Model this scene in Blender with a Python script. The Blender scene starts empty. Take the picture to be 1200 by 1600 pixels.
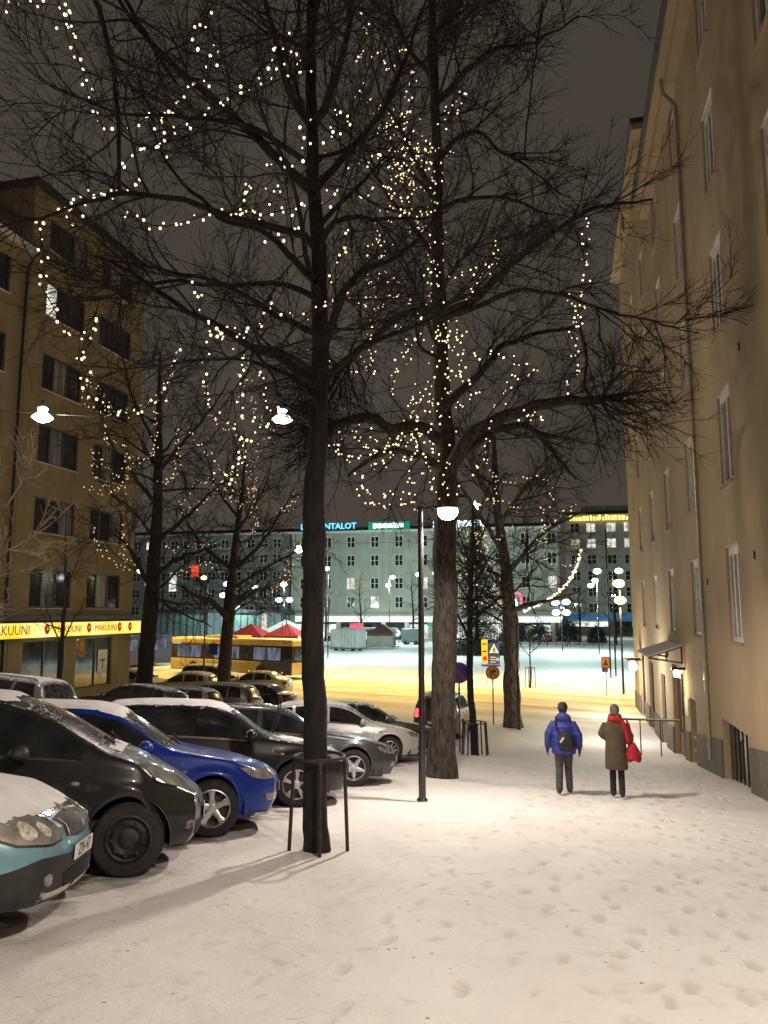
import bpy, bmesh, math, random
import numpy as np
from mathutils import Vector, Matrix, noise as mnoise
from mathutils.bvhtree import BVHTree
R = math.radians
random.seed(7); np.random.seed(7)
sc = bpy.context.scene
COL = sc.collection

# ------------------------------------------------------------------ camera
cd = bpy.data.cameras.new('camera'); cam = bpy.data.objects.new('camera', cd); COL.objects.link(cam)
cd.sensor_fit = 'VERTICAL'; cd.sensor_height = 24.0; cd.sensor_width = 18.0; cd.lens = 18.0
cd.clip_start = 0.05; cd.clip_end = 3000
cam.location = (0, 0, 1.65); cam.rotation_euler = (R(97.407), 0, R(13.253))
sc.camera = cam
# ------------------------------------------------------------------ night sky: city glow under low cloud
world = bpy.data.worlds.new('World'); sc.world = world; world.use_nodes = True
nt = world.node_tree; nt.nodes.clear()
out = nt.nodes.new('ShaderNodeOutputWorld'); add = nt.nodes.new('ShaderNodeAddShader')
bg1 = nt.nodes.new('ShaderNodeBackground'); bg2 = nt.nodes.new('ShaderNodeBackground')
sky = nt.nodes.new('ShaderNodeTexSky'); sky.sky_type = 'NISHITA'; sky.sun_disc = False
sky.sun_elevation = R(-6); sky.sun_rotation = R(150)
bg1.inputs[1].default_value = 0.02; nt.links.new(sky.outputs[0], bg1.inputs[0])
tc = nt.nodes.new('ShaderNodeTexCoord'); sep = nt.nodes.new('ShaderNodeSeparateXYZ')
nt.links.new(tc.outputs['Generated'], sep.inputs[0])
rmp = nt.nodes.new('ShaderNodeValToRGB'); nt.links.new(sep.outputs['Z'], rmp.inputs[0])
rmp.color_ramp.elements[0].color = (0.076, 0.064, 0.051, 1); rmp.color_ramp.elements[1].color = (0.046, 0.039, 0.031, 1)
cn = nt.nodes.new('ShaderNodeTexNoise'); cn.inputs['Scale'].default_value = 2.2; cn.inputs['Detail'].default_value = 5; nt.links.new(tc.outputs['Generated'], cn.inputs['Vector'])
cr = nt.nodes.new('ShaderNodeMapRange'); nt.links.new(cn.outputs[0], cr.inputs[0]); cr.inputs[1].default_value = .3; cr.inputs[2].default_value = .7; cr.inputs[3].default_value = .86; cr.inputs[4].default_value = 1.14
vm = nt.nodes.new('ShaderNodeVectorMath'); vm.operation = 'SCALE'; nt.links.new(rmp.outputs[0], vm.inputs[0]); nt.links.new(cr.outputs[0], vm.inputs['Scale']); nt.links.new(vm.outputs[0], bg2.inputs[0]); bg2.inputs[1].default_value = 1.0
nt.links.new(bg1.outputs[0], add.inputs[0]); nt.links.new(bg2.outputs[0], add.inputs[1]); nt.links.new(add.outputs[0], out.inputs[0])
sc.view_settings.view_transform = 'Standard'; sc.view_settings.look = 'None'
sc.view_settings.exposure = 0.0; sc.view_settings.gamma = 1.0; sc.view_settings.use_curve_mapping = False
sc.render.engine = 'CYCLES'
cy = sc.cycles
cy.use_denoising = True; cy.max_bounces = 5; cy.diffuse_bounces = 3; cy.glossy_bounces = 3; cy.transmission_bounces = 4
cy.sample_clamp_indirect = 4.0; cy.caustics_reflective = False; cy.caustics_refractive = False
try: cy.denoising_input_passes = 'RGB_ALBEDO_NORMAL'
except Exception: pass

# ------------------------------------------------------------------ helpers
S = 0.108
def sst(a, b, v):
    t = np.clip((np.asarray(v, float) - a) / (b - a), 0, 1); return t * t * (3 - 2 * t)
def gz(x, y):
    x = np.asarray(x, float); y = np.asarray(y, float)
    z = -S * np.minimum(y, 26.0); t = np.clip((y - 26.0) / 7.0, 0, 1)
    z = z - S * 7.0 * (t - t * t / 2)
    c = 0.07 * np.clip(-x - 8.0, 0, 9.0) * (1 - sst(20, 38, y))
    return z + c
def G(x, y): return float(gz(x, y))

class MB:
    def __init__(s, off=(0, 0, 0)): s.v = []; s.f = []; s.off = Vector(off); s.smooth = False
    def add(s, vs, fs):
        b = len(s.v); s.v += [tuple(p) for p in vs]; s.f += [tuple(i + b for i in f) for f in fs]; return s
    def box(s, c, d, rot=None):
        hx, hy, hz = d[0] / 2, d[1] / 2, d[2] / 2
        vs = [Vector((i, j, k)) for i in (-hx, hx) for j in (-hy, hy) for k in (-hz, hz)]
        if rot is not None: vs = [rot @ p for p in vs]
        c = Vector(c)
        return s.add([p + c for p in vs], [(0, 1, 3, 2), (4, 6, 7, 5), (0, 4, 5, 1), (2, 3, 7, 6), (0, 2, 6, 4), (1, 5, 7, 3)])
    def b2(s, x0, x1, y0, y1, z0, z1): return s.box(((x0 + x1) / 2, (y0 + y1) / 2, (z0 + z1) / 2), (abs(x1 - x0), abs(y1 - y0), abs(z1 - z0)))
    def bevbox(s, c, d, bev, seg=2, rot=None):
        bm = bmesh.new(); bmesh.ops.create_cube(bm, size=1)
        for v in bm.verts: v.co = Vector((v.co.x * d[0], v.co.y * d[1], v.co.z * d[2]))
        bmesh.ops.bevel(bm, geom=bm.edges[:], offset=bev, segments=seg, affect='EDGES', profile=0.6)
        M = rot if rot is not None else Matrix.Identity(3); c = Vector(c)
        bm.verts.index_update(); s.add([M @ v.co + c for v in bm.verts], [[v.index for v in f.verts] for f in bm.faces]); bm.free(); return s
    def tube(s, pts, rad, n=8, cap=True):
        pts = [Vector(p) for p in pts]
        if not hasattr(rad, '__len__'): rad = [rad] * len(pts)
        vs = []; fs = []; prev = None
        for i, p in enumerate(pts):
            t = (pts[min(i + 1, len(pts) - 1)] - pts[max(i - 1, 0)])
            t = t.normalized() if t.length > 1e-9 else Vector((0, 0, 1))
            if prev is None: a = t.orthogonal().normalized()
            else:
                a = prev - t * prev.dot(t); a = a.normalized() if a.length > 1e-6 else t.orthogonal().normalized()
            prev = a; b = t.cross(a)
            for k in range(n):
                an = 2 * math.pi * k / n; vs.append(p + (a * math.cos(an) + b * math.sin(an)) * rad[i])
        for i in range(len(pts) - 1):
            for k in range(n):
                k2 = (k + 1) % n; fs.append((i * n + k, i * n + k2, (i + 1) * n + k2, (i + 1) * n + k))
        if cap: fs.append(tuple(range(n - 1, -1, -1))); fs.append(tuple((len(pts) - 1) * n + k for k in range(n)))
        return s.add(vs, fs)
    def lathe(s, prof, c=(0, 0, 0), n=24, axis='z', cap=False):
        vs = []; fs = []; c = Vector(c)
        for (r, h) in prof:
            for k in range(n):
                an = 2 * math.pi * k / n; x, y = r * math.cos(an), r * math.sin(an)
                p = Vector((x, y, h)) if axis == 'z' else (Vector((x, h, y)) if axis == 'y' else Vector((h, x, y)))
                vs.append(p + c)
        for i in range(len(prof) - 1):
            for k in range(n):
                k2 = (k + 1) % n; q = (i * n + k, i * n + k2, (i + 1) * n + k2, (i + 1) * n + k)
                fs.append(q)
        if cap: fs.append(tuple(range(n))); fs.append(tuple((len(prof) - 1) * n + k for k in range(n)))
        return s.add(vs, fs)
    def ball(s, c, r, n=8, m=6, sq=(1, 1, 1)):
        prof = [(max(1e-4, math.sin(math.pi * i / m)), -math.cos(math.pi * i / m)) for i in range(m + 1)]
        b = len(s.v); s.lathe(prof, (0, 0, 0), n)
        c = Vector(c)
        for i in range(b, len(s.v)): s.v[i] = tuple(Vector((s.v[i][0] * sq[0], s.v[i][1] * sq[1], s.v[i][2] * sq[2])) * r + c)
        return s
    def grid(s, P, closeu=False):      # P: array rows x cols x 3
        P = np.asarray(P, float); h, w = P.shape[:2]
        fs = [(i * w + j, i * w + (j + 1) % w, (i + 1) * w + (j + 1) % w, (i + 1) * w + j) for i in range(h - 1) for j in range(w if closeu else w - 1)]
        return s.add(P.reshape(-1, 3).tolist(), fs)
    def prism(s, poly, a, b, plane='yz'):   # extrude polygon between a and b on the third axis
        def P(u, v, w):
            return {'yz': (w, u, v), 'xz': (u, w, v), 'xy': (u, v, w)}[plane]
        n = len(poly); vs = [P(u, v, a) for u, v in poly] + [P(u, v, b) for u, v in poly]
        fs = [tuple(range(n)), tuple(range(2 * n - 1, n - 1, -1))] + [(i, i + n, (i + 1) % n + n, (i + 1) % n) for i in range(n)]
        return s.add(vs, fs)
    def mesh(s, name):
        me = bpy.data.meshes.new(name); o = s.off
        me.from_pydata([(p[0] - o.x, p[1] - o.y, p[2] - o.z) for p in s.v], [], s.f); me.validate(); me.update()
        return me
    def build(s, name, mat, parent=None, smooth=False, angle=40, fix=True):
        me = s.mesh(name)
        if fix and len(s.f) < 60000:
            bm = bmesh.new(); bm.from_mesh(me); bmesh.ops.recalc_face_normals(bm, faces=bm.faces[:]); bm.to_mesh(me); bm.free()
        if smooth:
            me.polygons.foreach_set('use_smooth', [True] * len(me.polygons))
            if angle < 180: me.set_sharp_from_angle(angle=R(angle))
        if mat is not None:
            for m_ in (mat if isinstance(mat, (list, tuple)) else [mat]): me.materials.append(m_)
        o = bpy.data.objects.new(name, me); COL.objects.link(o)
        if parent is not None: o.parent = parent
        return o
def tag(o, label=None, cat=None, group=None, kind=None):
    if label: o['label'] = label
    if cat: o['category'] = cat
    if group: o['group'] = group
    if kind: o['kind'] = kind
    return o
def thing(name, label, cat, loc=(0, 0, 0), rot=(0, 0, 0), group=None):
    o = bpy.data.objects.new(name, None); COL.objects.link(o); o.location = loc; o.rotation_euler = rot
    o.empty_display_size = 0.2
    return tag(o, label, cat, group)
def node(name, parent):
    o = bpy.data.objects.new(name, None); COL.objects.link(o); o.parent = parent; o.empty_display_size = 0.1; return o
def copy_tree(o, parent=None):
    c = o.copy(); COL.objects.link(c)
    if parent is not None: c.parent = parent
    for ch in list(o.children): copy_tree(ch, c)
    return c
def text_mesh(name, body, size, mat, parent, M, depth=0.01, align='CENTER', bold=0.0):
    cu = bpy.data.curves.new(name, 'FONT'); cu.body = body; cu.size = size; cu.extrude = depth; cu.align_x = align; cu.align_y = 'CENTER'; cu.resolution_u = 2
    cu.offset = bold
    to = bpy.data.objects.new('tmp', cu); COL.objects.link(to); bpy.context.view_layer.update()
    me = bpy.data.meshes.new_from_object(to); bpy.data.objects.remove(to); bpy.data.curves.remove(cu)
    me.name = name; me.transform(M); me.materials.append(mat)
    o = bpy.data.objects.new(name, me); COL.objects.link(o); o.parent = parent
    return o

# ------------------------------------------------------------------ materials
MATS = {}
def mat(name, col, rough=0.6, metal=0.0, var=0.12, vscale=4.0, bump=0.0, bscale=40.0, snow=0.0, sscale=3.0, coat=0.0, spec=0.5, col2=None, stretch=(1, 1, 1), streak=0.0, bdist=.02):
    if name in MATS: return MATS[name]
    m = bpy.data.materials.new(name); m.use_nodes = True; t = m.node_tree; b = t.nodes['Principled BSDF']
    b.inputs['Roughness'].default_value = rough; b.inputs['Metallic'].default_value = metal
    b.inputs['Coat Weight'].default_value = coat; b.inputs['Coat Roughness'].default_value = 0.06
    b.inputs['Specular IOR Level'].default_value = spec
    N = t.nodes.new; L = t.links.new
    tcn = N('ShaderNodeTexCoord'); mp = N('ShaderNodeMapping'); L(tcn.outputs['Object'], mp.inputs[0]); mp.inputs['Scale'].default_value = stretch
    nz = N('ShaderNodeTexNoise'); nz.inputs['Scale'].default_value = vscale; nz.inputs['Detail'].default_value = 6; L(mp.outputs[0], nz.inputs['Vector'])
    rp = N('ShaderNodeValToRGB'); L(nz.outputs[0], rp.inputs[0])
    c2 = col2 or tuple(c * (1 - 2.2 * var) for c in col)
    rp.color_ramp.elements[0].position = 0.3; rp.color_ramp.elements[1].position = 0.7
    rp.color_ramp.elements[0].color = (*[max(0, c) for c in c2], 1); rp.color_ramp.elements[1].color = (*[min(1, c * (1 + var * .6)) for c in col], 1)
    cur = rp.outputs[0]
    if streak > 0:
        mp2 = N('ShaderNodeMapping'); mp2.inputs['Scale'].default_value = (.9, .9, .10); L(tcn.outputs['Object'], mp2.inputs[0])
        n3 = N('ShaderNodeTexNoise'); n3.inputs['Scale'].default_value = 1.6; n3.inputs['Detail'].default_value = 5; L(mp2.outputs[0], n3.inputs['Vector'])
        r3 = N('ShaderNodeValToRGB'); r3.color_ramp.elements[0].position = .35; r3.color_ramp.elements[1].position = .62
        v_ = 1 - streak; r3.color_ramp.elements[0].color = (v_, v_ * .98, v_ * .95, 1); r3.color_ramp.elements[1].color = (1, 1, 1, 1); L(n3.outputs[0], r3.inputs[0])
        mx = N('ShaderNodeMix'); mx.data_type = 'RGBA'; mx.blend_type = 'MULTIPLY'; mx.inputs[0].default_value = 1; L(cur, mx.inputs[6]); L(r3.outputs[0], mx.inputs[7]); cur = mx.outputs[2]
    if snow > 0:
        ge = N('ShaderNodeNewGeometry'); sp = N('ShaderNodeSeparateXYZ'); L(ge.outputs['Normal'], sp.inputs[0])
        n2 = N('ShaderNodeTexNoise'); n2.inputs['Scale'].default_value = sscale; n2.inputs['Detail'].default_value = 8; n2.inputs['Roughness'].default_value = .75; L(tcn.outputs['Object'], n2.inputs['Vector'])
        ma = N('ShaderNodeMath'); ma.operation = 'MULTIPLY_ADD'; L(n2.outputs[0], ma.inputs[0]); ma.inputs[1].default_value = 1.3; L(sp.outputs['Z'], ma.inputs[2])
        mr = N('ShaderNodeMapRange'); L(ma.outputs[0], mr.inputs[0]); mr.inputs[1].default_value = 1.9 - snow; mr.inputs[2].default_value = 2.02 - snow
        mx = N('ShaderNodeMix'); mx.data_type = 'RGBA'; L(mr.outputs[0], mx.inputs[0]); L(cur, mx.inputs[6]); mx.inputs[7].default_value = (.75, .76, .78, 1); cur = mx.outputs[2]
        mr2 = N('ShaderNodeMapRange'); L(mr.outputs[0], mr2.inputs[0]); mr2.inputs[3].default_value = rough; mr2.inputs[4].default_value = .8; L(mr2.outputs[0], b.inputs['Roughness'])
        if coat > 0:
            mr3 = N('ShaderNodeMapRange'); L(mr.outputs[0], mr3.inputs[0]); mr3.inputs[3].default_value = coat; mr3.inputs[4].default_value = 0; L(mr3.outputs[0], b.inputs['Coat Weight'])
            mr4 = N('ShaderNodeMapRange'); L(mr.outputs[0], mr4.inputs[0]); mr4.inputs[3].default_value = metal; mr4.inputs[4].default_value = 0; L(mr4.outputs[0], b.inputs['Metallic'])
    L(cur, b.inputs['Base Color'])
    if bump > 0:
        nb = N('ShaderNodeTexNoise'); nb.inputs['Scale'].default_value = bscale; nb.inputs['Detail'].default_value = 8; L(mp.outputs[0], nb.inputs['Vector'])
        bp = N('ShaderNodeBump'); bp.inputs['Strength'].default_value = bump; bp.inputs['Distance'].default_value = bdist; L(nb.outputs[0], bp.inputs['Height']); L(bp.outputs[0], b.inputs['Normal'])
    MATS[name] = m; return m
def emat(name, col, strength, sample=False):
    if name in MATS: return MATS[name]
    m = bpy.data.materials.new(name); m.use_nodes = True; t = m.node_tree; t.nodes.clear()
    o = t.nodes.new('ShaderNodeOutputMaterial'); e = t.nodes.new('ShaderNodeEmission'); e.inputs[0].default_value = (*col, 1); e.inputs[1].default_value = strength
    t.links.new(e.outputs[0], o.inputs[0])
    if not sample: m.cycles.emission_sampling = 'NONE'
    MATS[name] = m; return m
def enoise(name, col, lo, hi, scale=1.5, stretch=(1, 1, 1)):
    m = bpy.data.materials.new(name); m.use_nodes = True; t = m.node_tree; t.nodes.clear(); N = t.nodes.new; L = t.links.new
    o = N('ShaderNodeOutputMaterial'); e = N('ShaderNodeEmission'); n = N('ShaderNodeTexNoise'); r = N('ShaderNodeMapRange'); c = N('ShaderNodeTexCoord'); mp = N('ShaderNodeMapping')
    mp.inputs['Scale'].default_value = stretch; L(c.outputs['Object'], mp.inputs[0]); L(mp.outputs[0], n.inputs['Vector']); n.inputs['Scale'].default_value = scale; n.inputs['Detail'].default_value = 4
    L(n.outputs[0], r.inputs[0]); r.inputs[1].default_value = .35; r.inputs[2].default_value = .65; r.inputs[3].default_value = lo; r.inputs[4].default_value = hi
    g = N('ShaderNodeBsdfGlossy'); g.inputs['Roughness'].default_value = .08; g.inputs[0].default_value = (.08, .08, .08, 1); ad = N('ShaderNodeAddShader')
    e.inputs[0].default_value = (*col, 1); L(r.outputs[0], e.inputs[1]); L(e.outputs[0], ad.inputs[0]); L(g.outputs[0], ad.inputs[1]); L(ad.outputs[0], o.inputs[0]); m.cycles.emission_sampling = 'NONE'; return m
def light(name, loc, power, col, radius=0.12, parent=None, spot=None, tgt=None, blend=0.5):
    ld = bpy.data.lights.new(name, 'SPOT' if spot else 'POINT'); ld.energy = power; ld.color = col; ld.shadow_soft_size = radius
    if spot: ld.spot_size = R(spot); ld.spot_blend = blend
    o = bpy.data.objects.new(name, ld); COL.objects.link(o); o.location = loc
    if parent is not None: o.parent = parent
    if spot and tgt is not None: o.rotation_euler = Vector(tgt).to_track_quat('-Z', 'Y').to_euler()
    return o

WARM = (1.0, 0.86, 0.725); SOD = (1.0, 0.64, 0.17); COOL = (0.70, 1.0, 0.96)
M_plR = mat('plaster_beige', (.42, .315, .195), .9, var=.10, vscale=.45, bump=.35, bscale=45, streak=.06)
M_plL = mat('plaster_ochre', (.25, .195, .095), .9, var=.08, vscale=.8, bump=.2, bscale=60, streak=.10)
M_plinth = mat('granite_plinth', (.16, .13, .10), .8, var=.2, vscale=14, bump=.3, bscale=50, streak=.25)
M_trim = mat('white_trim', (.62, .58, .50), .6, var=.1, vscale=5, bump=.1)
M_wframe = mat('window_frame_pale', (.68, .64, .56), .5, var=.12, vscale=6)
M_wframeD = mat('window_frame_dark', (.06, .05, .045), .5, var=.12, vscale=6)
M_glass = mat('window_glass_dark', (.028, .032, .034), .06, var=.4, vscale=1.2, spec=.8)
M_glassC = mat('window_glass_curtain', (.24, .23, .21), .12, var=.35, vscale=1.0, spec=.8, stretch=(6, 6, .4))
M_blackm = mat('black_metal', (.018, .018, .018), .45, var=.2, vscale=8, bump=.05)
M_greym = mat('grey_metal', (.22, .22, .22), .4, metal=.6, var=.15, vscale=9)
M_zinc = mat('zinc_pipe', (.40, .33, .24), .35, metal=.5, var=.1, vscale=9)
M_roofD = mat('dark_sheet_roof', (.035, .035, .037), .6, var=.2, vscale=3)
M_snowcap = mat('snow_cap', (.74, .75, .77), .85, var=.05, vscale=6, bump=.4, bscale=18)
E_lampW = emat('lamp_glow_white', (1, .93, .82), 40)
E_lampS = emat('lamp_glow_sodium', (1, .66, .22), 10)
E_lampC = emat('lamp_glow_cool', (.86, 1, .98), 14)
E_bulb = emat('bulb_glow', (1, .76, .39), 3.0)
E_bulb2 = emat('bulb_glow_far', (1, .74, .34), 1.3)
E_red = emat('tail_glow', (1, .06, .07), 4)
E_orange = emat('marker_glow', (1, .55, .15), 2)

E_winW = enoise('lit_window_white', (1, .95, .80), .35, 1.2, 1.1, (1, 1, .5)); E_winY = enoise('lit_window_yellow', (1, .78, .40), .2, .75, 1.1, (1, 1, .5)); E_shop = enoise('lit_shop_white', (.88, 1, .95), .25, 1.5, .8, (1, 1, 1.5))
# ------------------------------------------------------------------ ground
def snow_material():
    m = bpy.data.materials.new('snow_ground'); m.use_nodes = True; t = m.node_tree; b = t.nodes['Principled BSDF']; N = t.nodes.new; L = t.links.new
    tcn = N('ShaderNodeTexCoord'); sx = N('ShaderNodeSeparateXYZ'); L(tcn.outputs['Object'], sx.inputs[0])
    def noise(sc_, det=6, st=(1, 1, 1), ro=.55):
        mp = N('ShaderNodeMapping'); mp.inputs['Scale'].default_value = st; L(tcn.outputs['Object'], mp.inputs[0])
        n = N('ShaderNodeTexNoise'); n.inputs['Scale'].default_value = sc_; n.inputs['Detail'].default_value = det; n.inputs['Roughness'].default_value = ro; L(mp.outputs[0], n.inputs['Vector']); return n.outputs[0]
    def mrange(src, a, b_, c=0, d=1):
        r = N('ShaderNodeMapRange'); L(src, r.inputs[0]); r.inputs[1].default_value = a; r.inputs[2].default_value = b_; r.inputs[3].default_value = c; r.inputs[4].default_value = d; return r.outputs[0]
    def math_(op, a, b_=None):
        n = N('ShaderNodeMath'); n.operation = op
        for i, q in enumerate((a, b_)):
            if q is None: continue
            if isinstance(q, (int, float)): n.inputs[i].default_value = q
            else: L(q, n.inputs[i])
        return n.outputs[0]
    def mix(f, a, b_):
        n = N('ShaderNodeMix'); n.data_type = 'RGBA'
        for i, q in ((0, f), (6, a), (7, b_)):
            if isinstance(q, (tuple, float, int)): n.inputs[i].default_value = q if not isinstance(q, tuple) else (*q, 1)
            else: L(q, n.inputs[i])
        return n.outputs[2]
    base = mix(mrange(noise(1.1, 8), .35, .7), (.76, .74, .73), (.84, .83, .82))
    trod = mrange(noise(.45, 5, (1.0, .35, 1)), .50, .66)           # trodden, greyer streaks along the walk
    base = mix(math_('MULTIPLY', trod, .22), base, (.56, .53, .51))
    # small dark grit and leaf crumbs
    vo = N('ShaderNodeTexVoronoi'); vo.inputs['Scale'].default_value = 7; L(tcn.outputs['Object'], vo.inputs['Vector'])
    crumb = math_('MULTIPLY', math_('LESS_THAN', vo.outputs['Distance'], .085), mrange(noise(1.3, 3), .50, .56))
    base = mix(math_('MULTIPLY', crumb, .8), base, (.16, .12, .09))
    scuff = math_('MULTIPLY', mrange(noise(7.5, 5, (1.0, 2.2, 1), .65), .60, .66), mrange(noise(.9, 3, (1, .6, 1)), .46, .60))
    base = mix(math_('MULTIPLY', scuff, .62), base, (.40, .355, .32))
    clean = mrange(noise(3.2, 6, (1, 1, 1), .7), .55, .62); base = mix(math_('MULTIPLY', clean, .35), base, (.84, .83, .82))
    grit = mrange(noise(55, 3), .63, .72); base = mix(math_('MULTIPLY', grit, .22), base, (.36, .31, .27))
    at = N('ShaderNodeAttribute'); at.attribute_name = 'dent_shade'
    base = mix(math_('MULTIPLY', at.outputs['Fac'], .55), base, (.50, .46, .43))  # dents darkened by depth: shade inside footprints put into the snow colour
    # parking bays: slush and bare wet asphalt, shade under the cars painted in
    bay = math_('MULTIPLY', mrange(sx.outputs['X'], -3.3, -4.2), mrange(sx.outputs['X'], -13.5, -12.5))
    bay = math_('MULTIPLY', bay, mrange(sx.outputs['Y'], 32, 29))
    slush = mrange(math_('ADD', noise(2.2, 8), math_('MULTIPLY', bay, .22)), .60, .74)
    base = mix(math_('MULTIPLY', bay, slush), base, (.10, .092, .085))
    # carriageway across the bottom: brown slush with wheel tracks running in X
    q = math_('ADD', sx.outputs['Y'], math_('MULTIPLY', sx.outputs['X'], .364))
    q = math_('ADD', q, math_('MULTIPLY', noise(.5, 4), 1.2))
    rd = math_('MULTIPLY', mrange(q, 35.6, 37.2), mrange(q, 50.0, 47.8))
    cq = N('ShaderNodeCombineXYZ'); L(math_('MULTIPLY', sx.outputs['X'], .05), cq.inputs[0]); L(q, cq.inputs[1]); tn = N('ShaderNodeTexNoise'); tn.inputs['Scale'].default_value = .6; tn.inputs['Detail'].default_value = 7; L(cq.outputs[0], tn.inputs['Vector'])
    trk = mrange(tn.outputs[0], .42, .66)
    road = mix(trk, (.60, .55, .47), (.30, .245, .175))
    road = mix(mrange(noise(1.6, 8, (.25, 1, 1)), .54, .68, 0, .6), road, (.20, .16, .11))
    base = mix(rd, base, road)
    L(base, b.inputs['Base Color']); b.inputs['Roughness'].default_value = .72; b.inputs['Specular IOR Level'].default_value = .35
    bp = N('ShaderNodeBump'); bp.inputs['Strength'].default_value = .7; bp.inputs['Distance'].default_value = .05
    hh = math_('ADD', math_('MULTIPLY', noise(9, 10, (1, 1, 1), .7), .8), math_('MULTIPLY', noise(60, 4), .09)); L(hh, bp.inputs['Height']); L(bp.outputs[0], b.inputs['Normal'])
    return m
def ground():
    xs = np.concatenate([np.linspace(-500, -60, 12), np.linspace(-55, -9, 40), np.linspace(-8.6, -4.4, 22), np.arange(-4.2, 3.6, .035), np.linspace(3.9, 60, 16), np.linspace(90, 500, 8)])
    ys = np.concatenate([np.linspace(-60, -2, 12), np.linspace(-1, 3, 8), np.arange(3.2, 14, .035), np.arange(14, 34, .12), np.linspace(34.5, 62, 40), np.linspace(65, 180, 30), np.linspace(220, 900, 8)])
    X, Y = np.meshgrid(xs, ys); Z = gz(X, Y)
    walk = sst(-4.1, -3.4, X) * (1 - sst(3.0, 3.4, X)) * (1 - sst(26, 34, Y)) * sst(2, 4, Y)
    rs = np.random.RandomState(3)
    # gentle lumps
    def vn(sx_, sy_, seed):
        r2 = np.random.RandomState(seed); o = np.zeros_like(X)
        for k in range(9):
            a = r2.rand() * 6.28; fx = math.cos(a) * (0.6 + r2.rand()) * sx_; fy = math.sin(a) * (0.6 + r2.rand()) * sy_
            o += np.sin(X * fx + Y * fy + r2.rand() * 6.28)
        return o / 9
    Z = Z + walk * (.026 * vn(2.2, 2.2, 1) + .012 * vn(9, 9, 2) + .007 * vn(24, 24, 5))
    # foot prints: shallow soles with a raised rim
    H = np.zeros_like(Z)
    def stamp(px, py, an, dep, l=.14, w=.052):
        i0, i1 = np.searchsorted(ys, [py - .3, py + .3]); j0, j1 = np.searchsorted(xs, [px - .3, px + .3])
        if i1 - i0 < 2 or j1 - j0 < 2: return
        xx = X[i0:i1, j0:j1] - px; yy = Y[i0:i1, j0:j1] - py
        u = xx * math.cos(an) + yy * math.sin(an); v = -xx * math.sin(an) + yy * math.cos(an)
        q = np.sqrt((u / l) ** 2 + (v / w) ** 2)
        d = np.where(q < 1, -dep * (1 - q ** 4), dep * .35 * np.exp(-((q - 1.25) / .28) ** 2))
        H[i0:i1, j0:j1] += d
    tracks = [(-.6, 1.4, .02), (.4, 1.0, -.01), (1.2, .6, .03), (2.0, .9, -.04), (-1.4, .3, .05), (.9, -.5, .02), (1.7, -.2, .0), (2.6, .2, -.02), (-.1, .1, .04), (.1, 2.2, -.05), (1.4, 1.8, -.06)]
    for (x0, y0, sl) in tracks:
        y = 3.3 + y0; k = 0
        dirn = math.pi / 2 if rs.rand() < .6 else -math.pi / 2
        while y < 26:
            x = x0 + sl * y + .25 * math.sin(y * .35 + x0 * 3)
            stamp(x + (.09 if k % 2 else -.09) + rs.randn() * .02, y, dirn - sl + rs.randn() * .12, .010 + .014 * rs.rand())
            y += .62 + rs.randn() * .05; k += 1
    for _ in range(1500):
        x = rs.uniform(-3.0, 3.2); y = rs.uniform(3.3, 22)
        stamp(x, y, rs.uniform(0, 6.28), .003 + .012 * rs.rand() ** 2, rs.uniform(.03, .16), rs.uniform(.012, .05))
    H[:, :] *= walk
    Z = Z + H
    m = MB(); n, w = X.shape
    me = bpy.data.meshes.new('ground'); V = np.stack([X, Y, Z], -1).reshape(-1, 3)
    idx = np.arange(n * w).reshape(n, w); F = np.stack([idx[:-1, :-1], idx[:-1, 1:], idx[1:, 1:], idx[1:, :-1]], -1).reshape(-1, 4)
    me.vertices.add(len(V)); me.vertices.foreach_set('co', V.ravel()); me.loops.add(F.size); me.loops.foreach_set('vertex_index', F.ravel())
    me.polygons.add(len(F)); me.polygons.foreach_set('loop_start', np.arange(0, F.size, 4)); me.polygons.foreach_set('loop_total', np.full(len(F), 4))
    me.polygons.foreach_set('use_smooth', np.ones(len(F), bool)); me.update(); me.validate()
    pk = me.attributes.new('dent_shade', 'FLOAT', 'POINT'); pk.data.foreach_set('value', np.clip(-H / .016, 0, 1).ravel().astype(np.float32))
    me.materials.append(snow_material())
    o = bpy.data.objects.new('ground', me); COL.objects.link(o); o['kind'] = 'structure'
    return o
ground()
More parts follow.
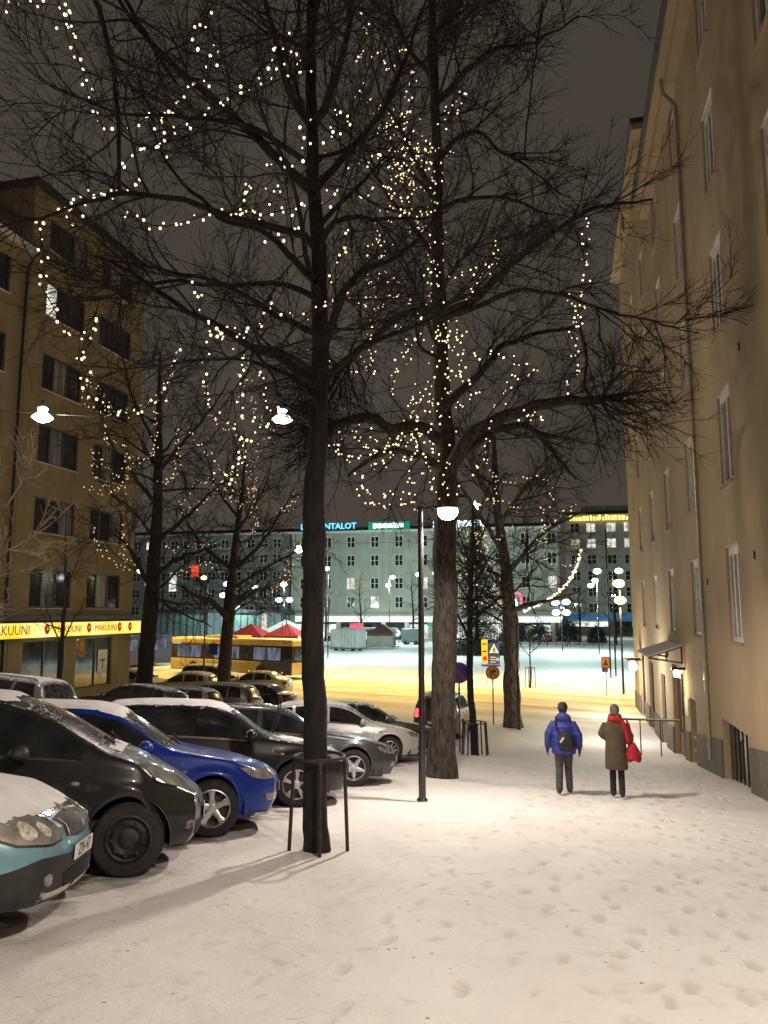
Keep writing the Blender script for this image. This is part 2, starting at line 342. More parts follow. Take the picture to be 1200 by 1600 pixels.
# ------------------------------------------------------------------ buildings
class Facade:
    """a wall in the plane through org, running along u, facing n; coordinates (a along u, z up, d outward)"""
    def __init__(s, root, org, u, n): s.root = root; s.o = Vector(org); s.u = Vector(u); s.n = Vector(n)
    def P(s, a, z, d=0.0): return s.o + s.u * a + s.n * d + Vector((0, 0, z))
    def mb(s): return MB(s.root.location)
    def quad(s, m, a0, a1, z0, z1, d): m.add([s.P(a0, z0, d), s.P(a1, z0, d), s.P(a1, z1, d), s.P(a0, z1, d)], [(0, 1, 2, 3)])
    def slab(s, m, a0, a1, z0, z1, d0, d1):
        vs = [s.P(a, z, d) for a in (a0, a1) for d in (d0, d1) for z in (z0, z1)]
        m.add(vs, [(0, 1, 3, 2), (4, 6, 7, 5), (0, 4, 5, 1), (2, 3, 7, 6), (0, 2, 6, 4), (1, 5, 7, 3)])
    def wall(s, a0, a1, z0, z1, ops, material, depth=.18, name='wall'):
        A = sorted({a0, a1, *[o[0] for o in ops], *[o[1] for o in ops]}); Z = sorted({z0, z1, *[o[2] for o in ops], *[o[3] for o in ops]})
        A = [a for a in A if a0 <= a <= a1]; Z = [z for z in Z if z0 <= z <= z1]
        m = s.mb()
        for i in range(len(A) - 1):
            for j in range(len(Z) - 1):
                ca = (A[i] + A[i + 1]) / 2; cz = (Z[j] + Z[j + 1]) / 2
                if any(o[0] < ca < o[1] and o[2] < cz < o[3] for o in ops): continue
                s.quad(m, A[i], A[i + 1], Z[j], Z[j + 1], 0)
        for (b0, b1, y0, y1) in [o[:4] for o in ops]:
            for q in (((b0, y0), (b0, y1)), ((b1, y0), (b1, y1)), ((b0, y0), (b1, y0)), ((b0, y1), (b1, y1))):
                (p, r) = q; m.add([s.P(p[0], p[1], 0), s.P(r[0], r[1], 0), s.P(r[0], r[1], -depth), s.P(p[0], p[1], -depth)], [(0, 1, 2, 3)])
        return m.build(name, material, s.root, fix=False)
    def window(s, a0, a1, z0, z1, depth, fm, gm, splits=(.5,), fw=.06, sill=None, transom=None, lintel=None, head=None):
        m = s.mb(); d0, d1 = -depth - .03, -depth + .045; hd = head or fw
        s.slab(m, a0 + .002, a0 + fw, z0 + .002, z1 - .002, d0, d1); s.slab(m, a1 - fw, a1 - .002, z0 + .002, z1 - .002, d0, d1)
        s.slab(m, a0 + fw, a1 - fw, z1 - hd, z1 - .002, d0, d1 - .004); s.slab(m, a0 + fw, a1 - fw, z0 + .002, z0 + fw, d0, d1 - .004)
        xs = [a0 + fw] + [a0 + (a1 - a0) * t for t in splits] + [a1 - fw]
        for x in xs[1:-1]: s.slab(m, x - fw * .55, x + fw * .55, z0 + fw, z1 - fw, d0, d1 - .007)
        zs = [z0 + fw, z1 - fw]
        if transom:
            zt = z0 + (z1 - z0) * transom; s.slab(m, a0 + fw, a1 - fw, zt - .03, zt + .03, d0, d1 - .011)
        w = m.build('window', fm, s.root)
        for i in range(len(xs) - 1):
            p = s.mb(); s.slab(p, xs[i] - .01, xs[i + 1] + .01, zs[0] - .01, zs[1] + .01, -depth - .02, -depth - .004)
            p.build('pane', gm[i % len(gm)] if isinstance(gm, (list, tuple)) else gm, w)
        if sill:
            p = s.mb(); s.slab(p, a0 - .03, a1 + .03, z0 - .035, z0 - .003, -depth, .06); p.build('sill', sill, w)
        if lintel:
            p = s.mb(); s.slab(p, a0 + .002, a1 - .002, z1 - .018, z1 - .002, -depth + .046, -.002); p.build('lintel', lintel, w)
        return w

def right_building():
    root = thing('apartment_building', 'tall beige plastered apartment house with narrow windows along the snowy pavement', 'building', (3.37, 20, -4))
    F = Facade(root, (3.37, 0, 0), (0, 1, 0), (-1, 0, 0))
    cols = [-2.1, 2.7, 7.5, 12.35, 17.1, 21.9, 26.7, 31.4, 36.2]; rows = [1.03 + 3.3 * i for i in range(5)]
    ops = []; wins = []
    for r, z in enumerate(rows):
        for c in cols:
            if c > 28 and r == 4: pass
            zt = z + 2.0; ops.append((c - .62, c + .62, z, zt)); wins.append((c - .62, c + .62, z, zt))
    extra = [(16.4, 19.2, -2.4, -.74), (22.9, 24.0, -3.4, -.78), (25.1, 27.6, -3.6, -.05), (29.6, 30.9, -3.7, -.6), (33.5, 35.2, -3.7, -.4), (37.2, 39.4, -3.7, -.3)]
    F.wall(-14, 28.4, -5, 16.45, [o for o in ops + extra if o[1] < 28.3], M_plR, .22)
    F.wall(28.4, 42.6, -5, 19.75, [o for o in ops + extra if o[0] > 28.5] , M_plR, .22)
    rn = random.Random(4)
    for (a, b, z, t) in wins:
        g = [M_glassC, M_glass] if rn.random() < .55 else [M_glass, M_glassC]
        F.window(a, b, z, t, .10, M_wframe, g, (.36, .68) if rn.random() < .6 else (.5,), .10, M_plR, None, M_wframe, .20)
    # head trim: pale lintel boards, light from below put into their colour
    # basement openings, doors
    def recess(a0, a1, z0, z1, m_, nm, d=.19):
        m = F.mb(); F.slab(m, a0 + .002, a1 - .002, z0, z1 - .002, -d - .03, -d + .01); return m.build(nm, m_, root)
    w = recess(16.4, 19.2, -2.4, -.74, M_glass, 'basement_window')
    for i in range(7):
        m = F.mb(); a = 16.6 + i * .4; F.slab(m, a, a + .02, -2.4, -.76, -.14, -.12); m.build('bar', M_blackm, w)
    w = recess(22.9, 24.0, -3.4, -.78, M_glass, 'basement_window')
    for k in range(3):
        m = F.mb(); F.slab(m, 22.92, 23.98, -1.9 - k * .35, -1.86 - k * .35, -.1, -.06); m.build('bar', M_trim, w)
    M_doorw = mat('door_wood', (.30, .17, .075), .5, var=.2, vscale=3, stretch=(1, 6, .6), bump=.1)
    d = recess(25.1, 27.6, -3.6, -.05, M_doorw, 'door', .16)
    m = F.mb(); F.slab(m, 26.3, 26.36, -3.6, -.3, -.15, -.10); m.build('door_frame', M_wframeD, d)
    m = F.mb(); F.slab(m, 26.5, 27.3, -2.2, -.5, -.149, -.14); m.build('pane', M_glass, d)
    m = F.mb(); F.slab(m, 26.1, 26.22, -2.0, -1.6, -.12, -.07); m.build('handle', M_greym, d)
    for (a0, a1, z0, z1) in extra[3:]:
        d = recess(a0, a1, z0, z1, M_glass, 'shop_window' if a1 - a0 > 1.5 else 'door')
        m = F.mb(); F.slab(m, a0 + .01, a0 + .08, z0, z1 - .01, -.16, -.10); F.slab(m, a1 - .08, a1 - .01, z0, z1 - .01, -.16, -.10); F.slab(m, a0 + .08, a1 - .08, z1 - .09, z1 - .01, -.16, -.105); m.build('frame', M_wframeD, d)
    m = F.mb(); F.slab(m, 24.15, 24.75, -1.35, -.85, .003, .03); n_ = m.build('house_notice', M_trim, root)
    # sloping granite plinth in slabs, with openings left free
    segs = [(-14, 16.38), (19.22, 22.88), (24.02, 25.08), (27.62, 29.58), (30.92, 33.48), (35.22, 37.18), (39.42, 42.6)]
    for (a0, a1) in segs:
        n = max(1, int((a1 - a0) / 1.6)); st = (a1 - a0) / n
        for k in range(n):
            if a0 + (k + 1) * st < 4: continue
            b0, b1 = a0 + k * st + .004, a0 + (k + 1) * st - .004
            z0, z1 = G(3, b0) + .84, G(3, b1) + .84
            m = F.mb(); vs = [F.P(b0, -5, .004), F.P(b1, -5, .004), F.P(b1, z1, .004), F.P(b0, z0, .004), F.P(b0, -5, .045), F.P(b1, -5, .045), F.P(b1, z1, .045), F.P(b0, z0, .045)]
            m.add(vs, [(0, 1, 2, 3), (4, 7, 6, 5), (0, 4, 5, 1), (3, 2, 6, 7), (0, 3, 7, 4), (1, 5, 6, 2)]); m.build('plinth_slab', M_plinth, root)
    # eaves and taller far section
    m = F.mb(); F.slab(m, -14, 28.38, 16.46, 16.62, -.2, .50); F.slab(m, -14, 28.38, 16.10, 16.458, .004, .30); m.build('cornice', M_plR, root)
    m = F.mb(); F.slab(m, -14, 28.3, 16.63, 16.72, .36, .62); m.build('gutter', M_roofD, root)
    m = F.mb(); m.add([F.P(-14, 16.64, .4), F.P(28.4, 16.64, .4), F.P(28.4, 19.5, -6), F.P(-14, 19.5, -6)], [(0, 1, 2, 3)]); m.build('roof', M_roofD, root)
    m = F.mb(); F.slab(m, 28.41, 42.6, 19.76, 20.0, -10, .45); m.build('cornice', M_plR, root)
    m = F.mb(); F.slab(m, 28.405, 28.44, 16.0, 19.75, -10, -.004); m.build('gable_wall', M_plR, root)
    m = F.mb(); F.slab(m, 42.56, 42.598, -5, 19.75, -10, -.004); m.build('gable_wall', M_plR, root)
    m = F.mb(); F.slab(m, 28.3, 42.7, 20.01, 20.16, -10, .5); m.build('roof', M_roofD, root)
    # downpipe with brackets, hook
    pts = [F.P(20.55, 16.1, .42), F.P(20.55, 15.7, .40), F.P(20.55, 15.3, .10), F.P(20.55, 15.0, .075)] + [F.P(20.55, z, .075) for z in np.linspace(13, -1.9, 8)]
    m = F.mb(); m.tube(pts, .05, 10); dp = m.build('downpipe', M_zinc, root, True)
    for z in (12, 8, 4, 0): 
        m = F.mb(); F.slab(m, 20.48, 20.62, z, z + .04, 0.004, .135); m.build('bracket', M_zinc, dp)
    for (a, z) in ((15.1, 2.6), (20.0, 2.3), (15.3, 6.6), (33, .2), (30.6, .2)):
        m = F.mb(); F.slab(m, a, a + .04, z, z + .15, .002, .03); m.build('wall_hook', M_blackm, root)
    # snow on the plinth foot
    # entrance canopy
    cn = thing('entrance_canopy', 'flat snow-dusted canopy on black triangular brackets over the doorway', 'canopy', (3.37, 26.4, .2))
    m = MB(cn.location); 
    m.add([(3.365, 24.9, .62), (3.365, 28.6, .62), (2.35, 28.6, .28), (2.35, 24.9, .28), (3.365, 24.9, .66), (3.365, 28.6, .66), (2.35, 28.6, .32), (2.35, 24.9, .32)], [(0, 1, 2, 3), (4, 7, 6, 5), (0, 4, 5, 1), (1, 5, 6, 2), (2, 6, 7, 3), (3, 7, 4, 0)])
    m.build('canopy_sheet', mat('canopy_sheet', (.45, .42, .38), .7, snow=.9, sscale=5), cn)
    for y in (24.95, 28.5):
        m = MB(cn.location); m.tube([(3.34, y, .60), (2.38, y, .28)], .028, 6); m.tube([(3.34, y, .12), (2.38, y, .26)], .028, 6); m.tube([(3.34, y, .62), (3.34, y, .10)], .028, 6); m.tube([(2.9, y, .43), (2.9, y, .2)], .02, 6); m.build('bracket', M_blackm, cn)
    # wall lamp at the door
    lp = thing('wall_lamp', 'lit wall lamp with black cap beside the brown door under the canopy', 'lamp', (3.2, 24.55, -.2))
    m = MB(lp.location); m.b2(2.98, 3.36, 24.46, 24.64, -.05, .02); m.build('lamp_cap', M_blackm, lp)
    m = MB(lp.location); m.lathe([(.05, -.06), (.075, -.10), (.07, -.24), (.03, -.27)], (3.1, 24.55, 0), 12, cap=True); m.build('lamp_glass', emat('door_lamp', (1, .78, .45), 9), lp, True)
    light('door_light', (0, 0, -.25), 42, (1, .74, .42), .08, lp).location = (-.25, 0, -.3)
    # handrail with snow
    hr = thing('handrail', 'black handrail with a line of snow on top by the doorway', 'railing', (2.6, 26.0, G(2.6, 26)))
    m = MB(hr.location); zt = -1.72
    m.tube([(3.35, 26.0, zt), (1.55, 26.0, zt)], .022, 8)
    for x in (2.75, 2.15, 1.6): m.tube([(x, 26.0, zt), (x, 26.0, G(x, 26) - .03)], .018, 6)
    m.build('rail', M_blackm, hr, True)
    m = MB(hr.location); m.bevbox((2.45, 26.0, zt + .032), (1.78, .045, .03), .01, 1); m.build('snow_ridge', M_snowcap, hr, True)
    # bright shop light by the far corner
    sl = thing('shop_floodlight', 'glaring white shop light on the wall near the far corner of the beige house', 'lamp', (3.0, 38.6, -.9))
    m = MB(sl.location); m.b2(2.72, 3.36, 38.3, 38.36, -.62, -.56); m.b2(2.72, 3.36, 38.9, 38.96, -.62, -.56); m.b2(2.6, 3.3, 38.25, 39.0, -.55, -.50); m.build('hood', M_blackm, sl)
    m = MB(sl.location); m.ball((2.95, 38.45, -.85), .2, 12, 8, (.9, 1, 1.25)); m.ball((3.05, 38.8, -.95), .17, 12, 8); m.build('light_panel', emat('shop_flood', (1, .98, .9), 5), sl)
    light('shop_light', (-.9, -.2, -.4), 500, (1, .93, .78), .25, sl)
    light('shop_light', (-1.2, -8.2, .3), 330, (1, .93, .78), .25, sl)  # no fixture here: light added to brighten the snow by the doorway
    return root
right_building()

def left_building():
    root = thing('apartment_building', 'ochre apartment block above the yellow shop sign, rows of dark triple windows', 'building', (-21, 25, -4))
    F = Facade(root, (-21, 0, 0), (0, 1, 0), (1, 0, 0))
    rows = [(18.40, 17.0), (15.6, 14.1), (12.45, 10.9), (9.42, 7.8), (6.35, 4.9), (3.4, 1.8)]
    cA, cB, cN = (26.95, 29.6), (30.75, 33.4), (21.9, 24.75); cM = (17.6, 20.6)
    opsF = [(*c, r[1], r[0]) for r in rows for c in (cA, cB)]
    opsN = [(*c, r[1], r[0]) for r in rows[1:] for c in (cN, cM)]
    shopF = [(26.75, 29.3, -2.6, .50), (30.2, 33.0, -1.72, .50)]; shopN = [(20.5, 25.2, -2.6, .5)]
    F.wall(25.9, 34.55, -5, 19.3, opsF + shopF, M_plL, .16); F.wall(10, 25.88, -5, 16.25, opsN + shopN, M_plL, .16)
    rn = random.Random(9)
    for (a, b, z, t) in opsF + opsN:
        lit = (a == cA[0] and abs(z - 14.1) < .01)
        g = [M_glass, M_glassC, M_glass] if rn.random() < .4 else [M_glass, M_glass, M_glassC] if rn.random() < .5 else [M_glass]
        if lit: g = [E_winW, M_glass, M_glass]
        F.window(a, b, z, t, .10, M_wframeD, g, (.30, .64), .07, M_trim)
    for (a, b, z, t) in shopF + shopN:
        F.window(a, b, z, t, .12, M_wframeD, mat('shop_pane', (.05, .065, .06), .05, var=.5, vscale=.9, spec=.9), (.55,), .06)
    m = F.mb(); F.slab(m, 32.0, 32.75, -1.1, -.1, -.095, -.085); po = m.build('poster', M_trim, root)
    m = F.mb(); F.slab(m, 32.2, 32.55, -.62, -.52, -.084, -.082); F.slab(m, 32.34, 32.4, -.95, -.62, -.084, -.082); m.build('print', M_blackm, po)
    # roofs, gables
    m = F.mb(); F.slab(m, 25.6, 34.9, 19.31, 19.5, -12, .35); m.build('roof', M_roofD, root)
    m = F.mb(); F.slab(m, 25.88, 25.92, 16.0, 19.3, -12, -.003); m.build('gable_wall', M_plL, root)
    m = F.mb(); F.slab(m, 34.5, 34.545, -5, 19.3, -12, -.003); m.build('gable_wall', M_plL, root)
    m = F.mb(); F.slab(m, 10, 25.87, 16.26, 16.45, -12, .55); m.build('eave', M_trim, root)
    m = F.mb(); m.tube([F.P(10, 16.3, .62), F.P(25.9, 16.3, .62)], .07, 8); m.build('gutter', M_blackm, root)
    m = F.mb(); m.tube([F.P(25.7, 16.2, .6), F.P(25.65, 15.9, .3), F.P(25.6, 15.5, .1)] + [F.P(25.55, z, .09) for z in (12, 8, 5, 2, -1, -3)], .06, 8); m.build('downpipe', M_blackm, root, True)
    m = F.mb(); F.slab(m, 29.75, 30.6, 17.0, 18.5, .003, .05); m.build('facade_panel', mat('ribbed_panel', (.33, .22, .08), .8, stretch=(1, 14, 1), var=.3, vscale=2), root)
    m = F.mb(); F.slab(m, 10, 34.6, 1.30, 1.5, .003, .45); m.build('ledge', M_roofD, root)
    m = F.mb(); F.slab(m, 12, 34.55, -5, -2.9, .003, .03); m.build('plinth', M_plinth, root)
    # yellow light box
    sg = thing('shop_sign', 'long glowing yellow shop sign band with red lettering above the shop windows', 'sign', (-20.6, 28, .9))
    Fs = Facade(sg, (-20.6, 0, 0), (0, 1, 0), (1, 0, 0))
    m = Fs.mb(); Fs.slab(m, 14, 34.75, .60, 1.24, -.36, .0); m.build('sign_box', M_blackm, sg)
    mt = bpy.data.materials.new('sign_yellow'); mt.use_nodes = True; t = mt.node_tree; t.nodes.clear()
    o = t.nodes.new('ShaderNodeOutputMaterial'); e = t.nodes.new('ShaderNodeEmission'); n = t.nodes.new('ShaderNodeTexNoise'); r = t.nodes.new('ShaderNodeValToRGB'); tcn = t.nodes.new('ShaderNodeTexCoord')
    n.inputs['Scale'].default_value = .55; n.inputs['Detail'].default_value = 1; t.links.new(tcn.outputs['Object'], n.inputs['Vector']); t.links.new(n.outputs[0], r.inputs[0]); r.color_ramp.elements[0].position = .35; r.color_ramp.elements[1].position = .68
    r.color_ramp.elements[0].color = (.95, .62, .02, 1); r.color_ramp.elements[1].color = (1, .86, .30, 1); t.links.new(r.outputs[0], e.inputs[0]); e.inputs[1].default_value = 1.35; t.links.new(e.outputs[0], o.inputs[0])
    m = Fs.mb(); Fs.slab(m, 14.03, 34.72, .63, 1.21, .001, .02); m.build('light_panel', mt, sg)
    red = emat('sign_red', (.55, .045, .015), .8)
    def TM(a, z): return Matrix.Translation(Vector((-20.575, a, z)) - sg.location) @ Matrix(((0, 0, 1, 0), (1, 0, 0, 0), (0, 1, 0, 0), (0, 0, 0, 1)))
    for (a, s_) in ((25.4, .52), (29.0, .40), (31.75, .38), (21, .5)): text_mesh('lettering', 'MAKUUNI', s_, red, sg, TM(a, .92), .004)
    for a in (27.6, 30.45, 32.85, 33.75, 23.3):
        m = Fs.mb(); q = [Fs.P(a + .17 * math.cos(k * .628) * (.8 if k in (6, 7, 8) else 1), .95 + .22 * math.sin(k * .628), .024) for k in range(10)]
        m.add(q, [tuple(range(10))]); bdg = m.build('emblem', red, sg)
        m = Fs.mb(); m.add([Fs.P(a + .07 * math.cos(k * .785) + .03, .97 + .06 * math.sin(k * .785), .027) for k in range(8)], [tuple(range(8))]); m.build('emblem_spot', emat('sign_or', (1, .5, .1), .9), bdg)
    light('sign_light', (.7, 4, -.3), 25, (1, .8, .3), .3, sg); light('sign_light', (.7, 0, -.3), 25, (1, .8, .3), .3, sg)
left_building()

def far_building(name, label, x0, x1, y, ztop, wallm, cols, rows, lit, shopz, roofm, zb=-3.3, ww=1.1, wh=1.5, depth=14):
    root = thing(name, label, 'building', ((x0 + x1) / 2, y, zb))
    F = Facade(root, (x0, y, 0), (1, 0, 0), (0, -1, 0)); W = x1 - x0
    ops = [(a - ww / 2, a + ww / 2, z, z + wh) for z in rows for a in cols]
    F.wall(0, W, shopz, ztop, ops, wallm, .2)
    for i, (a, b, z, t) in enumerate(ops):
        g = lit.get((i % len(cols), i // len(cols)), M_glass)
        F.window(a, b, z, t, .12, M_wframe, g, (.5,), .10, None, .5)
    m = F.mb(); F.slab(m, 0, .3, zb, ztop, -depth, -.003); F.slab(m, W - .3, W, zb, ztop, -depth, -.003); m.build('side_wall', wallm, root)
    m = F.mb(); F.slab(m, -.4, W + .4, ztop + .003, ztop + .35, -depth, .45); m.build('cornice', M_trim, root)
    m = F.mb(); F.slab(m, 0, W, ztop + .36, ztop + 1.1, -depth, -1.0); m.build('roof', roofm, root)
    return root, F
M_green = mat('plaster_green_grey', (.34, .33, .27), .9, var=.07, vscale=.5, streak=.12)
M_grey2 = mat('plaster_grey', (.26, .26, .245), .9, var=.1, vscale=.5, streak=.12)
M_pale = mat('plaster_pale', (.42, .40, .35), .9, var=.07, vscale=.4, streak=.12)
def far_buildings():
    # pale green office block across the square
    cols = [2.4 + 4.35 * i for i in range(11)]; rows = [2.3, 5.6, 9.6, 12.9]
    rn = random.Random(2); lit = {}
    for c, r in ((5, 1), (6, 1), (7, 1), (10, 1), (2, 1)): lit[(c, r)] = E_winW
    for c, r in ((6, 0), (7, 0), (8, 0), (3, 0)): lit[(c, r)] = E_winY
    root, F = far_building('office_building', 'pale green office block with glowing roof signs across the snowy square', -48.0, -1.0, 131, 15.6, M_green, cols, rows, lit, .9, M_roofD, ww=1.5, wh=2.0)
    # shop floor: piers, bright fascia, lit windows
    m = F.mb(); F.slab(m, 0, 47, -.1, .88, -.3, .55); m.build('fascia', emat('fascia_glow', (.9, 1, .96), 1.15), root)
    for i in range(12):
        m = F.mb(); a = .3 + i * 4.1; F.slab(m, a, a + .7, -3.3, -.12, -.6, .1); m.build('pier', M_pale, root)
        if i < 11:
            m = F.mb(); F.slab(m, a + .72, a + 4.08, -3.0, -.5, -.7, -.6); m.build('shop_window', E_shop if i in (0, 1, 5, 7, 8, 10) else M_glass, root)
    m = F.mb(); F.slab(m, 24.8, 28.2, -.75, -.15, .1, .3); m.build('shop_fascia_green', emat('green_shop', (.03, .55, .22), .9), root)
    F.slab(m := F.mb(), 0, 47, .9, 1.2, .003, .4); m.build('ledge', M_pale, root)
    light('shop_spill', (-5, -3.2, 1.2), 420, (.85, 1, .95), .6, root); light('shop_spill', (8, -3.2, 1.2), 420, (.85, 1, .95), .6, root)
    def sgn(nm, label, x0, x1, cm, bm, draw):
        s_ = thing(nm, label, 'sign', ((x0 + x1) / 2, 130.4, 16.1)); m = MB(s_.location); m.b2(x0, x1, 130.5, 130.7, 15.98, 17.35); m.build('backing', bm, s_)
        draw(s_); return s_
    E_blue = emat('neon_blue', (.10, .62, 1.0), 2.2); E_wh = emat('neon_white', (.75, .95, 1), 2.4)
    s_ = thing('roof_sign', 'glowing blue letters LAMMINTALOT standing on the far roof edge', 'sign', (-40.9, 130.6, 16.0))
    for k, xx in enumerate(np.linspace(-45.5, -36.4, 6)):
        m = MB(s_.location); m.b2(xx, xx + .08, 130.66, 130.74, 15.9, 16.6); m.build('support', M_blackm, s_)
    T0 = Matrix.Rotation(math.pi / 2, 4, 'X')
    text_mesh('lettering', 'LAMMINTALOT', 1.5, E_blue, s_, Matrix.Translation(Vector((-41.0, 130.55, 16.75)) - s_.location) @ T0, .05, bold=.02)
    def blocks(s_, x0, x1, m_, h=.5, seed=1):
        r2 = random.Random(seed); x = x0
        while x < x1 - .3:
            w = r2.uniform(.25, .55); m = MB(s_.location); hh = h * r2.uniform(.75, 1.1); m.b2(x, min(x + w, x1), 130.38, 130.49, 16.65 - hh, 16.65 + hh); m.build('letter', m_, s_); x += w + .08
    sgn('roof_sign', 'green and white glowing sign on the far roof edge', -33.6, -26.2, None, emat('neon_green', (.02, .40, .18), .8), lambda s_: blocks(s_, -32.7, -26.9, E_wh, .42, 2))
    sgn('roof_sign', 'bluish white glowing sign on the far roof beside the green one', -22.3, -12.8, None, emat('neon_navy', (.05, .10, .28), .5), lambda s_: blocks(s_, -22, -13.2, E_wh, .58, 3))
    # long grey building left of it
    cols = [1.6 + 2.6 * i for i in range(14)]; rows = [1.0, 4.2, 7.4, 10.6, 13.4]
    lit = {(c, r): (E_winW if rn.random() < .6 else E_winY) for c in range(14) for r in range(5) if rn.random() < .13}
    root, F = far_building('office_building', 'long grey office building with many small windows behind the bus', -87.0, -49.0, 133, 15.9, M_grey2, cols, rows, lit, -.2, M_roofD, ww=1.6, wh=1.7)
    m = F.mb(); F.slab(m, 0, 38, -3.3, -.25, -.6, -.3); m.build('shop_front', mat('shop_front_glass', (.10, .13, .12), .2, var=.3), root)
    for i in range(9):
        m = F.mb(); a = 1 + i * 4.1; F.slab(m, a, a + 3.0, -2.9, -.5, -.29, -.2); m.build('shop_window', [E_shop, M_glass, E_winW][i % 3], root)
    for (a, z, mm) in ((14, 5.5, E_shop), (3, 6.0, emat('pink_sign', (1, .55, .65), 1.6)), (18.5, 8.2, emat('red_sign', (1, .1, .05), 1.0)), (9.5, .4, E_winW), (27, .6, E_shop)):
        m = F.mb(); F.slab(m, a, a + 1.3, z, z + 2.2, .1, .4); m.build('lit_sign', mm, root)
    # pale tall block, right end of the square
    cols = [2.0, 5.2, 9.2, 12.6, 15.9]; rows = [1.4, 4.7, 8.0, 11.3, 14.6, 17.9]
    lit = {(c, 4): E_winW for c in range(1, 5)}; lit.update({(0, 4): E_winY, (2, 5): E_winW, (3, 5): E_winW, (4, 5): E_winW, (1, 5): E_winW})
    root, F = far_building('office_building', 'pale stone block with yellow rooftop letters at the end of the square', .2, 18.5, 163, 21.2, M_pale, cols, rows, lit, -.2, M_roofD, ww=1.9, wh=2.0)
    m = F.mb(); F.slab(m, 3.5, 18, 21.6, 23.6, -12, -2); m.build('penthouse', M_grey2, root)
    m = F.mb(); F.slab(m, .3, 18, .2, 1.0, .05, .5); m.build('fascia', emat('fascia_blue', (.05, .25, .6), .5), root)
    m = F.mb(); F.slab(m, 0.3, 8, -1.3, -.3, .05, .3); m.build('shop_window', E_shop, root)
    m = F.mb(); F.slab(m, 9, 18, -3.2, -.3, -.5, -.3); m.build('shop_window', M_glass, root)
    m = F.mb(); F.slab(m, 12.6, 18, -1.3, 0, .05, .3); m.build('green_fascia', emat('green_shop', (.03, .55, .22), .9), root)
    s_ = thing('roof_sign', 'row of small yellow glowing letters on the pale stone block', 'sign', (9, 162.4, 20.4))
    r2 = random.Random(8); x = 1.2
    while x < 17.5:
        w = r2.uniform(.35, .7); m = MB(s_.location); m.b2(x, x + w, 162.2, 162.35, 20.25, 20.25 + r2.uniform(.7, 1.15)); m.build('letter', emat('neon_yellow', (1, .85, .2), 1.6), s_); x += w + .18
    # low glazed pavilion behind the bus
    root = thing('glass_pavilion', 'low glazed pavilion with pale ribbed walls behind the yellow bus', 'pavilion', (-47, 100, -3.2))
    F = Facade(root, (-58, 100, 0), (1, 0, 0), (0, -1, 0))
    m = F.mb(); F.slab(m, 0, 22, 1.5, 1.95, -8, .4); m.build('roof', M_roofD, root)
    for i in range(22):
        m = F.mb(); F.slab(m, i * 1.0, i * 1.0 + .12, -3.2, 1.5, -.1, .1); m.build('mullion', M_greym, root)
        m = F.mb(); F.slab(m, i + .13, i + .99, -3.2, 1.48, -.06, 0); m.build('panel', E_winW if i in (17,) else emat('pavilion_lit', (.45, .75, .72), .35) if i in (9, 10, 18, 19) else mat('pavilion_panel', (.20, .30, .29), .35, var=.2), root)
far_buildings()
# ------------------------------------------------------------------ cars
def pchip(pts):
    xs = np.array([p[0] for p in pts], float); ys = np.array([p[1] for p in pts], float)
    h = np.diff(xs); d = np.diff(ys) / h; m = np.zeros_like(xs)
    for i in range(1, len(xs) - 1):
        if d[i - 1] * d[i] > 0:
            w1 = 2 * h[i] + h[i - 1]; w2 = h[i] + 2 * h[i - 1]; m[i] = (w1 + w2) / (w1 / d[i - 1] + w2 / d[i])
    m[0] = d[0]; m[-1] = d[-1]
    def f(x):
        x = np.clip(np.asarray(x, float), xs[0], xs[-1]); i = np.clip(np.searchsorted(xs, x, side='right') - 1, 0, len(xs) - 2)
        t = (x - xs[i]) / h[i]; t2 = t * t; t3 = t2 * t
        return (2 * t3 - 3 * t2 + 1) * ys[i] + (t3 - 2 * t2 + t) * h[i] * m[i] + (-2 * t3 + 3 * t2) * ys[i + 1] + (t3 - t2) * h[i] * m[i + 1]
    return f
M_tyre = mat('tyre_rubber', (.018, .018, .019), .8, var=.3, vscale=12, bump=.2, bscale=90)
M_rim = mat('alloy_rim', (.50, .50, .50), .35, metal=.75, var=.15, vscale=14)
M_steel = mat('black_steel_rim', (.03, .03, .03), .55, metal=.3, var=.3, vscale=14)
M_cglass = mat('car_glass', (.020, .023, .025), .07, var=.4, vscale=2.5, spec=.9, snow=.2, sscale=16)
M_cglassF = mat('car_glass_frosted', (.050, .053, .050), .16, var=.55, vscale=9, spec=.8, snow=.30, sscale=24)
M_plast = mat('black_plastic', (.020, .020, .021), .55, var=.2, vscale=10)
M_seam = mat('door_seam', (.008, .008, .008), .8, var=.1)
M_chrome = mat('chrome', (.75, .75, .74), .18, metal=1, var=.08, vscale=20)
M_lens = mat('headlight_lens', (.30, .295, .26), .06, var=.30, vscale=5, spec=.9, coat=.7, bump=.06, bscale=12)
M_lensD = mat('headlight_lens_dark', (.16, .16, .15), .10, var=.6, vscale=18, spec=.9, coat=.6)
M_refl = mat('lamp_reflector', (.72, .70, .62), .25, metal=.2, var=.3, vscale=30, coat=.5)
M_tail = mat('tail_lens_red', (.26, .012, .014), .15, var=.4, vscale=16, coat=.5)
M_plate = mat('number_plate', (.70, .70, .68), .5, var=.08)
def paint(nm, col, snow=.36, metal=.25, ss=9): return mat('paint_' + nm, col, .34, metal=metal, var=.12, vscale=2.2, snow=snow, sscale=ss, coat=.45, spec=.22)

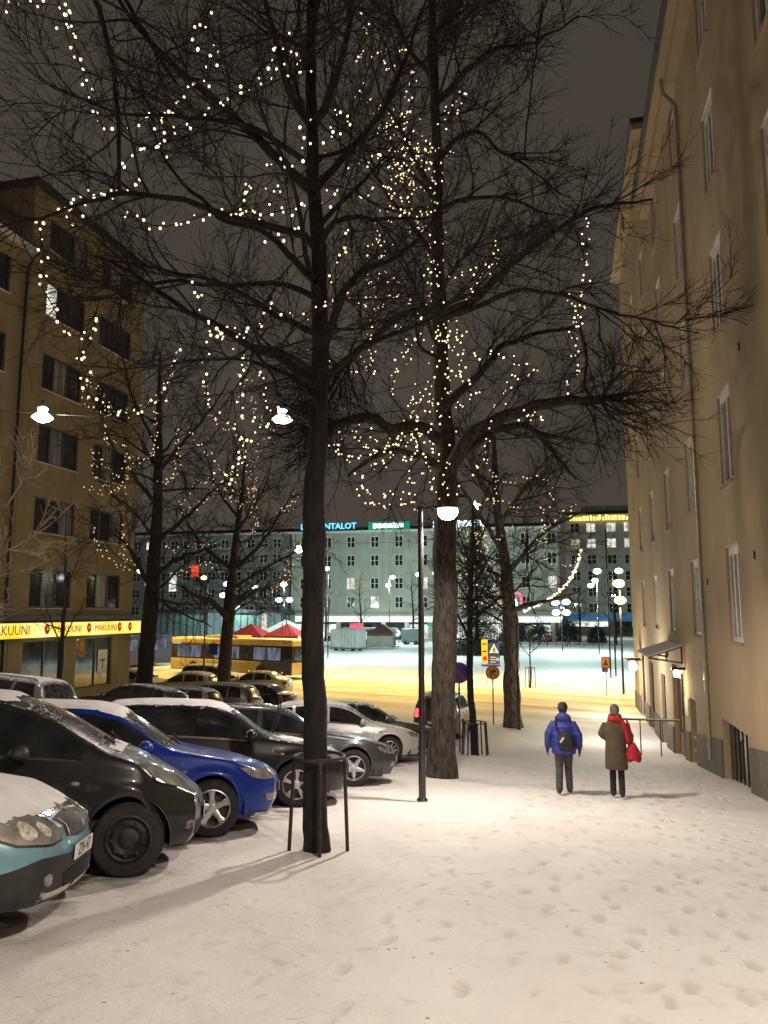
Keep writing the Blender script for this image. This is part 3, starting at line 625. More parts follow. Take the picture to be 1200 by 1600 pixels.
class Car:
    def __init__(s, sp):
        s.sp = sp; s.L = sp['L']; s.W = sp['W']; s.hw = s.W / 2
        s.zt = pchip(sp['top']); s.zb = pchip(sp['belt']); s.rw = sp['rw']
        s.xf = sp['fo']; s.xr = sp['fo'] + sp['wb']; s.sill = sp.get('sill', .22)
        L = s.L; r0 = sp.get('round', .62)
        s.plan = pchip([(0, r0), (.10, r0 + .17), (.25, .90), (.5, .965), (.9, .995), (L * .5, 1), (L - .8, .985), (L - .4, .95), (L - .15, .87), (L, .74)])
        s.nose = pchip(sp.get('nose', [(0, .16), (.25, .07), (.42, 0), (.58, .0), (.72, .06), (1.0, .22), (1.3, .3)]))
        s.tail = pchip(sp.get('tail', [(0, .2), (.28, .05), (.5, 0), (.75, .04), (1.0, .10), (1.6, .3)]))
        s.bow = sp.get('bow', .20)
    def wid(s, u): return s.hw * s.plan(u)
    def crown(s, u):
        z = s.zt(u); b = s.zb(u); return np.clip((z - b) * .5, 0.012, .075)
    def ze(s, u): return np.maximum(s.zt(u) - s.crown(u), s.zb(u) + .004)
    def side_y(s, u, z):
        zb = s.zb(u); q = np.clip((z - s.sill) / np.maximum(zb - s.sill, .05), 0, 1)
        g = np.where(q < .5, 1 - .055 * (1 - q / .5) ** 2, 1 - .05 * ((q - .5) / .5) ** 2)
        cr = s.sp.get('crease', .012) * np.exp(-((q - .78) / .045) ** 2)
        arch = 0
        for xw in (s.xf, s.xr):
            rr = np.sqrt((u - xw) ** 2 + (z - s.rw) ** 2); arch = arch + .022 * np.exp(-((rr - (s.rw + .09)) / .06) ** 2)
        return s.wid(u) * (g + cr) + arch
    def gh(s, u, v):               # greenhouse side
        zb, ze = s.zb(u), s.ze(u); ws = s.side_y(u, zb); z = zb + (ze - zb) * v
        h = ze - zb; y = ws - .010 * np.minimum(1, h * 8) * v - s.sp.get('tumble', .40) * h * (v * .75 + .25 * v * v) - .03 * np.minimum(1, h * 6) * v ** 6
        return y, z
    def top(s, u, k):              # k 0 at roof edge .. 1 centre
        y1, z1 = s.gh(u, np.ones_like(np.asarray(u, float))); zt = s.zt(u)
        return y1 * (1 - k), z1 + (zt - z1) * (1 - (1 - k) ** 2.3)
    def warp(s, u, y, z):          # to local x forward
        L = s.L; a = np.exp(-(u / .42) ** 2); b = np.exp(-((L - u) / .42) ** 2)
        yy = np.abs(y) / s.hw
        x = L / 2 - u - a * (s.nose(z) + s.bow * yy ** 2.4) + b * (s.tail(z) + .16 * yy ** 2.6)
        return x
    def P(s, u, y, z): return np.stack([s.warp(u, y, z), y, z], -1)
    def body(s):
        L = s.L; st = set(np.round(np.concatenate([np.linspace(0, .3, 9), np.linspace(.3, L - .3, 66), np.linspace(L - .3, L, 9)]), 4))
        ra = s.rw + .055
        for xw in (s.xf, s.xr):
            for t in np.linspace(-1, 1, 25): st.add(round(float(xw + ra * math.sin(t * math.pi / 2)), 4))
            st.add(round(xw - ra - .004, 4)); st.add(round(xw + ra + .004, 4))
        for q in s.sp.get('stations', []): st.add(q)
        u = np.array(sorted(x for x in st if 0 <= x <= L)); u = u[np.concatenate([[True], np.diff(u) > .003])]
        bot = np.full_like(u, s.sill)
        lip = s.sp.get('lip', .0)
        bot = bot + lip * np.exp(-(u / .25) ** 2)
        for xw in (s.xf, s.xr):
            q = ra ** 2 - (u - xw) ** 2; h = np.where(q > 0, np.sqrt(np.maximum(q, 0)) + s.rw, 0); bot = np.maximum(bot, h)
        zb = s.zb(u); NS, NG, NT = 12, 7, 8; rows = []
        inn = s.side_y(u, bot) - .05
        rows.append((inn, bot + .0)); 
        for j in range(NS + 1):
            z = bot + (zb - bot) * (j / NS); rows.append((s.side_y(u, z), z))
        for j in range(1, NG + 1): rows.append(s.gh(u, np.full_like(u, j / NG)))
        for j in range(1, NT + 1): rows.append(s.top(u, np.full_like(u, j / NT)))
        m = MB(); Y = np.array([r[0] for r in rows]); Z = np.array([r[1] for r in rows]); U = np.broadcast_to(u, Y.shape)
        half = s.P(U, Y, Z)                                   # rows x stations
        oth = half[::-1][1:].copy(); oth[..., 1] *= -1
        full = np.concatenate([half, oth], 0); m.grid(full)
        for e in (0, -1):                                      # nose and tail caps
            ye = Y[1:NS + 2, e]; zz = Z[1:NS + 2, e]; fr = np.linspace(-1, 1, 21)
            yy = ye[:, None] * fr[None]; zz2 = np.repeat(zz[:, None], 21, 1)
            m.grid(s.P(np.full_like(yy, u[e]), yy, zz2))
            # upper cap: from belt to crown
            yt = Y[NS + 1:, e]; ztp = Z[NS + 1:, e]; yy = yt[:, None] * fr[None]; zz2 = np.repeat(ztp[:, None], 21, 1); m.grid(s.P(np.full_like(yy, u[e]), yy, zz2))
        s.mb = m; return m
    def patch_side(s, u0, u1, v0, v1, sg, off=.004, nu=14, nv=7, slant=(0, 0)):
        A, B = np.meshgrid(np.linspace(0, 1, nu), np.linspace(0, 1, nv)); v = v0 + (v1 - v0) * B
        u = u0 + (u1 - u0) * A + slant[0] * (1 - A) * B + slant[1] * A * B
        y, z = s.gh(u, v); return s.P(u, (y + off) * sg, z)
    def patch_top(s, u0, u1, k0, off=.004, nu=9, nv=22, bow=0):
        A, B = np.meshgrid(np.linspace(-1, 1, nv), np.linspace(0, 1, nu)); k = 1 - np.abs(A) * (1 - k0)
        u = u0 + (u1 - u0) * B + bow * np.abs(A) ** 2 * (1 - B); y, z = s.top(u, k)
        du = (s.zt(u + .01) - s.zt(u - .01)) / .02; nrm = np.sqrt(1 + du ** 2)
        p = s.P(u, y * np.sign(A), z); p[..., 0] += off * du / nrm; p[..., 2] += off / nrm; return p
    def strip(s, pts, sg, w=.007, off=.002):     # seam along (u,z) polyline on the lower side
        pts = np.array(pts, float); seg = []
        for a, b in zip(pts[:-1], pts[1:]):
            n = max(2, int(np.hypot(*(b - a)) / .06)); seg += [a + (b - a) * t for t in np.linspace(0, 1, n, endpoint=False)]
        seg.append(pts[-1]); q = np.array(seg); t = np.gradient(q, axis=0); t /= np.linalg.norm(t, axis=1)[:, None] + 1e-9; nn = np.stack([-t[:, 1], t[:, 0]], 1)
        rows = []
        for k in (-1, 1):
            r = q + nn * w / 2 * k; y = s.side_y(r[:, 0], r[:, 1]) + off; rows.append(s.P(r[:, 0], y * sg, r[:, 1]))
        return np.array(rows)

def thick(m, P, t):  # grid P with a rim going inwards by vector t
    P = np.asarray(P); h, w = P.shape[:2]; m.grid(P); ring = [(0, j) for j in range(w)] + [(i, w - 1) for i in range(1, h)] + [(h - 1, j) for j in range(w - 2, -1, -1)] + [(i, 0) for i in range(h - 2, 0, -1)]
    top = [P[a] for a in ring]; n = len(ring); m.add([tuple(q) for q in top] + [tuple(np.array(q) + np.array(t)) for q in top], [(i, (i + 1) % n, (i + 1) % n + n, i + n) for i in range(n)])

def project(bvh, c, dirn, up, top, bot, rows=5, off=.004, sub=3):
    """lay a patch given by matching top/bottom outlines (right,up metres about c) on the body along dirn"""
    d = Vector(dirn).normalized(); r = d.cross(Vector(up)).normalized() * -1; uu = r.cross(d) * 1.0
    uu = (Vector(up) - d * Vector(up).dot(d)).normalized(); r = uu.cross(d) * -1; r = d.cross(uu)
    def dens(l):
        o = []
        for a, b in zip(l[:-1], l[1:]): o += [(a[0] + (b[0] - a[0]) * t / sub, a[1] + (b[1] - a[1]) * t / sub) for t in range(sub)]
        return o + [l[-1]]
    T, B = dens(top), dens(bot); out = []; last = None
    for i in range(rows + 1):
        row = []
        for (a, b) in zip(B, T):
            t = i / rows; p = (a[0] + (b[0] - a[0]) * t, a[1] + (b[1] - a[1]) * t)
            o = Vector(c) + r * p[0] + uu * p[1] - d * 1.5; hit = bvh.ray_cast(o, d, 4.0)
            if hit[0] is not None: q = hit[0] - d * off; last = (q - Vector(c)).dot(d)
            else: q = Vector(c) + r * p[0] + uu * p[1] + d * (last if last is not None else 0)
            row.append(tuple(q))
        out.append(row)
    return np.array(out), d

def wheel_mesh(rw, w, kind):
    t = MB(); ri = rw * .66
    prof = [(ri, -w / 2 + .01), (rw * .80, -w / 2), (rw * .93, -w / 2 + .008), (rw, -w / 2 + .035), (rw, w / 2 - .035), (rw * .93, w / 2 - .008), (rw * .80, w / 2), (ri, w / 2 - .01)]
    t.lathe(prof, (0, 0, 0), 32, 'y')
    r = MB(); r.lathe([(ri + .004, w / 2 - .012), (ri - .012, w / 2 - .006), (ri - .022, w / 2 - .02), (ri - .03, -w / 2 + .02)], (0, 0, 0), 32, 'y')
    r.lathe([(.002, w / 2 - .035), (.035, w / 2 - .034), (.062, w / 2 - .042), (.075, w / 2 - .07), (.08, w/2 - .12)], (0, 0, 0), 16, 'y')
    bk = MB(); bk.lathe([(.03, w / 2 - .13), (ri - .025, w / 2 - .12)], (0, 0, 0), 24, 'y'); bk.lathe([(.02, w/2-.10), (ri*.62, w/2-.098), (ri*.62, w/2-.12)], (0,0,0), 24, 'y')
    n, wd, tw, off = {'five': (5, .085, .055, 0), 'star': (5, .10, .035, 0), 'ten': (10, .035, .024, 0), 'vee': (5, .03, .03, .16), 'steel': (0, 0, 0, 0)}[kind]
    for k in range(n):
        for sgn in ((-1, 1) if off else (0,)):
            a = 2 * math.pi * k / n + .3; a1 = a + sgn * off * .6; a0 = a + sgn * .05
            d0 = Vector((math.cos(a0), 0, math.sin(a0))); d1 = Vector((math.cos(a1), 0, math.sin(a1))); p0 = Vector((-d0.z, 0, d0.x)); p1 = Vector((-d1.z, 0, d1.x))
            vs = []
            for (dd, pp, rr, ww, yy) in ((d0, p0, .045, wd, w / 2 - .036), (d1, p1, ri * .6, (wd + tw) / 2 * (.8 if kind == 'five' else 1), w / 2 - .024), (d1, p1, ri - .012, tw if kind != 'five' else wd * 1.05, w / 2 - .016)):
                for (sx_, dy) in ((-.5, -.03), (-.5, -.006), (-.3, 0), (.3, 0), (.5, -.006), (.5, -.03)): vs.append(dd * rr + pp * ww * sx_ + Vector((0, yy + dy, 0)))
            fs = [(i * 6 + j, i * 6 + j + 1, (i + 1) * 6 + j + 1, (i + 1) * 6 + j) for i in range(2) for j in range(5)]
            r.add(vs, fs)
    if kind == 'steel':
        r.lathe([(.0, w / 2 - .05), (.06, w / 2 - .045), (.09, w / 2 - .06), (ri * .62, w / 2 - .035), (ri * .8, w / 2 - .06), (ri - .02, w / 2 - .05)], (0, 0, 0), 28, 'y')
        for k in range(9):
            a = k * 6.283 / 9; r.ball((math.cos(a) * ri * .7, w / 2 - .040, math.sin(a) * ri * .7), .018, 6, 4, (1, .4, 1))
    return t, r, bk
WH = {}
def wheel(parent, x, y, sgn, rw, kind):
    key = (round(rw, 3), kind)
    if key not in WH:
        t, r, b = wheel_mesh(rw, .205, kind); WH[key] = [q.build(nm, mm, None, True, 35).data for q, nm, mm in ((t, 'tyre', M_tyre), (r, 'rim', M_steel if kind == 'steel' else M_rim), (b, 'brake_disc', M_steel))]
        for o in [o for o in bpy.data.objects if o.data in WH[key]]: bpy.data.objects.remove(o)
    w = node('wheel', parent); w.location = (x, y, rw); w.rotation_euler = (0, random.uniform(0, 6), 0 if sgn > 0 else math.pi)
    for me, nm in zip(WH[key], ('tyre', 'rim', 'brake_disc')):
        o = bpy.data.objects.new(nm, me); COL.objects.link(o); o.parent = w
    return w

def snow_patch(m, P, cover, seed, th=.02, edge=.12, nscale=6):
    """ragged snow blanket on the grid P (drops cells near a noisy edge)"""
    P = np.asarray(P); h, w = P.shape[:2]; base = len(m.v); keep = np.zeros((h, w), bool); Q = P.copy()
    for i in range(h):
        for j in range(w):
            e = min(i / (h - 1), 1 - i / (h - 1), j / (w - 1), 1 - j / (w - 1)); nz = mnoise.noise(Vector(P[i, j]) * nscale + Vector((seed, 0, 0))) * .38 + mnoise.noise(Vector(P[i, j]) * nscale * 3.7) * .12
            v = min(e / edge, 1) + nz * .9 - (1 - cover); keep[i, j] = v > .25
            Q[i, j, 2] += th * max(.12, min(1, (v - .2) * 1.6)) + .004 * nz
    fs = []
    for i in range(h - 1):
        for j in range(w - 1):
            if keep[i:i + 2, j:j + 2].sum() >= 3: fs.append((i * w + j, i * w + j + 1, (i + 1) * w + j + 1, (i + 1) * w + j))
    m.add(Q.reshape(-1, 3).tolist(), fs)

def make_car(name, label, sp, loc, rotz=0.0, tilt=True, group=None, full=True):
    root = thing(name, label, 'car', loc, (0, 0, rotz), group)
    if tilt:
        gx, gy = loc[0], loc[1]; e = .8
        nx = -(G(gx + e, gy) - G(gx - e, gy)) / (2 * e); ny = -(G(gx, gy + e) - G(gx, gy - e)) / (2 * e)
        n = Vector((nx, ny, 1)).normalized(); q = Vector((0, 0, 1)).rotation_difference(n) @ Matrix.Rotation(rotz, 3, 'Z').to_quaternion(); root.rotation_euler = q.to_euler()
    c = Car(sp); pm = sp['paint']; L = c.L
    bm_ = c.body(); body = bm_.build('body', pm, root, True, 38)
    bvh = BVHTree.FromPolygons([Vector(v) for v in bm_.v], [list(f) for f in bm_.f])
    # under tray and wheel wells
    m = MB(); m.b2(-L / 2 + .35, L / 2 - .35, -c.hw + .12, c.hw - .12, c.sill - .02, c.sill + .25); m.build('underbody', M_plast, root)
    for xw in (c.xf, c.xr):
        for sg in (1, -1):
            m = MB(); ra = c.rw + .052; A = np.linspace(-.25, math.pi + .25, 18)
            g = np.array([[(L / 2 - xw + ra * math.cos(a), sg * yy, c.rw + ra * math.sin(a)) for a in A] for yy in (c.hw - .035, c.hw - .36)]); m.grid(g)
            m.add([(L / 2 - xw + ra * math.cos(a), sg * (c.hw - .36), c.rw + ra * math.sin(a)) for a in A], [tuple(range(18))]); m.build('wheel_well', M_seam, root)
            wheel(root, L / 2 - xw, sg * (c.hw - .125), sg, c.rw, sp['wheel'])
    # glass
    W = sp['win']; gl = sp.get('glass', M_cglass)
    for sg in (1, -1):
        for (u0, u1, sl0, sl1) in W['side']:
            m = MB(); thick(m, c.patch_side(u0, u1, .10, .90, sg, slant=(sl0, sl1)), (0, -sg * .006, 0)); m.build('side_window', gl, root, True)
        u0, u1 = W['side'][0][0], W['side'][-1][1]
        g = c.patch_side(u0 + .03, u1 - .03, .03, .09, sg, .006, 20, 2); m = MB(); m.grid(g); m.build('window_trim', M_chrome if sp.get('chrome') else M_plast, root, True)
    u0, u1 = W['front']; m = MB(); thick(m, c.patch_top(u0, u1, .05, .005, bow=.10), (0, 0, -.008)); ws = m.build('windshield', sp.get('wglass', M_cglassF), root, True)
    u0, u1 = W['rear']; m = MB(); thick(m, c.patch_top(u0, u1, .10, .005), (0, 0, -.008)); m.build('rear_window', M_cglassF, root, True)
    # wipers
    for yy in (-.45, .12):
        uu = W['front'][0]; ang = sp.get('wiper_up', 0)
        p0 = c.patch_top(uu - .03, uu - .02, .05, .02, 2, 3)[0][1]; p0 = Vector((p0[0], yy, p0[2] - .02 * abs(yy)))
        if ang: pts = [p0, p0 + Vector((.10, .1, .26)), p0 + Vector((.12, .18, .55))]
        else: pts = [p0, p0 + Vector((-.10, .16, .055)), p0 + Vector((-.12, .55, .045))]
        m = MB(); m.tube(pts, .011, 5); m.build('wiper', M_seam, root)
    # door seams, handles, mirrors
    for sg in (1, -1):
        for dd in sp['doors']:
            m = MB(); m.grid(c.strip(dd, sg)); m.build('door_seam', M_seam, root)
        for (u, z) in sp['handles']:
            y = float(c.side_y(u, z)); m = MB(); m.bevbox((float(c.warp(u, y, z)), sg * (y + .012), z), (.19, .035, .032), .012, 2); m.build('door_handle', sp.get('handle', pm), root, True)
        u, z = sp['mirror']; y = float(c.side_y(u, z - .05)); x = float(c.warp(u, y, z))
        m = MB(); m.ball((x - .01, sg * (y + .13), z + .03), 1, 14, 10, (.085, .115, .078)); m.tube([(x + .02, sg * (y - .03), z - .05), (x, sg * (y + .06), z)], .022, 6)
        mi = m.build('wing_mirror', sp.get('mirror_mat', pm), root, True)
        m = MB(); m.ball((x - .045, sg * (y + .13), z + .03), 1, 12, 8, (.055, .098, .066)); m.build('mirror_glass', M_chrome, mi, True)
        # side molding
        if sp.get('molding'):
            a, b, z, w = sp['molding']; m = MB(); m.grid(c.strip([(a, z), (b, z)], sg, w, .009)); m.build('side_molding', M_plast, root)
        if sp.get('indicator'):
            u, z = sp['indicator']; y = float(c.side_y(u, z)); m = MB(); m.ball((float(c.warp(u, y, z)), sg * y, z), 1, 10, 6, (.04, .012, .02)); m.build('side_indicator', M_lens, root, True)
    # lamps and front furniture by projection
    def proj(nm, mm, c0, dirn, top, bot, off=.005, mirror=True, rows=5, th=.012, parent=None, smooth=True):
        objs = []
        for sg in ((-1, 1) if mirror else (-1,)):
            # spec is written for the car's right side (y negative)
            t_, b_ = top, bot; cc = Vector((c0[0], c0[1] * (1 if sg < 0 else -1), c0[2])); dd = Vector((dirn[0], dirn[1] * (1 if sg < 0 else -1), dirn[2]))
            if sg > 0: t_ = [(-a, b) for a, b in top]; b_ = [(-a, b) for a, b in bot]
            g, d = project(bvh, cc, dd, (0, 0, 1), t_, b_, rows, off); m = MB(); thick(m, g, tuple(d * th)); objs.append(m.build(nm, mm, parent or root, smooth, 50))
        return objs
    for (nm, mm, c0, dirn, top, bot, kw) in sp['decals']: proj(nm, mm, (L / 2 + c0[0], c0[1], c0[2]) if c0[0] <= 0 else (-L / 2 + c0[0] - 1000, c0[1], c0[2]), dirn, top, bot, **kw)
    if sp.get('plate'):
        zz, txt = sp['plate']; hit = bvh.ray_cast(Vector((L / 2 + 1, 0, zz)), Vector((-1, 0, 0)))[0]; x = hit.x + .012
        m = MB(); m.bevbox((x, 0, zz), (.012, .46, .105), .004, 1); pl = m.build('number_plate', M_plate, root)
        if txt:
            TMx = Matrix.Translation((x + .007, 0, zz)) @ Matrix(((0, 0, 1, 0), (1, 0, 0, 0), (0, 1, 0, 0), (0, 0, 0, 1))); text_mesh('plate_lettering', txt, .115, M_plast, pl, TMx, .001)
    hit = bvh.ray_cast(Vector((-L / 2 - 1, 0, .62)), Vector((1, 0, 0)))[0]
    m = MB(); m.bevbox((hit.x - .012, 0, .66), (.012, .46, .11), .004, 1); m.build('number_plate', M_plate, root)
    if sp.get('rails'):
        for sg in (1, -1):
            u = np.linspace(sp['rails'][0], sp['rails'][1], 14); y, z = c.gh(u, np.ones_like(u)); p = c.P(u, (y - .05) * sg, z + .075); p[0, 2] -= .06; p[-1, 2] -= .06
            m = MB(); m.tube([tuple(q) for q in p], .016, 6)
            for q in (1, 7, 12): m.tube([tuple(p[q]), (p[q][0], p[q][1], p[q][2] - .07)], .02, 6)
            m.build('roof_rail', M_blackm if sp.get('rail_dark') else M_greym, root, True)
    if sp.get('antenna'):
        u = sp['antenna']; z = float(c.zt(u)); m = MB(); m.tube([(L / 2 - u, 0, z - .01), (L / 2 - u - .22, 0, z + .34)], [.008, .004], 5); m.build('antenna', M_seam, root)
    # snow
    for (nm, u0, u1, k0, cov, th, sd) in sp.get('snow', []):
        nu = int((u1 - u0) / .022); g = c.patch_top(u0, u1, k0, .003, nu, 72); m = MB(); snow_patch(m, g, cov, sd, th)
        o = m.build(nm, M_snowcap, root, True, 180, fix=False)
    if sp.get('snow_side'):
        pass
    return root, c, bvh

def common_decals(kind, W):
    """front lamps etc for the right hand half; c0 x offset from the nose (<=0)"""
    h = W / 2
    return []
HATCH_DOORS = lambda a, b, c_, z0, z1: [[(a, z0), (a, z1)], [(b, z0), (b, z1)], [(c_, z0 + .35), (c_ - .06, z1)], [(a, z0 + .02), (c_ - .35, z0 + .02)]]
def seg(*p): return list(p)

def spec_lightblue():   # estate with grey lower bumper, only its front in the picture
    W = 1.74; L = 4.25
    return dict(L=L, W=W, rw=.315, fo=.86, wb=2.46, sill=.24, wheel='ten', paint=mat('paint_light_blue', (.17, .36, .47), .30, metal=.35, var=.1, vscale=2, snow=.50, sscale=7, coat=.7),
        top=[(0, .70), (.12, .80), (.35, .875), (.8, .955), (1.12, 1.00), (1.22, 1.03), (1.95, 1.44), (2.2, 1.49), (3.0, 1.5), (3.7, 1.46), (3.95, 1.38), (4.15, 1.0), (L, .92)],
        belt=[(0, .685), (.3, .80), (.8, .865), (1.2, .90), (2.5, .95), (3.8, 1.0), (4.1, .97), (L, .90)], round=.66, bow=.26,
        nose=[(0, .18), (.2, .10), (.33, .0), (.5, .0), (.62, .03), (.72, .07), (.85, .15), (1.1, .25)],
        win=dict(front=(1.24, 1.93), rear=(3.98, 4.13), side=[(1.45, 2.35, 0, 0), (2.43, 3.2, 0, 0), (3.28, 3.8, 0, -.1)]),
        doors=[[(1.25, .3), (1.25, .86)], [(2.38, .3), (2.38, .92)], [(3.3, .6), (3.25, .95)]], handles=[(2.25, .80), (3.15, .83)], mirror=(1.5, .98),
        decals=[
            ('headlight_trim', M_plast, (-.25, -.56, .70), (-1, .35, 0), seg((-.315, .072), (-.10, .120), (.10, .108), (.235, .062)), seg((-.30, .008), (-.12, -.075), (.12, -.100), (.255, -.084)), dict(off=.007)),
            ('headlight', M_lens, (-.25, -.56, .70), (-1, .35, 0), seg((-.30, .06), (-.10, .105), (.10, .095), (.22, .05)), seg((-.28, .02), (-.12, -.06), (.12, -.085), (.24, -.07)), dict(off=.012)),
            ('reflector', M_refl, (-.25, -.60, .715), (-1, .35, 0), seg((-.055, .0), (-.04, .042), (0, .058), (.04, .042), (.055, .0)), seg((-.055, -.002), (-.04, -.042), (0, -.058), (.04, -.042), (.055, -.002)), dict(off=.017)),
            ('reflector', M_refl, (-.25, -.46, .705), (-1, .35, 0), seg((-.045, .0), (-.03, .035), (0, .048), (.03, .035), (.045, .0)), seg((-.045, -.002), (-.03, -.035), (0, -.048), (.03, -.035), (.045, -.002)), dict(off=.017)),
            ('grille', M_plast, (0, -.0, .69), (-1, 0, 0), seg((-.30, .055), (-.12, .075), (.12, .075), (.30, .055)), seg((-.27, -.06), (-.1, -.085), (.1, -.085), (.27, -.06)), dict(off=.006, mirror=False)),
            *[('grille_bar', M_refl if k % 9 == 0 else M_greym, (0, 0, .69), (-1, 0, 0), seg((x_ - .006, .052), (x_ + .006, .052)), seg((x_ - .006, -.058), (x_ + .006, -.058)), dict(off=.012, mirror=False, rows=3)) for k, x_ in enumerate(np.linspace(-.24, .24, 13))],
            ('grille_surround', M_chrome, (0, 0, .79), (-1, 0, 0), seg((-.33, .0), (-.12, .022), (.12, .022), (.33, .0)), seg((-.30, -.028), (-.12, -.014), (.12, -.014), (.30, -.028)), dict(off=.012, mirror=False)),
            ('emblem', M_chrome, (0, 0, .805), (-1, 0, 0), seg((-.05, .02), (0, .05), (.05, .02)), seg((-.05, -.02), (0, -.05), (.05, -.02)), dict(off=.016, mirror=False)),
            ('lower_bumper', M_plast, (0, -.40, .41), (-1, .30, 0), seg((-.62, .02), (-.45, .06), (-.2, .13), (.1, .115), (.42, .08)), seg((-.62, -.17), (-.45, -.17), (-.2, -.165), (.1, -.15), (.42, -.15)), dict(off=.010, rows=6)),
            ('lower_intake', M_seam, (0, 0, .36), (-1, 0, 0), seg((-.36, .05), (-.2, .07), (.2, .07), (.36, .05)), seg((-.34, -.05), (-.2, -.075), (.2, -.075), (.34, -.05)), dict(off=.016, mirror=False)),
            ('fog_light', M_lensD, (0, -.57, .40), (-1, .4, 0), seg((-.04, .025), (0, .042), (.04, .025)), seg((-.04, -.025), (0, -.042), (.04, -.025)), dict(off=.02)),
            ('skid_lip', M_trim, (0, 0, .30), (-1, 0, 0), seg((-.55, .018), (-.3, .02), (.3, .02), (.55, .018)), seg((-.53, -.02), (-.3, -.02), (.3, -.02), (.53, -.02)), dict(off=.018, mirror=False, th=.03)),
        ], plate=(.515, 'ZIV-47'), snow=[('bonnet_snow', .10, 1.2, -.04, 1.25, .012, 3), ('roof_snow', 1.95, 3.8, .0, 1.1, .03, 4)])
def spec_mpv():
    W = 1.70; L = 3.95
    return dict(L=L, W=W, rw=.318, fo=.66, wb=2.5, sill=.22, wheel='steel', paint=paint('anthracite', (.016, .0175, .018), .26, .1), tumble=.34,
        top=[(0, .68), (.1, .80), (.3, .90), (.62, 1.02), (.85, 1.10), (1.65, 1.49), (1.95, 1.565), (2.6, 1.60), (3.3, 1.575), (3.65, 1.48), (3.87, 1.05), (L, .95)],
        belt=[(0, .655), (.25, .80), (.6, .92), (1.0, .97), (2.0, 1.0), (3.2, 1.05), (3.8, 1.05), (L, .92)], round=.56, bow=.30,
        nose=[(0, .2), (.2, .10), (.33, .02), (.48, .0), (.6, .02), (.75, .10), (1.0, .24)],
        win=dict(front=(.92, 1.68), rear=(3.67, 3.85), side=[(1.12, 1.52, 0, .0), (1.58, 2.42, 0, 0), (2.52, 3.2, 0, 0), (3.28, 3.62, 0, -.1)]),
        doors=[[(1.28, .3), (1.22, .7), (1.3, .97)], [(2.47, .3), (2.47, 1.0)], [(3.25, .75), (3.22, 1.02)]], handles=[(2.33, .86), (3.1, .9)], mirror=(1.62, 1.03), mirror_mat=M_plast, indicator=(1.15, .80),
        decals=[
            ('headlight', M_lens, (-.35, -.56, .84), (-1, .75, -.2), seg((-.24, .10), (-.10, .105), (.06, .055), (.17, -.01)), seg((-.17, -.03), (-.08, -.06), (.06, -.10), (.17, -.085)), dict(off=.012)),
            ('grille', M_plast, (0, 0, .60), (-1, 0, 0), seg((-.36, .035), (-.12, .05), (.12, .05), (.36, .035)), seg((-.34, -.03), (-.12, -.04), (.12, -.04), (.34, -.03)), dict(off=.006, mirror=False)),
            ('lower_intake', M_seam, (0, 0, .36), (-1, 0, 0), seg((-.42, .06), (-.2, .08), (.2, .08), (.42, .06)), seg((-.40, -.06), (-.2, -.08), (.2, -.08), (.40, -.06)), dict(off=.006, mirror=False)),
            ('fog_light', M_lensD, (0, -.58, .40), (-1, .5, 0), seg((-.05, .03), (0, .04), (.05, .03)), seg((-.05, -.03), (0, -.04), (.05, -.03)), dict(off=.01)),
        ], plate=(.47, ''), snow=[('bonnet_snow', .76, .95, .06, .34, .014, 8), ('roof_snow', 1.75, 3.6, -.0, .95, .028, 5)])
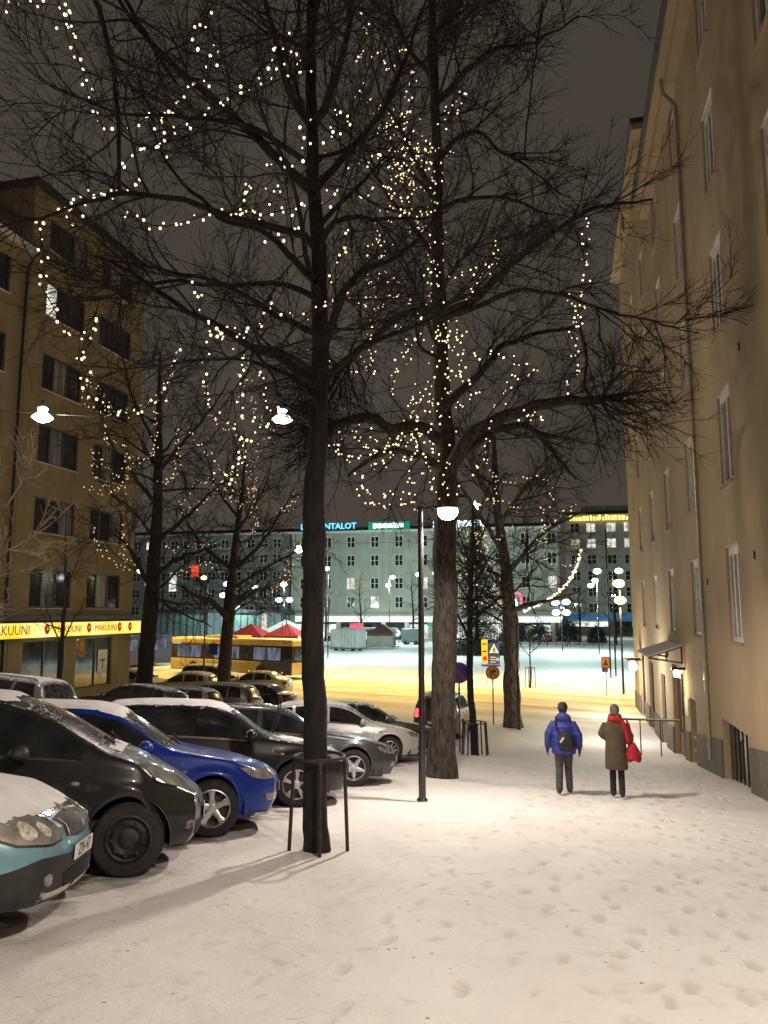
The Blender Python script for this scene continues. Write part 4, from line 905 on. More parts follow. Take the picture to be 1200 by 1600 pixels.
def spec_blue():
    W = 1.71; L = 4.45
    return dict(L=L, W=W, rw=.318, fo=.80, wb=2.6, sill=.215, wheel='five', paint=paint('bright_blue', (.006, .034, .27), .18, .1),
        top=[(0, .66), (.1, .75), (.35, .83), (.8, .91), (1.12, .97), (1.24, 1.0), (2.0, 1.40), (2.3, 1.455), (2.8, 1.46), (3.3, 1.42), (3.75, 1.28), (4.2, 1.04), (4.38, 1.0), (L, .92)],
        belt=[(0, .645), (.3, .76), (.8, .84), (1.3, .88), (2.6, .93), (3.7, .97), (4.2, .97), (L, .90)], round=.64, bow=.22,
        win=dict(front=(1.27, 1.98), rear=(3.4, 4.1), side=[(1.52, 2.38, 0, 0), (2.47, 3.25, 0, 0), (3.32, 3.75, 0, -.12)]),
        doors=[[(1.35, .3), (1.3, .86)], [(2.42, .3), (2.42, .92)], [(3.38, .6), (3.3, .94)]], handles=[(2.28, .80), (3.2, .83)], mirror=(1.58, .96), indicator=(1.15, .72),
        decals=[
            ('headlight', M_lens, (-.25, -.58, .69), (-1, .55, 0), seg((-.30, .075), (-.12, .07), (.08, .055), (.2, .045)), seg((-.20, -.03), (-.1, -.06), (.06, -.062), (.18, -.045)), dict(off=.012)),
            ('grille', M_plast, (0, 0, .66), (-1, 0, 0), seg((-.34, .05), (-.12, .06), (.12, .06), (.34, .05)), seg((-.33, -.045), (-.12, -.055), (.12, -.055), (.33, -.045)), dict(off=.006, mirror=False)),
            ('grille_surround', M_chrome, (0, 0, .735), (-1, 0, 0), seg((-.35, .012), (-.12, .016), (.12, .016), (.35, .012)), seg((-.35, -.008), (-.12, -.008), (.12, -.008), (.35, -.008)), dict(off=.012, mirror=False)),
            ('fog_light', M_lens, (0, -.60, .42), (-1, .55, 0), seg((-.14, .042), (0, .045), (.13, .045)), seg((-.12, -.035), (0, -.04), (.13, -.04)), dict(off=.008)),
            ('lower_intake', M_seam, (0, 0, .37), (-1, 0, 0), seg((-.40, .05), (-.2, .06), (.2, .06), (.40, .05)), seg((-.38, -.06), (-.2, -.07), (.2, -.07), (.38, -.06)), dict(off=.006, mirror=False)),
            ('front_lip', M_trim, (0, -.25, .235), (-1, .3, 0), seg((-.5, .016), (0, .018), (.4, .018)), seg((-.5, -.012), (0, -.014), (.4, -.014)), dict(off=.02)),
            ('tail_light', M_tail, (1000.12, -.62, .80), (1, .5, 0), seg((-.18, .09), (0, .09), (.15, .08)), seg((-.16, -.08), (0, -.08), (.15, -.08)), dict()),
        ], plate=(.51, ''), snow=[('roof_snow', 1.85, 3.5, -.0, 1.12, .032, 11)])
def spec_black():
    W = 1.76; L = 4.35
    return dict(L=L, W=W, rw=.32, fo=.86, wb=2.6, sill=.22, wheel='vee', paint=paint('black', (.010, .010, .011), .28, .1), wiper_up=1,
        top=[(0, .66), (.1, .77), (.35, .85), (.8, .93), (1.12, .985), (1.24, 1.01), (1.95, 1.41), (2.25, 1.47), (2.9, 1.48), (3.6, 1.44), (3.95, 1.33), (4.22, 1.0), (L, .92)],
        belt=[(0, .645), (.3, .78), (.8, .86), (1.3, .90), (2.6, .95), (3.7, .99), (4.1, .98), (L, .90)], round=.62, bow=.24, chrome=True,
        win=dict(front=(1.27, 1.93), rear=(3.98, 4.2), side=[(1.5, 2.38, 0, 0), (2.47, 3.3, 0, 0), (3.38, 3.8, 0, -.1)]),
        doors=[[(1.32, .3), (1.28, .88)], [(2.42, .3), (2.42, .94)], [(3.38, .6), (3.3, .96)]], handles=[(2.28, .82), (3.2, .85)], mirror=(1.56, .99), indicator=(1.1, .75), handle=M_chrome,
        decals=[
            ('headlight', M_lensD, (-.25, -.57, .70), (-1, .55, 0), seg((-.28, .08), (-.12, .085), (.08, .065), (.2, .045)), seg((-.20, -.03), (-.1, -.06), (.06, -.07), (.18, -.06)), dict(off=.012)),
            ('grille', M_seam, (0, 0, .58), (-1, 0, 0), seg((-.36, .1), (-.12, .12), (.12, .12), (.36, .1)), seg((-.30, -.16), (-.12, -.19), (.12, -.19), (.30, -.16)), dict(off=.006, mirror=False)),
            ('fog_light', M_lensD, (0, -.62, .40), (-1, .55, 0), seg((-.07, .035), (0, .04), (.07, .035)), seg((-.07, -.03), (0, -.035), (.07, -.03)), dict(off=.008)),
            ('tail_light', M_tail, (1000.12, -.62, .84), (1, .5, 0), seg((-.18, .09), (0, .09), (.15, .08)), seg((-.16, -.08), (0, -.08), (.15, -.08)), dict()),
        ], plate=(.49, ''), snow=[('roof_snow', 1.85, 3.8, .0, 1.12, .032, 21), ('bonnet_snow', .45, 1.2, .08, .30, .012, 12)])
def spec_saloon():
    W = 1.78; L = 4.65
    return dict(L=L, W=W, rw=.328, fo=.90, wb=2.7, sill=.205, wheel='star', paint=paint('graphite', (.060, .066, .066), .22, .55), chrome=True, tumble=.46,
        top=[(0, .60), (.1, .69), (.4, .79), (.9, .88), (1.3, .945), (1.42, .97), (2.2, 1.36), (2.5, 1.425), (3.0, 1.435), (3.45, 1.38), (4.1, 1.07), (4.3, 1.02), (4.6, .98), (L, .9)],
        belt=[(0, .585), (.3, .70), (.9, .81), (1.4, .86), (2.8, .92), (3.8, .96), (4.3, .96), (L, .88)], round=.56, bow=.28,
        win=dict(front=(1.45, 2.18), rear=(3.5, 4.06), side=[(1.72, 2.6, 0, 0), (2.69, 3.35, 0, 0), (3.42, 3.8, 0, -.15)]),
        doors=[[(1.5, .3), (1.45, .84)], [(2.64, .3), (2.64, .9)], [(3.52, .6), (3.45, .93)]], handles=[(2.5, .79), (3.42, .82)], mirror=(1.78, .94), indicator=(1.35, .72),
        decals=[
            ('headlight', M_lensD, (-.3, -.58, .62), (-1, .7, 0), seg((-.34, .10), (-.14, .075), (.08, .03), (.2, .0)), seg((-.20, .0), (-.1, -.03), (.06, -.05), (.18, -.055)), dict(off=.010)),
            ('grille', M_seam, (0, 0, .50), (-1, 0, 0), seg((-.38, .06), (-.12, .08), (.12, .08), (.38, .06)), seg((-.30, -.1), (-.12, -.12), (.12, -.12), (.30, -.1)), dict(off=.006, mirror=False)),
            ('fog_light', M_lensD, (0, -.64, .38), (-1, .6, 0), seg((-.06, .05), (0, .06), (.08, .05)), seg((-.05, -.04), (0, -.05), (.08, -.05)), dict(off=.008)),
            ('tail_light', M_tail, (1000.15, -.62, .80), (1, .5, 0), seg((-.2, .08), (0, .08), (.15, .07)), seg((-.2, -.07), (0, -.07), (.15, -.07)), dict()),
        ], plate=(.45, ''), snow=[])
def spec_white(col=(.55, .54, .52), nm='white', wheel_='ten', snow_=True):
    W = 1.77; L = 4.3
    return dict(L=L, W=W, rw=.325, fo=.87, wb=2.58, sill=.21, wheel=wheel_, paint=mat('paint_' + nm, col, .3, metal=0.05, var=.08, vscale=2, snow=.4 if nm != 'white' else .3, sscale=9, coat=.6),
        top=[(0, .64), (.1, .74), (.35, .82), (.8, .90), (1.1, .955), (1.22, .98), (2.0, 1.38), (2.3, 1.44), (2.8, 1.45), (3.5, 1.39), (3.9, 1.28), (4.16, .98), (L, .90)],
        belt=[(0, .625), (.3, .74), (.8, .83), (1.3, .87), (2.6, .93), (3.7, .98), (4.1, .96), (L, .88)], round=.60, bow=.25,
        win=dict(front=(1.25, 1.98), rear=(3.93, 4.14), side=[(1.5, 2.4, 0, 0), (2.5, 3.25, 0, 0), (3.33, 3.72, 0, -.12)]),
        doors=[[(1.32, .3), (1.28, .84)], [(2.45, .3), (2.45, .92)], [(3.36, .6), (3.28, .94)]], handles=[(2.3, .80), (3.2, .84)], mirror=(1.56, .95), indicator=(1.1, .74),
        decals=[
            ('headlight', M_lens, (-.25, -.57, .69), (-1, .6, 0), seg((-.28, .075), (-.12, .07), (.08, .045), (.18, .02)), seg((-.20, -.02), (-.1, -.05), (.06, -.06), (.16, -.06)), dict(off=.012)),
            ('grille', M_seam, (0, 0, .52), (-1, 0, 0), seg((-.36, .1), (-.12, .12), (.12, .12), (.36, .1)), seg((-.30, -.12), (-.12, -.15), (.12, -.15), (.30, -.12)), dict(off=.006, mirror=False)),
            ('fog_light', M_lensD, (0, -.63, .38), (-1, .6, 0), seg((-.07, .035), (0, .04), (.07, .035)), seg((-.07, -.03), (0, -.035), (.07, -.03)), dict(off=.008)),
            ('tail_light', M_tail, (1000.12, -.62, .86), (1, .5, 0), seg((-.18, .09), (0, .1), (.15, .09)), seg((-.16, -.08), (0, -.08), (.15, -.08)), dict()),
        ], plate=(.47, ''), snow=[('roof_snow', 1.95, 3.7, .0, 1.1, .03, 31)] if snow_ else [])
def spec_suv(col, nm, glow=False):
    W = 1.84; L = 4.5
    return dict(L=L, W=W, rw=.345, fo=.88, wb=2.64, sill=.26, wheel='five', paint=mat('paint_' + nm, col, .3, metal=.3, var=.1, vscale=2, snow=.36, sscale=9, coat=.6), tumble=.33, rails=(2.1, 3.9),
        top=[(0, .78), (.1, .88), (.35, .97), (.8, 1.03), (1.1, 1.08), (1.2, 1.10), (1.9, 1.56), (2.2, 1.63), (3.2, 1.65), (3.9, 1.6), (4.15, 1.5), (4.38, 1.1), (L, 1.0)],
        belt=[(0, .765), (.3, .90), (.8, .97), (1.3, 1.0), (2.6, 1.04), (3.8, 1.09), (4.2, 1.09), (L, .98)], round=.66, bow=.22,
        tail=[(0, .2), (.3, .03), (.55, 0), (.8, .03), (1.1, .06), (1.7, .22)],
        win=dict(front=(1.25, 1.88), rear=(4.17, 4.36), side=[(1.48, 2.38, 0, 0), (2.47, 3.3, 0, 0), (3.4, 4.0, 0, -.12)]),
        doors=[[(1.32, .4), (1.28, .98)], [(2.42, .4), (2.42, 1.02)], [(3.4, .7), (3.3, 1.05)]], handles=[(2.28, .92), (3.2, .95)], mirror=(1.52, 1.1), handle=M_plast,
        decals=[
            ('headlight', M_lens, (-.25, -.60, .80), (-1, .55, 0), seg((-.26, .075), (-.1, .08), (.08, .06), (.2, .045)), seg((-.20, -.04), (-.1, -.06), (.06, -.07), (.18, -.06)), dict(off=.012)),
            ('grille', M_seam, (0, 0, .68), (-1, 0, 0), seg((-.4, .08), (-.12, .09), (.12, .09), (.4, .08)), seg((-.36, -.08), (-.12, -.1), (.12, -.1), (.36, -.08)), dict(off=.006, mirror=False)),
            ('tail_light', E_red if glow else M_tail, (1000.15, -.70, .98), (1, .45, 0), seg((-.09, .15), (0, .16), (.10, .15)), seg((-.11, -.14), (0, -.15), (.10, -.14)), dict(off=.012)),
            ('rear_bumper', M_plast, (1000.0, 0, .42), (1, 0, 0), seg((-.75, .10), (-.3, .11), (.3, .11), (.75, .10)), seg((-.72, -.12), (-.3, -.14), (.3, -.14), (.72, -.12)), dict(off=.012, mirror=False)),
            ('high_brake_light', E_red if glow else M_tail, (1000.3, 0, 1.56), (1, 0, -.35), seg((-.16, .02), (0, .02), (.16, .02)), seg((-.16, -.012), (0, -.012), (.16, -.012)), dict(off=.012, mirror=False)),
        ], plate=(.5, ''), snow=[('roof_snow', 2.0, 4.0, .0, 1.05, .03, 41)])
def spec_estate(col, nm, rails=True):
    sp = spec_black(); sp = dict(sp); L = 4.6
    sp.update(L=L, wheel='ten', wb=2.65, wiper_up=0, paint=mat('paint_' + nm, col, .3, metal=.3, var=.1, vscale=2, snow=.42, sscale=9, coat=.6),
        top=[(0, .66), (.1, .77), (.35, .85), (.8, .93), (1.12, .985), (1.24, 1.01), (1.95, 1.41), (2.25, 1.47), (3.0, 1.48), (3.9, 1.46), (4.2, 1.38), (4.48, 1.0), (L, .92)],
        belt=[(0, .645), (.3, .78), (.8, .86), (1.3, .90), (2.6, .95), (3.9, .99), (4.4, .98), (L, .90)],
        win=dict(front=(1.27, 1.93), rear=(4.22, 4.46), side=[(1.5, 2.38, 0, 0), (2.47, 3.3, 0, 0), (3.4, 4.1, 0, -.14)]), snow=[('roof_snow', 1.95, 4.1, .0, 1.12, .032, 51)])
    if rails: sp['rails'] = (2.1, 4.0)
    return sp
def park(label, sp, wx, wy, yaw, name='parked_car'):
    """parked slantwise; (wx, wy) is where the right front tyre meets the ground"""
    a = R(yaw); lx, ly = sp['L'] / 2 - sp['fo'], -(sp['W'] / 2 - .05); x = wx - (lx * math.cos(a) - ly * math.sin(a)); y = wy - (lx * math.sin(a) + ly * math.cos(a))
    return make_car(name, label, sp, (x, y, G(x, y)), a)
def cars():
    park('light blue parked car with snow on its bonnet and big pale headlights', spec_lightblue(), -4.02, 4.10, 20)
    park('anthracite small people carrier with black steel wheels beside the light blue car', spec_mpv(), -3.90, 6.47, 27)
    park('bright blue hatchback with five-spoke silver wheels and snowy roof', spec_blue(), -4.05, 8.50, 26)
    park('black parked hatchback with its wipers raised behind the caged tree', spec_black(), -3.97, 11.16, 24)
    park('graphite grey saloon with star-spoke wheels parked beside the black hatchback', spec_saloon(), -3.87, 13.98, 23)
    park('white parked hatchback with thin-spoked wheels', spec_white(), -4.35, 19.1, 18)
    sp = spec_white((.055, .058, .06), 'dark_grey', 'vee', False); park('dark grey hatchback parked beyond the white hatchback', sp, -4.4, 22.0, 18)
    # car leaving towards the road, brake lights on
    make_car('moving_car', 'brown off-road car with red brake lights on, leaving towards the road', spec_suv((.10, .065, .05), 'brown', True), (-4.85, 31.2, G(-4.85, 31.2)), R(88))
    # far row, tails towards the lane
    g = 'cars in the far parking row'
    def far(label, sp, tail_x, yc, rz=math.pi): 
        L = sp['L']; x = tail_x - L / 2; make_car('parked_car', label, sp, (x, yc, G(x, yc)), rz, group=g)
    sp = spec_estate((.20, .20, .20), 'silver'); far('silver grey estate with black roof rails in front of the shop windows', sp, -12.4, 17.6)
    far('dark blue grey hatchback seen from its tail beside the left trees', spec_white((.030, .036, .045), 'navy_grey', 'five', False), -12.6, 24.4)
    sp = spec_estate((.26, .25, .24), 'pale_silver'); far('pale silver estate with snow on its windows', sp, -12.8, 27.6)
    far('snow-covered brown grey off-road car in the far row', spec_suv((.16, .14, .13), 'taupe'), -12.7, 31.0)
    far('small black saloon at the end of the far row', dict(spec_saloon(), paint=paint('black2', (.012, .012, .013), .3, .1)), -12.6, 35.2)
    tx = (.42, .35, .16)
    make_car('taxi', 'yellow-lit cream taxi nearest the ochre building corner', dict(spec_estate((.40, .36, .26), 'cream', False)), (-24.8, 41.6, G(-24.8, 41.6)), R(-8), group='cream cars under the orange lamps')
    make_car('taxi', 'cream taxi hatchback standing between the two left trees', dict(spec_white((.42, .38, .27), 'cream2')), (-21.4, 41.0, G(-21.4, 41)), R(182), group='cream cars under the orange lamps')
    make_car('taxi', 'cream saloon taxi parked by the second left tree trunk', dict(spec_saloon(), paint=mat('paint_cream3', (.38, .33, .22), .3, var=.1, snow=.3, coat=.6)), (-18.0, 43.0, G(-18, 43)), R(180), group='cream cars under the orange lamps')
    make_car('parked_car', 'dark estate waiting alongside the yellow bus', dict(spec_estate((.05, .045, .04), 'dark_brown', False)), (-22.2, 46.5, G(-22, 46.5)), R(0), group='cars beside the bus')
cars()
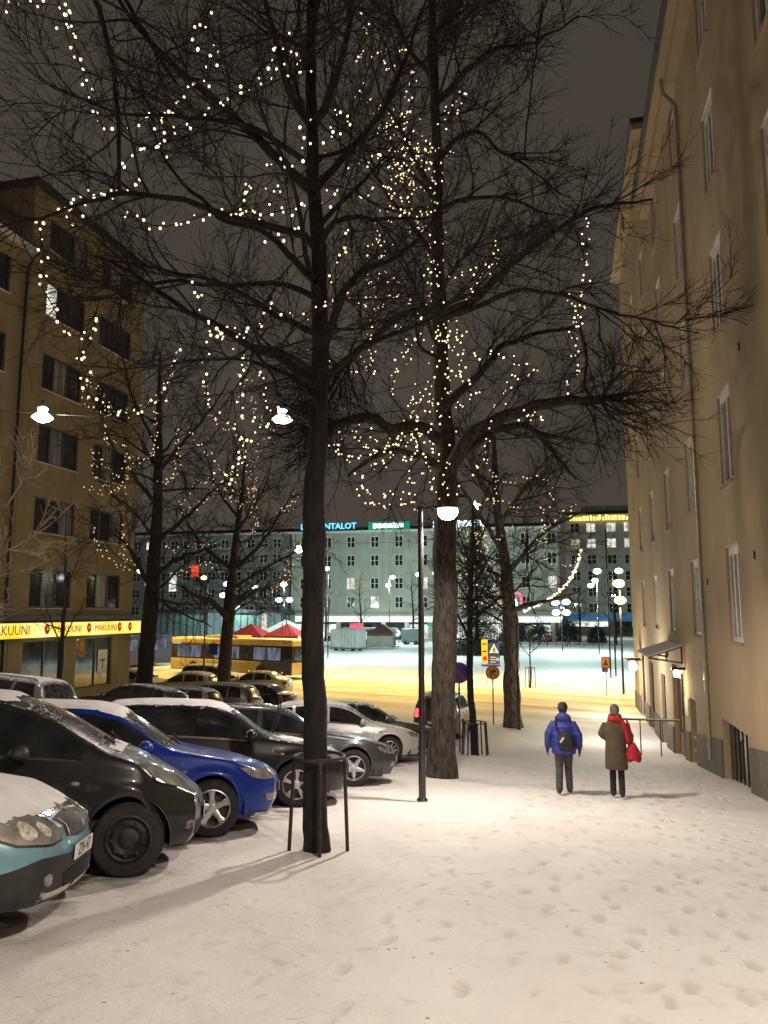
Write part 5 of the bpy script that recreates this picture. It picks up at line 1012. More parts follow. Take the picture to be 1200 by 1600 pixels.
TREES = {'A': {'trunk': [(-2.66, 8.23, -0.99, 0.165), (-2.66, 8.23, -0.84, 0.14), (-2.69, 8.22, -0.5, 0.13), (-2.7, 8.22, 0.31, 0.127), (-2.73, 8.21, 1.34, 0.122), (-2.73, 8.21, 2.05, 0.125), (-2.72, 8.22, 2.41, 0.13), (-2.73, 8.21, 2.92, 0.11), (-2.69, 8.22, 3.58, 0.105), (-2.69, 8.22, 4.57, 0.1), (-2.71, 8.22, 5.59, 0.092), (-2.78, 8.2, 6.39, 0.085), (-2.81, 8.19, 7.46, 0.07), (-2.83, 8.19, 8.65, 0.06), (-2.82, 8.19, 10.24, 0.045), (-2.83, 8.19, 12.18, 0.02)], 'limbs': [([(-2.54, 7.67, 4.09), (-2.94, 7.6, 4.39), (-3.27, 7.59, 4.51), (-3.6, 7.56, 4.72), (-4.05, 7.52, 4.96), (-4.44, 7.48, 5.29), (-4.67, 7.51, 5.47), (-5.18, 7.45, 5.74)], 0.05, 0.014), ([(-2.55, 7.66, 4.16), (-2.82, 7.5, 4.34), (-3.12, 7.32, 4.41), (-3.18, 7.21, 4.38), (-2.98, 7.17, 4.16), (-2.78, 7.13, 3.85)], 0.035, 0.012), ([(-2.49, 7.57, 4.98), (-2.95, 7.59, 5.26), (-3.44, 7.68, 5.35), (-3.97, 7.79, 5.45), (-4.75, 7.85, 5.56), (-5.51, 7.96, 5.44), (-6.38, 8.04, 5.48)], 0.035, 0.008), ([(-2.53, 7.4, 6.15), (-2.8, 7.33, 6.44), (-3.14, 7.24, 6.77), (-3.49, 7.16, 7.15), (-3.97, 7.03, 7.59), (-4.33, 6.94, 7.98), (-4.59, 6.88, 8.33), (-4.91, 6.79, 8.87)], 0.06, 0.015), ([(-2.52, 7.31, 6.84), (-2.81, 7.31, 7.49), (-3.0, 7.39, 8.12), (-3.2, 7.48, 8.8), (-3.38, 7.55, 9.74)], 0.045, 0.015), ([(-2.49, 7.31, 6.9), (-2.17, 7.15, 7.41), (-2.01, 6.93, 7.72), (-1.84, 6.68, 8.11)], 0.05, 0.015), ([(-2.54, 7.48, 5.57), (-2.66, 7.39, 5.65), (-2.94, 7.26, 5.71), (-3.41, 7.08, 5.78), (-3.71, 6.93, 5.86), (-4.06, 6.77, 5.88), (-4.35, 6.63, 5.83), (-4.75, 6.48, 5.73), (-5.15, 6.32, 5.58), (-5.54, 6.17, 5.44)], 0.045, 0.01), ([(-2.53, 7.53, 5.19), (-2.85, 7.52, 5.55), (-3.17, 7.54, 5.86), (-3.68, 7.55, 6.07), (-4.06, 7.58, 6.45), (-4.49, 7.58, 6.99), (-4.71, 7.64, 7.47)], 0.04, 0.01), ([(-2.51, 7.49, 5.53), (-2.35, 7.55, 5.84), (-2.1, 7.67, 5.93), (-1.84, 7.81, 5.96), (-1.44, 8.0, 6.0), (-1.17, 8.14, 6.15)], 0.04, 0.008), ([(-2.47, 7.64, 4.47), (-2.34, 7.67, 5.01), (-2.09, 7.78, 5.37), (-1.83, 7.93, 5.55), (-1.53, 8.07, 5.85), (-1.25, 8.2, 6.28)], 0.05, 0.01), ([(-2.46, 7.68, 4.16), (-2.09, 7.66, 4.41), (-1.66, 7.65, 4.55), (-1.24, 7.62, 4.71), (-0.96, 7.53, 4.96), (-0.68, 7.44, 5.23)], 0.04, 0.008), ([(-5.07, 6.42, 9.03), (-4.79, 6.6, 8.21), (-4.61, 6.73, 7.52), (-4.54, 6.84, 6.84), (-4.57, 6.93, 6.12)], 0.035, 0.02), ([(-4.73, 6.52, 8.89), (-4.49, 6.74, 8.27), (-4.32, 6.94, 7.9), (-4.08, 7.16, 7.52)], 0.03, 0.012), ([(-2.53, 7.4, 6.15), (-2.21, 7.54, 6.56), (-1.82, 7.72, 7.07), (-1.56, 7.88, 7.68), (-1.43, 8.0, 8.4), (-1.29, 8.12, 9.14)], 0.045, 0.01), ([(-2.53, 7.37, 6.42), (-2.82, 7.19, 6.58), (-3.17, 6.98, 6.72), (-3.64, 6.75, 6.71), (-4.22, 6.49, 6.66), (-4.71, 6.22, 6.8), (-4.93, 6.01, 6.9)], 0.035, 0.006), ([(-2.53, 7.71, 3.82), (-2.79, 7.83, 4.16), (-3.24, 7.98, 4.46), (-3.86, 8.13, 4.67), (-4.54, 8.3, 4.74), (-5.2, 8.54, 4.53)], 0.03, 0.006)]}, 'B': {'trunk': [(-2.63, 16.41, -1.99, 0.38), (-2.63, 16.41, -1.64, 0.33), (-2.64, 16.41, -0.93, 0.27), (-2.62, 16.41, -0.01, 0.255), (-2.58, 16.42, 1.06, 0.25), (-2.55, 16.43, 2.42, 0.25), (-2.53, 16.43, 3.8, 0.255), (-2.51, 16.44, 4.94, 0.24), (-2.56, 16.43, 5.95, 0.2), (-2.6, 16.42, 7.27, 0.175), (-2.62, 16.41, 8.46, 0.165), (-2.65, 16.41, 9.99, 0.14), (-2.62, 16.41, 12.02, 0.115), (-2.67, 16.4, 14.12, 0.1), (-2.69, 16.4, 16.11, 0.085), (-2.71, 16.39, 18.68, 0.06), (-2.72, 16.39, 21.35, 0.02)], 'limbs': [([(-2.31, 15.64, 4.57), (-2.05, 15.55, 5.02), (-1.72, 15.45, 5.41), (-1.22, 15.4, 5.61), (-0.57, 15.38, 5.75), (0.06, 15.37, 5.8), (0.77, 15.37, 5.81)], 0.16, 0.09), ([(-2.25, 15.64, 4.7), (-1.86, 15.82, 5.13), (-1.41, 16.07, 5.48), (-0.82, 16.4, 5.58), (-0.43, 16.75, 5.33), (-0.11, 17.1, 5.03), (0.3, 17.49, 4.61)], 0.11, 0.03), ([(-2.41, 15.45, 5.83), (-1.89, 15.65, 6.4), (-1.5, 15.87, 6.86), (-1.24, 16.09, 7.27), (-0.57, 16.44, 7.62), (0.46, 16.88, 7.92)], 0.1, 0.03), ([(-2.35, 15.2, 7.81), (-1.68, 15.24, 8.11), (-0.88, 15.26, 8.73), (-0.09, 15.27, 9.27), (0.68, 15.28, 9.67), (1.5, 15.34, 9.83), (1.93, 15.31, 9.85)], 0.1, 0.025), ([(-2.38, 15.21, 7.68), (-1.74, 15.15, 7.87), (-0.88, 15.09, 8.11), (0.0, 15.06, 7.94), (0.73, 15.0, 7.58), (1.67, 14.98, 7.23), (2.57, 14.93, 6.87)], 0.07, 0.012), ([(-2.39, 14.79, 10.85), (-1.93, 14.92, 11.52), (-1.48, 15.16, 11.75), (-1.11, 15.45, 11.51), (-0.46, 15.83, 11.2), (0.34, 16.29, 10.62)], 0.07, 0.012), ([(-2.42, 14.62, 12.04), (-2.07, 14.59, 12.4), (-1.53, 14.58, 12.87), (-1.0, 14.59, 13.1), (-0.42, 14.63, 13.11), (0.03, 14.62, 13.26), (0.61, 14.61, 13.58)], 0.08, 0.015), ([(-2.36, 14.91, 9.99), (-1.66, 15.32, 10.34), (-0.89, 15.87, 10.47), (-0.22, 16.45, 10.41), (0.48, 17.05, 10.56)], 0.06, 0.012), ([(-2.42, 15.17, 7.94), (-3.07, 14.77, 7.71), (-3.64, 14.36, 7.07), (-4.18, 13.93, 6.37)], 0.1, 0.05), ([(-2.43, 15.53, 5.17), (-2.92, 15.29, 5.48), (-3.39, 15.07, 5.38), (-3.63, 14.86, 5.59), (-4.04, 14.63, 5.52), (-4.4, 14.42, 5.39)], 0.13, 0.085), ([(-2.44, 15.6, 4.64), (-2.9, 15.17, 4.84), (-3.2, 14.72, 4.83), (-3.61, 14.24, 4.56), (-3.92, 13.76, 4.21)], 0.09, 0.03), ([(-2.47, 15.3, 6.89), (-2.86, 15.41, 7.23), (-2.97, 15.63, 7.75), (-3.15, 15.82, 8.72)], 0.05, 0.015), ([(-2.43, 15.02, 9.0), (-2.98, 15.02, 9.78), (-3.55, 15.08, 10.61), (-4.01, 15.2, 11.48), (-4.21, 15.36, 12.68)], 0.07, 0.012), ([(-2.4, 14.85, 10.32), (-2.86, 14.44, 10.85), (-3.04, 14.03, 11.32), (-3.32, 13.55, 11.87), (-3.4, 13.09, 12.49)], 0.07, 0.012), ([(-2.38, 14.54, 12.7), (-2.88, 14.58, 13.56), (-3.31, 14.68, 14.78), (-3.63, 14.81, 16.2)], 0.06, 0.012), ([(-2.36, 14.44, 13.5), (-1.78, 14.63, 14.43), (-1.25, 14.86, 15.42)], 0.06, 0.012), ([(0.44, 15.89, 7.55), (0.57, 16.09, 6.91), (0.53, 16.27, 6.28), (0.82, 16.48, 6.11)], 0.035, 0.03), ([(-0.57, 15.2, 10.98), (-0.46, 15.15, 11.95), (-0.31, 15.11, 13.06), (-0.13, 15.05, 14.46), (-0.05, 15.05, 15.34)], 0.02, 0.012)]}, 'C': {'trunk': [(-2.31, 33.83, -3.3, 0.42), (-2.33, 33.83, -2.77, 0.36), (-2.37, 33.82, -0.9, 0.34), (-2.38, 33.82, 0.99, 0.33), (-2.47, 33.79, 3.19, 0.25), (-2.63, 33.76, 4.59, 0.22), (-2.85, 33.71, 6.28, 0.17), (-2.92, 33.69, 8.29, 0.12), (-2.94, 33.68, 10.32, 0.05)], 'limbs': [([(-2.35, 33.63, 1.68), (-1.44, 33.25, 2.0), (-0.37, 32.75, 2.2), (0.53, 32.13, 2.44)], 0.12, 0.04), ([(-2.5, 33.4, 3.18), (-1.4, 33.75, 4.56), (-0.3, 34.25, 5.43), (0.96, 34.86, 6.03)], 0.12, 0.03), ([(-2.6, 33.23, 4.27), (-3.65, 33.03, 5.94), (-4.34, 33.08, 7.09), (-5.18, 33.12, 8.28)], 0.12, 0.03), ([(-2.7, 33.06, 5.36), (-1.55, 32.57, 6.91), (-0.72, 31.92, 7.85), (0.34, 31.25, 8.72)], 0.12, 0.03), ([(-2.78, 32.93, 6.18), (-3.67, 32.23, 7.76), (-3.86, 31.69, 8.77), (-4.3, 31.06, 9.74)], 0.1, 0.02), ([(-2.39, 33.53, 2.36), (-3.25, 32.67, 3.15), (-3.82, 31.8, 3.25), (-4.29, 30.85, 3.6)], 0.09, 0.02), ([(-2.5, 33.41, 3.04), (-3.92, 33.88, 3.78), (-4.74, 34.77, 4.43)], 0.09, 0.02)]}, 'D': {'trunk': [(-15.87, 27.14, -2.32, 0.34), (-15.83, 27.15, -0.88, 0.31), (-15.71, 27.17, 1.06, 0.29), (-15.63, 27.19, 3.29, 0.26), (-15.59, 27.2, 5.56, 0.2), (-15.64, 27.19, 8.13, 0.15), (-15.66, 27.18, 10.23, 0.1), (-15.71, 27.17, 12.1, 0.04)], 'limbs': [([(-15.36, 26.74, 2.4), (-16.07, 26.7, 3.51), (-16.72, 26.81, 4.28), (-17.54, 26.94, 4.82)], 0.1, 0.03), ([(-15.29, 26.67, 3.01), (-14.1, 26.31, 3.7), (-13.07, 25.81, 3.88), (-11.93, 25.26, 4.05)], 0.1, 0.03), ([(-15.21, 26.53, 4.23), (-13.96, 26.94, 5.47), (-13.12, 27.36, 6.51), (-12.29, 27.88, 7.08)], 0.1, 0.02), ([(-15.12, 26.36, 5.68), (-15.8, 25.77, 6.85), (-16.28, 25.17, 7.74), (-16.72, 24.56, 8.6)], 0.09, 0.02), ([(-15.06, 26.21, 6.9), (-13.87, 26.06, 8.05), (-12.73, 25.82, 9.17), (-11.84, 25.49, 10.24)], 0.09, 0.02), ([(-15.01, 26.09, 7.87), (-15.89, 25.96, 9.4), (-16.41, 26.02, 10.73), (-16.83, 26.14, 12.1)], 0.08, 0.02), ([(-15.36, 26.76, 2.28), (-14.0, 26.27, 1.56), (-12.35, 25.55, 1.11)], 0.06, 0.02)]}, 'E': {'trunk': [(-18.5, 39.98, -3.71, 0.42), (-18.48, 39.98, -1.64, 0.36), (-18.4, 40.0, 0.45, 0.33), (-18.33, 40.02, 1.86, 0.32), (-18.12, 40.07, 4.36, 0.24), (-17.89, 40.12, 6.53, 0.18), (-17.69, 40.17, 8.73, 0.1), (-17.61, 40.19, 11.33, 0.04)], 'limbs': [([(-18.27, 39.67, 1.33), (-18.83, 38.86, 2.2), (-19.34, 37.98, 2.53), (-19.62, 37.05, 3.02)], 0.2, 0.07), ([(-18.04, 39.6, 2.21), (-16.98, 40.66, 2.94), (-15.98, 42.03, 3.15)], 0.14, 0.05), ([(-17.82, 39.42, 3.96), (-16.02, 39.11, 5.32), (-14.7, 38.48, 6.96), (-13.73, 37.75, 8.19)], 0.13, 0.03), ([(-17.82, 39.42, 3.96), (-19.4, 39.46, 5.06), (-20.57, 39.75, 6.19), (-21.61, 40.1, 7.74)], 0.12, 0.03), ([(-17.51, 39.21, 6.06), (-15.98, 38.85, 8.1), (-15.21, 38.23, 9.72)], 0.1, 0.02), ([(-17.42, 39.14, 6.77), (-18.73, 39.04, 8.59), (-19.62, 39.12, 10.83)], 0.1, 0.02), ([(-17.95, 39.53, 2.91), (-15.93, 38.52, 3.89), (-13.17, 37.3, 4.78)], 0.1, 0.03)]}, 'F': {'trunk': [(-2.71, 23.14, -2.68, 0.13), (-2.72, 23.14, -2.41, 0.115), (-2.78, 23.13, -1.41, 0.11), (-2.84, 23.11, -0.3, 0.1), (-2.84, 23.11, 0.82, 0.095), (-2.79, 23.12, 2.14, 0.08), (-2.73, 23.14, 3.49, 0.06), (-2.69, 23.15, 4.86, 0.02)], 'limbs': [([(-2.79, 22.66, 0.84), (-3.11, 22.62, 1.58), (-3.39, 22.66, 2.14), (-3.59, 22.74, 2.71)], 0.045, 0.012), ([(-2.76, 22.63, 1.11), (-2.25, 22.52, 1.76), (-1.78, 22.41, 2.12), (-1.48, 22.22, 2.57)], 0.045, 0.012), ([(-2.72, 22.53, 1.95), (-3.08, 22.12, 2.68), (-3.23, 21.69, 3.39)], 0.04, 0.01), ([(-2.68, 22.47, 2.41), (-2.16, 22.75, 3.26), (-1.71, 23.13, 3.85)], 0.04, 0.01), ([(-2.67, 22.39, 3.06), (-3.04, 22.36, 4.0), (-3.23, 22.42, 4.97)], 0.03, 0.01), ([(-2.64, 22.37, 3.24), (-2.18, 22.18, 4.15), (-1.95, 21.88, 5.03)], 0.03, 0.01)]}, 'H': {'trunk': [(-14.54, 20.31, -1.4, 0.075), (-14.59, 20.3, -0.21, 0.07), (-14.58, 20.3, 0.82, 0.06), (-14.6, 20.3, 2.14, 0.05), (-14.62, 20.3, 3.29, 0.03), (-14.67, 20.28, 4.65, 0.012)], 'limbs': [([(-14.73, 20.5, 0.62), (-15.11, 20.44, 1.38), (-15.39, 20.45, 2.15)], 0.025, 0.008), ([(-14.71, 20.48, 0.81), (-14.19, 20.36, 1.57), (-13.7, 20.22, 2.14)], 0.025, 0.008), ([(-14.62, 20.34, 1.95), (-14.98, 20.29, 2.72), (-15.25, 20.3, 3.5)], 0.02, 0.006), ([(-14.59, 20.3, 2.33), (-14.15, 20.17, 3.09), (-13.84, 19.97, 3.83)], 0.02, 0.006)]}}
